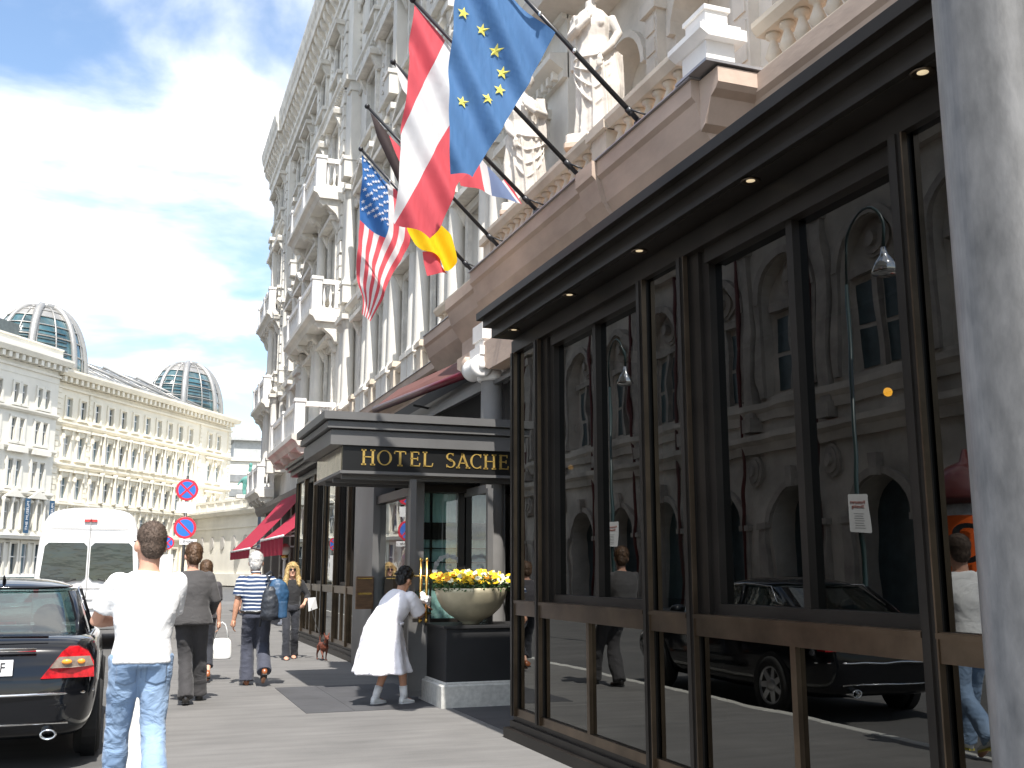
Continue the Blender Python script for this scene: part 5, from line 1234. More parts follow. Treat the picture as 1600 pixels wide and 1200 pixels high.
text_obj('plate_text', '- Ende -', .105, BLACKM, p_, Matrix.Translation((.08, -.015, 2.12)) @ Matrix(((1, 0, 0, 0), (0, 0, -1, 0), (0, 1, 0, 0), (0, 0, 0, 1))), .001)
q = MB(); q.box(-.2, .2, -.012, 0, 2.74, 2.98); q.build('white_plate', WHITE, sp)
sp2 = empty('sign_post', (1.0, 34, 0), label='smaller no-stopping sign lower behind the first post', cat='traffic sign')
q = MB(); q.tube([(0, .02, 0), (0, .02, 2.6)], .03, 8); q.build('post', ZINC, sp2); nostop(sp2, (0, 0, 2.36), .21, True)
q = MB(); q.box(-.2, .2, -.012, 0, 1.2, 2.0); q.build('white_plate', WHITE, sp2)
# galvanised pole in the foreground
fp = empty('steel_pole', (1.028, 0.95, 0), label='thick galvanised steel pole close to the camera at the right edge', cat='pole')
q = MB(); q.lathe((0, 0, 0), [(.12, 0), (.12, .02), (.076, .03), (.0745, 4.2)], 64); q.build('shaft', ZINC, fp)
q = MB(); q.lathe((0, 0, 0), [(.088, .02), (.09, .05), (.078, .08)], 48); q.build('collar', ZINC, fp)
# advertising column
lc = empty('advertising_column', (-9.0, 16.4, 0), label='round advertising column with orange poster, mirrored at the right veranda edge', cat='advertising column')
q = MB(); q.lathe((0, 0, -.12), [(.7, 0), (.7, .35), (.6, .4), (.6, 2.95)], 32); q.build('drum', mat('poster_paper', (.62, .6, .58), .7, var=.3, scale=4), lc)
q = MB(); q.lathe((0, 0, 2.83), [(.6, 0), (.75, .05), (.78, .15), (.66, .3), (.62, .5), (.35, .75), (.12, .85), (.05, 1.1)], 28); q.build('cap', mat('maroon_iron', (.09, .02, .02), .3, coat=.5), lc)
q = MB(); q.rings([[(.612 * math.cos(R(a)), .612 * math.sin(R(a)), z) for a in range(-70, 0, 5)] for z in (.9, 2.6)], closed=False, caps=False); po = q.build('poster', mat('orange_poster', (.85, .13, .01), .6, var=.05), lc)
q = MB(); q.rings([[(.613 * math.cos(R(a)), .613 * math.sin(R(a)), z) for a in range(5, 60, 5)] for z in (.9, 2.6)], closed=False, caps=False); q.build('poster', WHITE, lc)
a_ = R(-35); Mx = Matrix.Translation((.66 * math.cos(a_), .66 * math.sin(a_), 2.0)) @ Matrix(((-math.sin(a_), 0, math.cos(a_), 0), (math.cos(a_), 0, math.sin(a_), 0), (0, 1, 0, 0), (0, 0, 0, 1)))
text_obj('poster_text', '3', 1.1, BLACKM, po, Mx, .002)

# ------------------------------------------------------------------ vehicles
def wheel(par, x, y, z, r, side, name='wheel'):
    root = empty(name, (x, y, z)); root.parent = par
    q = MB(); w_ = .11
    rot = lambda P: (P[2] * side, P[0], P[1])
    prof = [(r * .66, -w_), (r * .92, -w_), (r, -w_ * .75), (r, w_ * .75), (r * .92, w_), (r * .68, w_), (r * .66, w_ * .6)]
    q.rings([[rot((rr * math.cos(2 * PI * j / 32), rr * math.sin(2 * PI * j / 32), h_)) for j in range(32)] for rr, h_ in prof]); q.build('tyre', RUBBER, root)
    q = MB()
    q.rings([[rot((rr * math.cos(2 * PI * j / 32), rr * math.sin(2 * PI * j / 32), h_)) for j in range(32)] for rr, h_ in ((r * .67, w_ * .62), (r * .67, w_ * .9), (r * .61, w_ * .92), (r * .60, w_ * .4))], caps=False)
    for k in range(7):
        a = 2 * PI * k / 7
        P = [(.05, -.035), (r * .62, -.028), (r * .62, .028), (.05, .035)]
        q.rings([[rot((u * math.cos(a) - v * math.sin(a), u * math.sin(a) + v * math.cos(a), h_)) for u, v in P] for h_ in (w_ * .5, w_ * .85)], 0, False)
    q.rings([[rot((rr * math.cos(2 * PI * j / 16), rr * math.sin(2 * PI * j / 16), h_)) for j in range(16)] for rr, h_ in ((.075, w_ * .4), (.075, w_ * .85), (.03, w_ * .95))])
    q.build('rim', ALLOY, root)
    return root
def subsurf_build(q, name, m, par, lv=2):
    o = q.build(name, m, par)
    s_ = o.modifiers.new('s', 'SUBSURF'); s_.levels = lv; s_.render_levels = lv
    for p in o.data.polygons: p.use_smooth = True
    return o
def lay(stations, half):
    """stations: y -> list of (x,z) for the right half from bottom centre to top centre; mirrored"""
    rs = []
    for y, P in stations:
        r_ = [(x, y, z) for x, z in P] + [(-x, y, z) for x, z in reversed(P) if x > 1e-6]
        rs.append(r_)
    return rs
def saloon(loc, paint, lab, rz=0, plate='W 39 AF'):
    root = empty('parked_car', loc, rz, lab, 'car')
    # local: rear at y=0, x lateral, z from the road. width 1.82
    def st(w, zb, zs, zt, wt, tuck=.93):
        return [(0, zb), (w * .8, zb), (w * tuck, zb + .05), (w * .985, zb + .2), (w, zs * .55 + zb * .45), (w, zs * .80 + zb * .1), (w * .985, zs), (wt + .04, zt - .015), (wt * .8, zt), (0, zt + .01)]
    S = [(-.02, st(.62, .34, .60, .62, .5)), (.0, st(.70, .30, .70, .74, .60)), (.045, st(.80, .27, .78, .90, .70)), (.12, st(.86, .25, .86, 1.01, .76)), (.35, st(.905, .22, .90, 1.045, .80)), (.8, st(.91, .2, .925, 1.04, .80)), (1.3, st(.91, .2, .935, 1.02, .8)), (2.6, st(.91, .2, .93, 1.0, .8)), (3.5, st(.91, .2, .91, .99, .78)), (4.2, st(.89, .22, .84, .90, .74)), (4.6, st(.82, .24, .72, .78, .62)), (4.78, st(.70, .3, .6, .64, .52)), (4.8, st(.6, .34, .58, .6, .45))]
    q = MB(); q.rings(lay(S, True)); subsurf_build(q, 'body', paint, root)
    # greenhouse shell
    def gring(z, ya, yb, w, c=.12): return [(-w + c, ya, z), (0, ya - .03, z), (w - c, ya, z), (w - c * .2, ya + c * 1.3, z), (w, (ya + yb) / 2, z), (w - c * .2, yb - c * 1.3, z), (w - c, yb, z), (0, yb + .08, z), (-w + c, yb, z), (-w + c * .2, yb - c * 1.3, z), (-w, (ya + yb) / 2, z), (-w + c * .2, ya + c * 1.3, z)]
    q = MB(); q.rings([gring(1.0, .72, 3.62, .80), gring(1.14, .93, 3.32, .745), gring(1.38, 1.36, 2.88, .635)], caps=False); g_ = subsurf_build(q, 'windows', CARGLS, root)
    q = MB(); q.rings([gring(1.375, 1.33, 2.92, .655, .14), gring(1.425, 1.45, 2.82, .60, .16), gring(1.475, 1.75, 2.55, .42, .2), gring(1.492, 2.0, 2.3, .12, .05)]); q.rings([gring(1.37, 1.35, 2.9, .64, .14), gring(1.376, 1.33, 2.92, .655, .14)], caps=False); subsurf_build(q, 'roof', paint, root)
    for s_ in (-1, 1):
        q = MB(); q.rings([[(s_ * x, y, z) for x, y, z in P] for P in ([(.80, .80, 1.0), (.805, 1.26, 1.0), (.70, .70, .985)], [(.735, 1.06, 1.17), (.745, 1.34, 1.17), (.66, .96, 1.16)], [(.655, 1.38, 1.375), (.66, 1.62, 1.385), (.58, 1.30, 1.37)])]); q.build('rear_pillar', paint, root)
        q = MB(); q.tube([(s_ * .815, .82, 1.0), (s_ * .825, 2.2, .985), (s_ * .80, 3.45, .99)], .012, 6); q.tube([(s_ * .745, 1.28, 1.20), (s_ * .665, 1.5, 1.385), (s_ * .655, 2.1, 1.41), (s_ * .66, 2.75, 1.38)], .010, 6); q.build('chrome_strip', CHROME, root)
        q = MB(); q.tube([(s_ * .80, 2.15, .99), (s_ * .655, 2.15, 1.38)], .028, 6); q.build('door_pillar', paint, root)
        q = MB(); q.ell((s_ * .98, 3.05, 1.06), (.11, .07, .07)); q.build('mirror', paint, root)
        # tail lamp: wedge wrapping round the corner, outline following the trunk cut
        F_ = lambda x, z: -.012 + .9 * max(0, x - .60) ** 2 + .22 * max(0, z - .86)
        out = [(.47, .72), (.56, .84), (.62, .925), (.67, .965), (.74, .965), (.82, .92), (.865, .84), (.875, .72)]
        def lampmesh(poly, dy_, mm, nm, par_):
            q = MB(); top = []; 
            q.rings([[(s_ * x, F_(x, z) - dy_ - .004, z) for x, z in poly], [(s_ * x, F_(x, z) + .12, z) for x, z in poly]], 0, False); return q.build(nm, mm, par_)
        tl = lampmesh(out, .03, REDL, 'tail_lamp', root)
        # split into bands so the front curves
        lampmesh([(.535, .80), (.575, .86), (.60, .885), (.835, .885), (.866, .81), (.70, .80)], .036, SMOKL, 'clear_band', tl)
        q = MB(); q.ell((s_ * .66, F_(.66, .84) - .03, .845), (.04, .014, .02)); q.build('bulb', ORNGL, tl); q = MB(); q.ell((s_ * .77, F_(.77, .84) - .03, .845), (.03, .012, .02)); q.build('bulb', ORNGL, tl)
        q = MB(); q.rings([[(s_ * .56 + rr * 1.35 * math.cos(2 * PI * j / 20), yy_, .30 + rr * .85 * math.sin(2 * PI * j / 20)) for j in range(20)] for yy_, rr in ((.2, .045), (-.06, .048), (-.075, .045), (-.07, .036), (.15, .034))], caps=False); q.build('exhaust', CHROME, root)
        for y in (.98, 3.82):
            q = MB(); q.rings([[(s_ * xx, y + rr * math.cos(2 * PI * j / 32), .31 + rr * math.sin(2 * PI * j / 32)) for j in range(32)] for xx, rr in ((.80, .36), (.916, .36), (.917, .33))], 0, False); q.build('wheel_arch', BLACKM, root)
            wheel(root, s_ * .84, y, .31, .31, s_)
    # bumper chrome strips, trunk grab strip, plate, badge, lines
    q = MB(); q.tube([(-.875, .22, .60), (-.80, .06, .60), (-.6, -.025, .60), (0, -.055, .60), (.6, -.025, .60), (.80, .06, .60), (.875, .22, .60)], .011, 6); q.tube([(-.7, -.02, .38), (0, -.045, .38), (.7, -.02, .38)], .008, 6); q.build('bumper_strip', CHROME, root)
    q = MB(); q.tube([(-.42, .02, .935), (0, .0, .945), (.42, .02, .935)], .016, 8); q.build('trunk_handle', CHROME, root)
    q = MB(); q.tube([(-.50, .135, 1.03), (0, .11, 1.038), (.50, .135, 1.03)], .01, 6, 0); q.build('trunk_lip', paint, root)
    q = MB(); q.box(-.26, .26, -.04, -.02, .75, .87); pl_ = q.build('number_plate', WHITE, root)
    text_obj('plate_text', plate, .105, BLACKM, pl_, Matrix.Translation((.03, -.043, .81)) @ Matrix(((1, 0, 0, 0), (0, 0, -1, 0), (0, 1, 0, 0), (0, 0, 0, 1))), .001, .9)
    q = MB(); q.box(-.18, .18, 1.0, 1.02, 1.095, 1.12); q.build('brake_light', REDL, root)
    q = MB(); q.tube([(.0, 1.62, 1.46), (.0, 1.56, 1.51)], [.018, .008], 6); q.build('aerial', BLACKM, root)
    root.scale = (1, 1, 1.035)
    # cabin
    q = MB(); q.box(-.70, .70, 1.05, 1.45, .75, 1.0); q.build('parcel_shelf', BLACKM, root)
    for x, y in ((-.42, 1.5), (.42, 1.5), (-.38, 2.5), (.38, 2.5)):
        q = MB(); q.ell((x, y, 1.13), (.14, .06, .10)); q.tube([(x, y, .9), (x, y, 1.1)], .02, 6); q.ell((x, y - .02, .85), (.24, .1, .22)); q.build('seat', BLACKM, root)
    return root
saloon((-1.11, 9.45, -.11), PAINT_BK, 'black saloon car parked at the kerb, rear towards the viewer with red tail lamps', 0.015)
def van(loc, lab):
    root = empty('van', loc, 0, lab, 'van')
    def st(y, w, zt, zb=.35, k=.0):
        return (y, [(0, zb), (w * .9, zb), (w * .985, zb + .12), (w, 1.0), (w * .995, 1.4), (w * .955, 2.15), (w * .86, zt - .12), (w * .6, zt), (0, zt + .04)])
    S = [st(-.02, .90, 2.5, .45), st(.02, .96, 2.62, .4), st(.12, .98, 2.68), (.6, st(0, .98, 2.7)[1]), (3.6, st(0, .98, 2.7)[1]), (4.5, [(0, .35), (.88, .35), (.96, .47), (.98, 1.0), (.97, 1.2), (.93, 1.6), (.8, 2.0), (.5, 2.1), (0, 2.15)]), (5.4, [(0, .35), (.8, .35), (.9, .45), (.93, .8), (.92, .9), (.88, .95), (.7, 1.0), (.5, 1.05), (0, 1.05)])]
    q = MB(); q.rings(lay(S, True)); subsurf_build(q, 'body', PAINT_WH, root)
    for s_ in (-1, 1):
        def rr(x0, x1, z0, z1, c): return [(x0 + c, z0), (x1 - c, z0), (x1, z0 + c), (x1, z1 - c), (x1 - c, z1), (x0 + c, z1), (x0, z1 - c), (x0, z0 + c)]
        P = rr(.03, .86, 1.30, 2.02, .07) 
        P = [(x - (.05 if z > 1.9 and x > .5 else 0), z) for x, z in P]
        q = MB(); q.rings([[(s_ * x, yy_ + .02 * max(0, z - 1.3), z) for x, z in P] for yy_ in (-.045, .0)], 0, False); q.build('rear_window', VANGLS, root)
        q = MB(); q.box(s_ * .90 - .045, s_ * .90 + .045, -.03, .1, 1.0, 1.25); q.build('tail_lamp', REDL, root)
        q = MB(); q.tube([(s_ * 1.0, 4.1, 1.35), (s_ * 1.12, 4.1, 1.38)], .02, 6); q.bbox(s_ * 1.14 - .07, s_ * 1.14 + .07, 4.02, 4.12, 1.28, 1.58, .02); q.build('mirror', BLACKM, root)
        for y in (1.0, 4.4): wheel(root, s_ * .88, y, .34, .34, s_)
    q = MB(); q.box(-.008, .008, -.05, -.0, .6, 2.5); q.build('door_seam', mat('seam_grey', (.35, .35, .35), .6), root)
    q = MB(); q.bbox(-.95, .95, -.12, .02, .40, .62, .03); q.build('bumper', mat('grey_bumper', (.2, .2, .2), .6), root)
    q = MB(); q.box(-.3, .3, -.05, -.03, .95, 1.08); q.build('handle_panel', WHITE, root)
    q = MB()
    q.box(-.85, -.5, -.03, -.028, 1.0, 1.05); q.build('badge', CHROME, root)
    q = MB(); q.box(-.26, .26, -.06, -.045, .78, .90); pl_ = q.build('number_plate', WHITE, root)
    q = MB(); q.tube([(-.5, -.05, 1.25), (-.2, -.06, 1.33)], .012, 6); q.tube([(.5, -.05, 1.25), (.2, -.06, 1.33)], .012, 6); q.build('wiper', BLACKM, root)
    q = MB(); q.box(-.95, .95, -.032, -.03, 1.15, 1.165); q.box(-.72, .72, -.03, -.028, 2.28, 2.295); q.build('panel_gap', mat('gap_grey', (.3, .3, .3), .6), root)
    q = MB(); q.box(-.12, .12, -.05, .0, 2.42, 2.47); q.build('high_brake_light', REDL, root)
    root.scale = (1.06, 1, 1.09)
    return root
van((-.86, 23.6, -.12), 'white high-roofed van with dark curtained rear windows ahead of the black car')
PAINT_S = mat('white_car_paint', (.75, .76, .78), .25, var=.03, coat=1)
saloon((-3.3, 33, -.12), PAINT_S, 'white saloon car far ahead, roof just visible over the black car', -.1, 'W 527 K')
# ------------------------------------------------------------------ people
def ik(a, b, l1, l2, hint):
    a, b = V(a), V(b); d = b - a; L_ = d.length
    if L_ > (l1 + l2) * .999: d = d.normalized() * (l1 + l2) * .999; b = a + d; L_ = d.length
    x = (l1 * l1 - l2 * l2 + L_ * L_) / (2 * L_); h_ = math.sqrt(max(0, l1 * l1 - x * x))
    dn = d.normalized(); hv = V(hint) - dn * V(hint).dot(dn)
    if hv.length < 1e-6: hv = V((0, 1, 0))
    return a + dn * x + hv.normalized() * h_, b
def hand(m, wrist, fdir, palm, s=1.0, curl=.6, thumb_side=1):
    f = V(fdir).normalized(); n = V(palm); n = (n - f * n.dot(f)).normalized(); t = f.cross(n).normalized() * thumb_side
    w_ = V(wrist); 
    m.tube([w_ - f * .02 * s, w_ + f * .03 * s, w_ + f * .08 * s, w_ + f * .095 * s], [.027 * s, .036 * s, .038 * s, .028 * s], 10, flat=.6 if abs(n.z) < 2 else 1)
    for k in range(4):
        o = (k - 1.5) * .019 * s; ln = (.036, .042, .040, .030)[k] * s
        p0 = w_ + f * .085 * s + t * -o; d1 = (f * math.cos(curl * .5) + n * math.sin(curl * .5)); d2 = (f * math.cos(curl * 1.3) + n * math.sin(curl * 1.3)); d3 = (f * math.cos(curl * 2) + n * math.sin(curl * 2))
        p1 = p0 + d1 * ln; p2 = p1 + d2 * ln * .7; p3 = p2 + d3 * ln * .55
        m.tube([p0 - f * .02 * s, p0, p1, p2, p3], [.011 * s, .0105 * s, .0095 * s, .0088 * s, .007 * s], 8)
    q0 = w_ + f * .03 * s + t * .028 * s; q1 = q0 + (f * .6 + t * .75).normalized() * .035 * s; q2 = q1 + (f * .9 + t * .2 + n * .3).normalized() * .03 * s; q3 = q2 + (f * .95 + n * .4).normalized() * .022 * s
    m.tube([q0, q1, q2, q3], [.014 * s, .0125 * s, .011 * s, .008 * s], 8)
class Person:
    def __init__(s, loc, rz, label, h=1.78, lean=(0, 0), footL=(-.10, 0, 0), footR=(.10, 0, 0), handL=(-.3, .1, .8), handR=(.3, .1, .8), elL=(-.4, -1, 0), elR=(.4, -1, 0), headturn=0.0, headtilt=0.0, build=1.0, pelvis=(0, 0), skin=SKIN, heelL=0, heelR=0, drop=0.0, shw=.195):
        s.k = k = h / 1.81; s.build = build; s.skin = skin
        s.root = empty('person', loc, rz, label, 'person')
        s.pel = V((pelvis[0], pelvis[1], .95 - drop)) * k
        s.nk = V((pelvis[0] + lean[0], pelvis[1] + lean[1], 1.50 - drop - .5 * (1 - math.sqrt(max(0, 1 - (lean[0] ** 2 + lean[1] ** 2) / .3))))) * k
        up = (s.nk - s.pel).normalized(); s.up = up
        s.shL = s.nk + V((-shw + .012, 0, -.082)) * k; s.shR = s.nk + V((shw - .012, 0, -.082)) * k
        s.hipL = s.pel + V((-.09, 0, -.03)) * k; s.hipR = s.pel + V((.09, 0, -.03)) * k
        fl = V(footL) + V((0, 0, .09 + heelL)); fr_ = V(footR) + V((0, 0, .09 + heelR))
        s.knL, s.anL = ik(s.hipL, V((fl.x, fl.y, fl.z)) * k, .44 * k, .43 * k, (0, 1, 0)); s.knR, s.anR = ik(s.hipR, fr_ * k, .44 * k, .43 * k, (0, 1, 0))
        s.elL, s.haL = ik(s.shL, V(handL) * k, .29 * k, .255 * k, elL); s.elR, s.haR = ik(s.shR, V(handR) * k, .29 * k, .255 * k, elR)
        s.hL, s.hR = heelL, heelR
        s.head = s.nk + (up * .5 + V((0, 0, .5))).normalized() * .145 * k + V((0, .015, 0)) * k
        s.ht, s.hd = headturn, headtilt
    def torso(s, m, grow=0, z0=0, z1=1, ry=1.0, n=26, prof=None):
        k, b = s.k, s.build
        prof = prof or [(-.10, .165, .125), (0, .175, .13), (.12, .165, .12), (.22, .150, .112), (.36, .165, .12), (.50, .185, .125), (.62, .19, .12), (.74, .185, .105), (.83, .168, .09), (.90, .135, .078), (.97, .080, .066)]
        rs = []
        for t, rx, ryy in prof:
            if t < z0 - 1e-6 or t > z1 + 1e-6: continue
            c = s.pel.lerp(s.nk, t) if t >= 0 else s.pel + V((0, 0, t * .55 * k))
            rr = (rx * b * k + grow, ryy * b * k * ry + grow); e = []
            up = s.up
            fwd = V((0, 1, 0)); fwd = (fwd - up * fwd.dot(up)).normalized(); rt = fwd.cross(up).normalized()
            for j in range(n):
                a = 2 * PI * j / n; ca, sa = math.cos(a), math.sin(a)
                e.append(c + rt * (rr[0] * math.copysign(abs(ca) ** .85, ca)) + fwd * (rr[1] * math.copysign(abs(sa) ** .85, sa)))
            rs.append(e)
        m.rings(rs)
    def hrot(s, p):
        M = Matrix.Rotation(s.ht, 3, 'Z') @ Matrix.Rotation(s.hd, 3, 'X')
        return s.head + M @ (V(p) * s.k * 1.05)
    def body(s, vox=.009, legs=True, handcurl=.6, palmL=(1, 0, 0), palmR=(-1, 0, 0), nohands=()):
        m = MB(); k = s.k; b = s.build
        s.torso(m, -.008)
        m.tube([s.nk - V((0, 0, .08 * k)), s.nk, s.hrot((0, -.01, -.03))], [.072 * k, .062 * k, .062 * k], 14)
        h = MB()
        prof = [(-.115, .03, .04, .035), (-.10, .054, .06, .022), (-.07, .066, .080, .008), (-.03, .074, .092, .0), (.02, .080, .098, -.002), (.06, .081, .100, -.006), (.095, .070, .090, -.010), (.12, .042, .060, -.012), (.130, .012, .02, -.012)]
        h.rings([[(rx * math.cos(2 * PI * j / 20), oy + ry * math.sin(2 * PI * j / 20), z) for j in range(20)] for z, rx, ry, oy in prof])
        h.tube([(0, .088, .02), (0, .112, -.018), (0, .095, -.032)], [.010, .017, .013], 8)
        h.ell((0, .083, -.062), (.024, .012, .010)); h.ell((0, .075, -.098), (.026, .022, .016)); 
        for q in (-1, 1): h.ell((q * .088, -.008, -.008), (.012, .022, .034)); h.ell((q * .034, .080, .022), (.018, .014, .008)); h.ell((q * .045, .070, -.025), (.022, .02, .018))
        h.v = [tuple(s.hrot(p)) for p in h.v]; m.add(h.v, h.f, 0, True)
        for sh, el, ha, tS, pm, sd_ in ((s.shL, s.elL, s.haL, 1, palmL, 'L'), (s.shR, s.elR, s.haR, -1, palmR, 'R')):
            m.ell(sh, (.058 * k, .052 * k, .055 * k), 12, 8)
            m.tube([sh, sh.lerp(el, .35), sh.lerp(el, .8), el, el.lerp(ha, .25), el.lerp(ha, .7), ha], [x * k * b for x in (.055, .050, .042, .040, .043, .034, .026)], 12)
            if sd_ not in nohands: hand(m, ha, (ha - el), pm, k, handcurl, tS)
        if legs:
            for hp, kn, an, hl in ((s.hipL, s.knL, s.anL, s.hL), (s.hipR, s.knR, s.anR, s.hR)):
                m.tube([hp + V((0, 0, .04)), hp, hp.lerp(kn, .5), kn, kn.lerp(an, .3), kn.lerp(an, .75), an], [x * k for x in (.085, .088, .072, .055, .058, .042, .036)], 12)
                m.tube([an + V((0, -.03, -.03 + 0)) * k, an + V((0, .06, -.05 - hl * .4)) * k, an + V((0, .14, -.066 - hl)) * k], [.035 * k, .036 * k, .025 * k], 10)
        o = m.build('body', s.skin, s.root); remesh(o, vox, 2)
        for q in (-1, 1):
            e = MB(); e.ell((0, 0, 0), (.0125, .008, .008), 10, 6); e.v = [tuple(s.hrot(V(p) + V((q * .031, .087, .012)))) for p in e.v]; e.build('eye', EYE, s.root)
        return o
    def hair(s, m_, style='short', vox=.009):
        h = MB()
        def E(c, r): h.ell(c, r, 16, 10)
        g = .006 if style == 'buzz' else .014
        E((0, -.018, .052), (.080 + g, .098 + g, .092 + g)); E((0, -.05, .0), (.068 + g, .060 + g, .080 + g))
        if style == 'short': E((0, .03, .10), (.065, .06, .05)); E((.0, -.05, -.05), (.062, .045, .05))
        if style == 'curly':
            rn = random.Random(5)
            for q in range(46):
                a, e = rn.uniform(0, 2 * PI), rn.uniform(-.25, 1.4); 
                p = (.092 * math.cos(a) * math.cos(e), -.02 + .11 * math.sin(a) * math.cos(e), .05 + .10 * math.sin(e))
                if p[1] > .06 and p[2] < .09: continue
                E(p, (.024, .024, .022))
        if style == 'long':
            E((0, .02, .10), (.075, .075, .05))
            for q in (-1, 1):
                h.tube([(q * .065, .055, .085), (q * .088, .035, .01), (q * .098, .02, -.08), (q * .115, .03, -.17), (q * .12, .06, -.25)], [.032, .040, .042, .045, .022], 10)
            h.tube([(0, -.08, .05), (0, -.10, -.08), (0, -.09, -.22)], [.08, .09, .06], 12)
            h.tube([(-.06, .075, .09), (0, .094, .092), (.06, .075, .09)], [.018, .022, .018], 8)
        h.v = [tuple(s.hrot(p)) for p in h.v]
        # cut away the face
        o = h.build('hair', m_, s.root)
        remesh(o, vox * .8, 1, (.012, .02) if style != 'buzz' else (.003, .02))
        # loose strands break up the outline
        rn = random.Random(len(o.data.vertices)); me = o.data; vs_ = [v.co.copy() for v in me.vertices]; ns_ = [v.normal.copy() for v in me.vertices]
        st = MB(); ln = {'buzz': .010, 'short': .026, 'curly': .022, 'long': .060}[style]; nst = {'buzz': 2600, 'short': 2200, 'curly': 1600, 'long': 3000}[style]
        for _ in range(nst):
            i_ = rn.randrange(len(vs_)); c_, n_ = vs_[i_], ns_[i_]
            dn = V((rn.uniform(-.35, .35), rn.uniform(-.35, .15), -1 if style != 'buzz' else rn.uniform(-1, 1)))
            if style == 'curly': dn = V((rn.uniform(-1, 1), rn.uniform(-1, 1), rn.uniform(-1, 1)))
            t_ = dn - n_ * dn.dot(n_)
            if t_.length < 1e-4: continue
            t_.normalize(); sd_ = t_.cross(n_) * rn.uniform(.0012, .0026); l_ = ln * rn.uniform(.5, 1.3)
            a_ = c_ + n_ * .001; b_ = c_ + t_ * l_ * .55 + n_ * (.004 + l_ * .08); e_ = c_ + t_ * l_ + n_ * (.003 + l_ * rn.uniform(-.05, .22))
            st.add([a_ - sd_, a_ + sd_, b_ + sd_ * .8, e_, b_ - sd_ * .8], [(0, 1, 2, 4), (4, 2, 3)])
        st.build('hair_strands', m_, o); o.children[0]['kind'] = 'stuff'
        return o
    def legs(s, m_, name='trousers', r=(.108, .10, .088, .074, .072, .070, .078), vox=.012, low=0.0, disp=(.022, .12), top=.14):
        m = MB(); k = s.k
        s.torso(m, .010, -.10, top)
        for hp, kn, an in ((s.hipL, s.knL, s.anL), (s.hipR, s.knR, s.anR)):
            e = kn.lerp(an, 1.0 - low); 
            m.tube([hp + V((0, 0, .05)), hp, hp.lerp(kn, .4), hp.lerp(kn, .85), kn.lerp(e, .15), kn.lerp(e, .6), e + V((0, -.012, -.035)) * k], [x * k for x in r], 16)
        o = m.build(name, m_, s.root); remesh(o, vox, 3, disp); return o
    def top(s, m_, name='shirt', sleeve=.5, grow=.014, z0=-.06, flare=0.0, vox=.012, disp=(.020, .13), collar=False, fl_off=(0, 0), slr=(.070, .068, .066), prof=None, zhem=None):
        m = MB(); k = s.k
        prof = [(-.16, .178, .132), (-.06, .178, .132), (.06, .174, .126), (.20, .160, .118), (.36, .170, .122), (.50, .190, .128), (.62, .195, .123), (.74, .190, .108), (.83, .170, .092), (.90, .14, .080), (.96, .086, .070)]
        pp = [(t, rx + flare * max(0, .25 - t), ry + flare * .7 * max(0, .25 - t)) for t, rx, ry in prof]
        s.torso(m, grow, z0, .96, prof=pp)
        for sh, el, ha in ((s.shL, s.elL, s.haL), (s.shR, s.elR, s.haR)):
            m.ell(sh, (.064 * k, .062 * k, .062 * k), 12, 8)
            if sleeve <= 1: pts = [sh, sh.lerp(el, sleeve * .5), sh.lerp(el, sleeve)]; rr = slr
            else: f = sleeve - 1; pts = [sh, sh.lerp(el, .5), el, el.lerp(ha, f * .5), el.lerp(ha, f)]; rr = (.068, .064, .058, .052, .046)
            m.tube(pts, [x * k for x in rr], 14)
        if collar: m.tube([s.nk + V((.062 * math.cos(2 * PI * j / 12), .06 * math.sin(2 * PI * j / 12), .015 + .01 * math.sin(2 * PI * j / 12) * -1)) * k for j in range(13)], .016 * k, 6)
        o = m.build(name, m_, s.root); remesh(o, vox, 3, disp); return o
    def shoes(s, m_, name='shoe', sole=BLACKM, boot=False):
        for an, hl in ((s.anL, s.hL), (s.anR, s.hR)):
            k = s.k; m = MB(); tip = -.082 + .0
            a = an; pitch = hl * 3.2
            Rm = Matrix.Rotation(-min(.95, pitch), 3, 'X')
            base = a + V((0, 0, -.09)) * k
            toe = V((0, .16, 0)); 
            def T_(p): return a + Rm @ (V(p) * k) if hl else a + V(p) * k
            rs = []
            for y, w_, z0, z1 in ((-.065, .022, -.085, -.03), (-.05, .036, -.09, .012), (-.02, .038, -.09, .022), (.03, .038, -.088, .0), (.08, .046, -.088, -.028), (.13, .044, -.088, -.042), (.165, .030, -.086, -.052), (.178, .012, -.084, -.062)):
                rs.append([T_((w_ * math.cos(2 * PI * j / 14), y, (z0 + z1) / 2 + (z1 - z0) / 2 * math.sin(2 * PI * j / 14))) for j in range(14)])
            m.rings(rs); o = m.build(name, m_, s.root)
            q = MB(); q.rings([[T_((x, y, z)) for x, y in ((.030, -.06), (.038, 0), (.044, .09), (.03, .165), (-.03, .165), (-.044, .09), (-.038, 0), (-.030, -.06))] for z in (-.094, -.078)], 0, False); q.build('sole', sole, o)

HAIR_BR = mat('short_brown_hair', (.115, .08, .06), .75, var=.35, scale=40, bump=.8, bscale=160, dist=.004)
HAIR_BR2 = mat('brown_hair', (.13, .07, .035), .5, var=.35, scale=30, bump=.8, bscale=90, dist=.006, stretch=(1, 1, .3))
HAIR_W = mat('white_hair', (.72, .70, .67), .7, var=.15, scale=30, bump=.6, bscale=120, dist=.005)
HAIR_BL = mat('blonde_hair', (.66, .47, .20), .5, var=.3, scale=25, bump=.8, bscale=60, dist=.008, stretch=(1, 1, .25))
HAIR_BK = mat('black_hair', (.012, .010, .010), .4, var=.4, scale=30, bump=.8, bscale=90, dist=.006)
TEE = fabric('white_tshirt', (.80, .80, .80), .04, .55, fscale=4.5)
JEAN = fabric('faded_denim', (.27, .38, .54), .2, .8, col2=(.19, .29, .45), fscale=6)
SUIT = fabric('charcoal_suit', (.055, .052, .052), .15, .5, fscale=4)
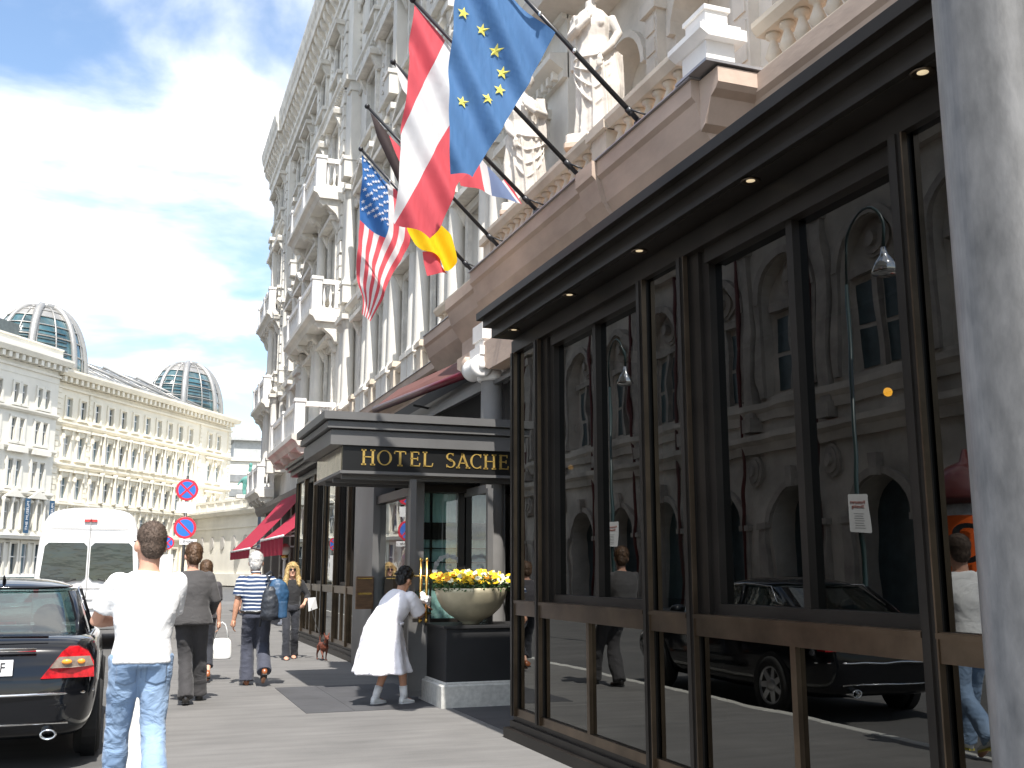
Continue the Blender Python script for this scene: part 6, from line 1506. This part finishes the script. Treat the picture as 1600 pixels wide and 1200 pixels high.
SUITP = fabric('charcoal_trousers', (.045, .043, .045), .15, .55, fscale=5)
STRP = stripe_mat('navy_striped_polo', (.022, .045, .11), (.66, .68, .70), .052, .34)
SLACK = fabric('navy_slacks', (.055, .06, .085), .15, .6, fscale=5)
BLK = fabric('black_jersey', (.018, .018, .02), .2, .5, fscale=6)
BLKT = fabric('black_trousers', (.022, .024, .032), .2, .6, fscale=6)
DRESS = fabric('white_uniform', (.82, .80, .83), .03, .55, fscale=4)
LEATH = mat('black_leather', (.02, .018, .016), .3, var=.2, coat=.3)
TANL = mat('tan_leather', (.28, .09, .03), .35, var=.2, coat=.3)
WLEATH = mat('white_leather', (.8, .8, .78), .5, var=.05)

def patch_on(target, centre, w_, h_, m_, name, nrm=(0, -1, 0), round_=.3, off=.003, n=10):
    """cloth patch pressed onto a garment from behind"""
    q = MB(); c = V(centre); nn = V(nrm).normalized(); u = V((0, 0, 1)).cross(nn).normalized(); vs = []
    for j in range(n + 1):
        for i in range(n + 1):
            a, b = i / n * 2 - 1, j / n * 2 - 1
            bb = b - (round_ * (1 - abs(a)) if b < -.5 else 0)
            vs.append(c + u * a * w_ + V((0, 0, 1)) * bb * h_ + nn * .25)
    q.add(vs, [(j * (n + 1) + i, j * (n + 1) + i + 1, (j + 1) * (n + 1) + i + 1, (j + 1) * (n + 1) + i) for j in range(n) for i in range(n)], 0, True)
    o = q.build(name, m_, target.parent)
    sw = o.modifiers.new('sw', 'SHRINKWRAP'); sw.target = target; sw.wrap_method = 'PROJECT'; sw.use_negative_direction = True; sw.use_positive_direction = True; sw.offset = off
    so_ = o.modifiers.new('so', 'SOLIDIFY'); so_.thickness = .003
    dg = bpy.context.evaluated_depsgraph_get(); me = bpy.data.meshes.new_from_object(o.evaluated_get(dg)); o.modifiers.clear(); me.name = name; o.data = me
    return o
# man in white T-shirt
p = Person((.095, 7.05, 0), R(4), 'man in white T-shirt and faded jeans walking away beside the black car', h=1.83, shw=.188, lean=(.015, .03), footL=(-.11, .27, 0), footR=(.10, -.28, 0), handL=(-.12, .34, 1.16), handR=(.06, .36, 1.18), elL=(-.95, -.8, -.35), elR=(.3, -.7, -1), headturn=R(12), headtilt=.06, build=.95, heelR=.10)
p.body(palmL=(0, 0, -1), palmR=(0, 0, -1)); p.hair(HAIR_BR, 'buzz'); p.top(TEE, 't_shirt', .72, .016, -.13, slr=(.068, .076, .082)); jn = p.legs(JEAN, 'jeans', (.106, .102, .092, .078, .074, .076, .080))
JP = fabric('darker_denim', (.20, .30, .46), .15, .5)
for s_ in (-1, 1): patch_on(jn, p.pel + V((s_ * .088, 0, -.075)), .062, .066, JP, 'back_pocket')
patch_on(jn, p.pel + V((0, 0, -.03)), .004, .09, JP, 'seam', round_=0)
p.shoes(WLEATH, sole=mat('yellow_sole', (.7, .6, .1), .6))
q = MB(); c = p.hrot((0, 0, 0))
for sgn in (-1, 1): q.tube([p.hrot((sgn * .075, .075, .02)), p.hrot((sgn * .084, 0, .018)), p.hrot((sgn * .08, -.02, .0))], .003, 5)
q.tube([p.hrot((-.075, .09, .02)), p.hrot((0, .108, .022)), p.hrot((.075, .09, .02))], .004, 5); q.build('glasses', BLACKM, p.root)
q = MB(); q.rings([ering((0, 0), .032, .03, z, 12) for z in (-.012, .012)], caps=False); wpos = p.elL.lerp(p.haL, .85); q.xf(Matrix.Translation(wpos)); q.build('wristwatch', BLACKM, p.root)
# man in suit
p = Person((.70, 12.75, 0), R(-4), 'man in charcoal suit walking away, between the white T-shirt and the striped polo', h=1.84, lean=(-.02, .05), footL=(-.02, -.12, 0), footR=(.12, .30, 0), handL=(-.10, .33, 1.18), handR=(.20, .22, .98), elL=(-.3, -.7, -.8), elR=(.55, -.9, -.2), headturn=R(15), headtilt=-.04, heelL=.02)
p.body(); p.hair(HAIR_BR2, 'short'); p.top(SUIT, 'jacket', 1.88, .022, -.16, flare=.09, disp=(.02, .16)); p.legs(SUITP, 'trousers', (.108, .102, .092, .082, .080, .082, .088)); p.shoes(LEATH)
q = MB(); q.rings([[(x_ * .17, y_, z_) for x_, y_, z_ in ((-1.0, .05, .72), (-.9, -.13, .70), (0, -.16, .74), (.95, -.13, .74), (1, .05, .76))], [(x_ * .175, y_, z_) for x_, y_, z_ in ((-1.0, .05, .92), (-.9, -.13, .92), (0, -.15, .94), (.95, -.12, .92), (1, .05, .92))]], closed=False, caps=False)
q = MB(); q.tube([(-.17, .0, .98), (-.22, -.02, .86), (-.25, -.03, .80)], [.02, .055, .045], 10, flat=.5); 
# woman mostly hidden in front of the suit man, white handbag hanging
p = Person((.99, 15.2, 0), R(-4), 'woman in dark clothes mostly hidden in front of the suit man', h=1.66, lean=(0, .04), footL=(-.08, .24, 0), footR=(.10, -.2, 0), handL=(-.24, .05, .78), handR=(.23, .04, .80), headturn=0, heelR=.07)
p.body(vox=.011, palmR=(-1, 0, 0)); p.hair(HAIR_BR2, 'short'); p.top(fabric('dark_blouse', (.05, .045, .05), .2), 'blouse', .8); p.legs(BLKT, 'trousers', low=.3); p.shoes(TANL)
hb = empty('handbag', (1.25, 15.26, .70), label='white handbag hanging from the hidden woman beside the suit man', cat='handbag')
q = MB(); q.rings([[(x_, y_, z_) for x_, y_ in ((-.14 * w_, -.045), (.14 * w_, -.045), (.15 * w_, 0), (.14 * w_, .045), (-.14 * w_, .045), (-.15 * w_, 0))] for z_, w_ in ((-.42, .85), (-.40, 1.0), (-.2, .95), (-.12, .8))]); subsurf_build(q, 'bag', WLEATH, hb)
q = MB(); q.tube([(-.09, 0, -.13)] + [(-.07 + .07 * (1 - math.cos(PI * t)) , 0, -.08 + .17 * math.sin(PI * t)) for t in (.15, .3, .5, .7, .85)] + [(.09, 0, -.13)], .009, 6); q.build('strap', WLEATH, hb)
# man in striped polo with backpack
p = Person((1.62, 14.4, 0), R(-2), 'white-haired man in navy and white striped polo walking away with backpack', h=1.77, lean=(-.03, .03), footL=(-.09, .12, 0), footR=(.12, -.16, .02), handL=(-.32, .02, .74), handR=(.26, .18, 1.02), elL=(-.5, -1, 0), elR=(1, -.6, 0), headturn=R(-10), build=1.05, heelR=.12, skin=SKIN2)
p.body(palmL=(1, 0, 0)); p.hair(HAIR_W, 'short'); p.top(STRP, 'polo_shirt', .78, .018, -.03, slr=(.076, .078, .084), collar=True); p.legs(SLACK, 'trousers', (.112, .108, .100, .092, .092, .094, .100), top=.12); p.shoes(TANL)
q = MB(); q.tube([p.pel.lerp(p.nk, .06) + V((.195 * math.cos(2 * PI * j / 24), .148 * math.sin(2 * PI * j / 24), 0)) for j in range(25)], .016, 6, flat=1.2); q.build('belt', LEATH, p.root)
bp = empty('backpack', (1.86, 14.16, 1.13), R(-8), 'blue and black backpack slung on the right shoulder of the striped man', 'backpack')
BPB = mat('blue_nylon', (.03, .085, .17), .5, var=.25, scale=8, bump=.4, bscale=20, dist=.01); BPK = mat('black_nylon', (.03, .035, .045), .5, var=.25, scale=8, bump=.4, bscale=20, dist=.01)
q = MB(); q.rings([ering((ox_, 0), rx, ry, z, 20, .2) for z, rx, ry, ox_ in ((-.26, .11, .08, -.05), (-.23, .15, .105, -.05), (-.1, .165, .115, -.03), (.08, .15, .11, 0), (.2, .11, .09, .0), (.26, .05, .045, -.02))]); remesh(q.build('main_sack', BPB, bp), .012, 1, (.02, .08))
q = MB(); q.rings([ering((-.09, -.07), rx, ry, z, 20, .2) for z, rx, ry in ((-.27, .10, .06), (-.22, .13, .09), (-.02, .125, .085), (.12, .09, .06), (.17, .03, .03))]); remesh(q.build('front_pocket', BPK, bp), .012, 1, (.02, .06))
q = MB(); q.rings([ering((.07, -.10), .06, .03, z, 16, .2) for z in (-.24, -.2, -.06, -.03)]); remesh(q.build('side_pocket', BPB, bp), .01, 1)
q = MB(); q.tube([(-.1, .0, .2), (-.16, .06, .32), (-.1, .2, .36), (-.05, .3, .25)], [.022] * 4, 8, flat=.35); q.tube([(-.12, .0, .22), (-.19, -.02, .05), (-.2, -.03, -.2), (-.22, -.02, -.36)], .014, 6); q.tube([(.0, 0, .27), (.02, -.02, .31), (.05, 0, .27)], .008, 6); q.build('strap', BPK, bp)
# blonde woman facing the viewer
p = Person((2.66, 18.5, 0), R(176), 'blonde woman in black with sunglasses walking towards the viewer', h=1.66, lean=(0, .02), footL=(-.09, -.14, 0), footR=(.07, .18, 0), handL=(-.23, .24, 1.04), handR=(.25, .20, 1.0), elL=(-.7, -.9, 0), elR=(.7, -.9, 0), build=.93, shw=.18)
p.body(vox=.010, palmL=(1, 0, -.3), palmR=(-1, 0, 0)); p.hair(HAIR_BL, 'long'); p.top(BLK, 'black_top', 1.55, .008, -.10, collar=False, disp=(.008, .1)); p.legs(BLKT, 'trousers', (.098, .092, .084, .076, .076, .080, .088)); p.shoes(SKIN, 'sandal')
q = MB()
for sgn in (-1, 1): q.rings([[p.hrot((sgn * .034 + .027 * math.cos(2 * PI * j / 14), .103 - .25 * abs(.034 + .027 * math.cos(2 * PI * j / 14) * sgn) ** 1.0 * .5 + dd, .016 + .020 * math.sin(2 * PI * j / 14))) for j in range(14)] for dd in (0, .004)], 0, False); q.tube([p.hrot((sgn * .06, .08, .022)), p.hrot((sgn * .08, 0, .018))], .003, 5)
q.tube([p.hrot((-.012, .104, .02)), p.hrot((.012, .104, .02))], .003, 5); q.build('sunglasses', BLACKP, p.root)
pp = empty('papers', (2.98, 18.22, .98), R(20), 'white papers held by the blonde woman', 'papers')
q = MB(); q.rings([[(-.09, -.01, .06), (.06, -.01, .07), (.12, .02, -.12), (-.06, .0, -.17)], [(-.09, .002, .06), (.06, .002, .07), (.12, .03, -.12), (-.06, .012, -.17)]], 0, False); q.build('sheet', WHITE, pp)
# walker half hidden behind striped man
p = Person((2.35, 21.5, 0), R(-2), 'passer-by in pale trousers and brown bag hidden behind the backpack', h=1.66, footL=(-.08, .15, 0), footR=(.1, -.18, 0), heelR=.05)
p.body(vox=.013); p.hair(HAIR_BR2, 'short'); p.top(fabric('brown_top', (.2, .11, .06), .2), 'shirt', .8); p.legs(fabric('pale_trousers', (.7, .69, .66), .05), 'trousers'); p.shoes(LEATH)
# passer-by mirrored in the glass
p = Person((-10.5, 24.0, 0), R(20), 'passer-by in blue shirt on the far pavement, mirrored in the veranda glass', h=1.74, footL=(-.08, .2, 0), footR=(.1, -.18, 0), heelR=.05)
p.body(vox=.014); p.hair(HAIR_BR, 'short'); p.top(fabric('blue_shirt', (.08, .2, .6), .1), 'shirt', .8); p.legs(SLACK, 'trousers'); p.shoes(LEATH)

# woman in white uniform, bending to polish the brass bars; faces +X (root turned)
p = Person((2.86, 11.92, 0), R(-62), 'woman in white uniform dress polishing the brass door bars', h=1.62, lean=(.02, .26), pelvis=(0, -.10), footL=(-.12, -.12, 0), footR=(.12, .15, 0), handL=(-.06, .60, 1.18), handR=(.02, .53, 1.10), elL=(-.6, .0, -1), elR=(.8, -.1, -1), headturn=R(5), headtilt=-.35, build=1.12, skin=SKIN2, drop=.02)
p.body(vox=.009, palmL=(0, 0, -1), palmR=(0, 0, -1)); p.hair(HAIR_BK, 'curly')
m = MB(); k = p.k; p.torso(m, .02, 0, .97)
for sh, el in ((p.shL, p.elL), (p.shR, p.elR)): m.ell(sh, (.078, .07, .07), 12, 8); m.tube([sh, sh.lerp(el, .45), sh.lerp(el, .92)], [.078, .084, .092], 14)
def skr(c, rx, ry, z, amp, p_): return ering(c, rx, ry, z, 40, 0, lambda a: 1 + amp * math.sin(7 * a + p_) + amp * .5 * math.sin(12 * a + 2 * p_))
m.rings([skr((0, -.02), .15, .13, 1.10, 0, 0), skr((0, -.06), .19, .165, 1.0, 0, 0), skr((0, -.09), .215, .19, .93, 0, 0), skr((0, -.11), .235, .215, .86, .015, 0), skr((0, -.115), .255, .245, .70, .05, .3), skr((0, -.12), .285, .28, .52, .085, .6), skr((.0, -.125), .315, .32, .37, .12, .9), skr((0, -.125), .318, .322, .352, .12, .95)])
o = m.build('dress', DRESS, p.root); remesh(o, .013, 3, (.018, .12))
for an, kn in ((p.anL, p.knL), (p.anR, p.knR)): m = MB(); m.tube([an + V((0, 0, -.02)), an.lerp(kn, .1), an.lerp(kn, .32)], [.042, .044, .048], 12); m.build('sock', WHITE, p.root)
p.shoes(WLEATH, sole=WHITE)
q = MB(); q.tube([p.pel.lerp(p.nk, .15) + V((.215 * math.cos(2 * PI * j / 24), .165 * math.sin(2 * PI * j / 24), .01 * math.sin(2 * PI * j / 24))) for j in range(25)], .012, 6, flat=1.5); q.build('belt', DRESS, p.root)
cl = empty('polishing_cloth', (3.31, 12.03, 1.18), label='crumpled white cloth in the hand of the woman polishing the bars', cat='cloth')
q = MB(); rn = random.Random(2)
for i in range(14): q.ell((rn.uniform(-.05, .05), rn.uniform(-.03, .03), rn.uniform(-.07, .06)), (rn.uniform(.02, .045), .025, rn.uniform(.02, .045)), 8, 6)
remesh(q.build('cloth', WHITE, cl), .008, 1, (.03, .03))

# ------------------------------------------------------------------ small brown dog trotting towards the viewer
DOGF = mat('russet_dog_coat', (.17, .045, .02), .6, col2=(.09, .02, .01), scale=12, bump=.6, bscale=150, dist=.003)
dg_ = empty('dog', (3.16, 18.05, 0), R(186), 'small russet brown dog on a lead trotting along the veranda base', 'dog')
m = MB()   # faces local +Y, height at shoulder about .27
m.rings([[(c[0] + rx * math.cos(2 * PI * j / 18), y, c[1] + rz_ * math.sin(2 * PI * j / 18)) for j in range(18)] for y, c, rx, rz_ in ((-.19, (0, .25), .02, .025), (-.17, (0, .245), .045, .05), (-.10, (0, .24), .052, .056), (-.02, (0, .235), .056, .062), (.08, (0, .225), .064, .078), (.14, (0, .235), .058, .070), (.18, (0, .25), .035, .045))])
m.tube([(0, .13, .26), (0, .19, .32), (0, .215, .37)], [.05, .038, .034], 12)
m.ell((0, .225, .385), (.038, .045, .038)); m.tube([(0, .25, .38), (0, .295, .368), (0, .315, .362)], [.026, .018, .013], 10)
for s_ in (-1, 1):
    m.tube([(s_ * .028, .21, .405), (s_ * .042, .205, .45), (s_ * .044, .207, .475)], [.016, .012, .004], 8)
    # front leg: shoulder, elbow, wrist, paw
    f = .05 if s_ > 0 else -.03
    m.tube([(s_ * .042, .11, .22), (s_ * .045, .085, .16), (s_ * .042, .10 + f, .075 + (.02 if s_ > 0 else 0)), (s_ * .040, .10 + f - (.02 if s_ > 0 else 0), .018 + (.03 if s_ > 0 else 0))], [.030, .020, .013, .012], 9); m.ell((s_ * .04, .115 + f - (.02 if s_ > 0 else 0), .012 + (.03 if s_ > 0 else 0)), (.015, .022, .011))
    b = -.05 if s_ > 0 else .05
    m.tube([(s_ * .035, -.12, .24), (s_ * .043, -.10 + b * .5, .17), (s_ * .04, -.17 + b * .7, .10), (s_ * .038, -.15 + b, .018)], [.040, .028, .014, .011], 9); m.ell((s_ * .038, -.135 + b, .012), (.014, .021, .011))
m.tube([(0, -.18, .27), (0, -.20, .33), (0, -.195, .40), (0, -.17, .45)], [.013, .010, .008, .005], 8)
o = m.build('body', DOGF, dg_); remesh(o, .006, 1)
for s_ in (-1, 1): q = MB(); q.ell((s_ * .018, .262, .392), (.006, .005, .006), 8, 6); q.build('eye', EYE, dg_)
q = MB(); q.ell((0, .328, .364), (.009, .007, .007), 8, 6); q.build('nose', BLACKM, dg_)
q = MB(); q.tube([(.042 * math.cos(2 * PI * j / 16), .175 + .025 * math.sin(2 * PI * j / 16), .305 - .03 * math.sin(2 * PI * j / 16)) for j in range(17)], .006, 6); q.build('collar', BLACKM, dg_)
ld = MB(); A = V((2.94, 18.28, 1.0)); B = V((3.14, 17.88, .30))
ld.tube([A.lerp(B, t) + V((0, 0, -.07 * math.sin(PI * t))) for t in [i / 8 for i in range(9)]], .005, 5)
tag(ld.build('dog_lead', BLACKM), 'thin dark lead running from the woman in black down to the small dog', 'lead')
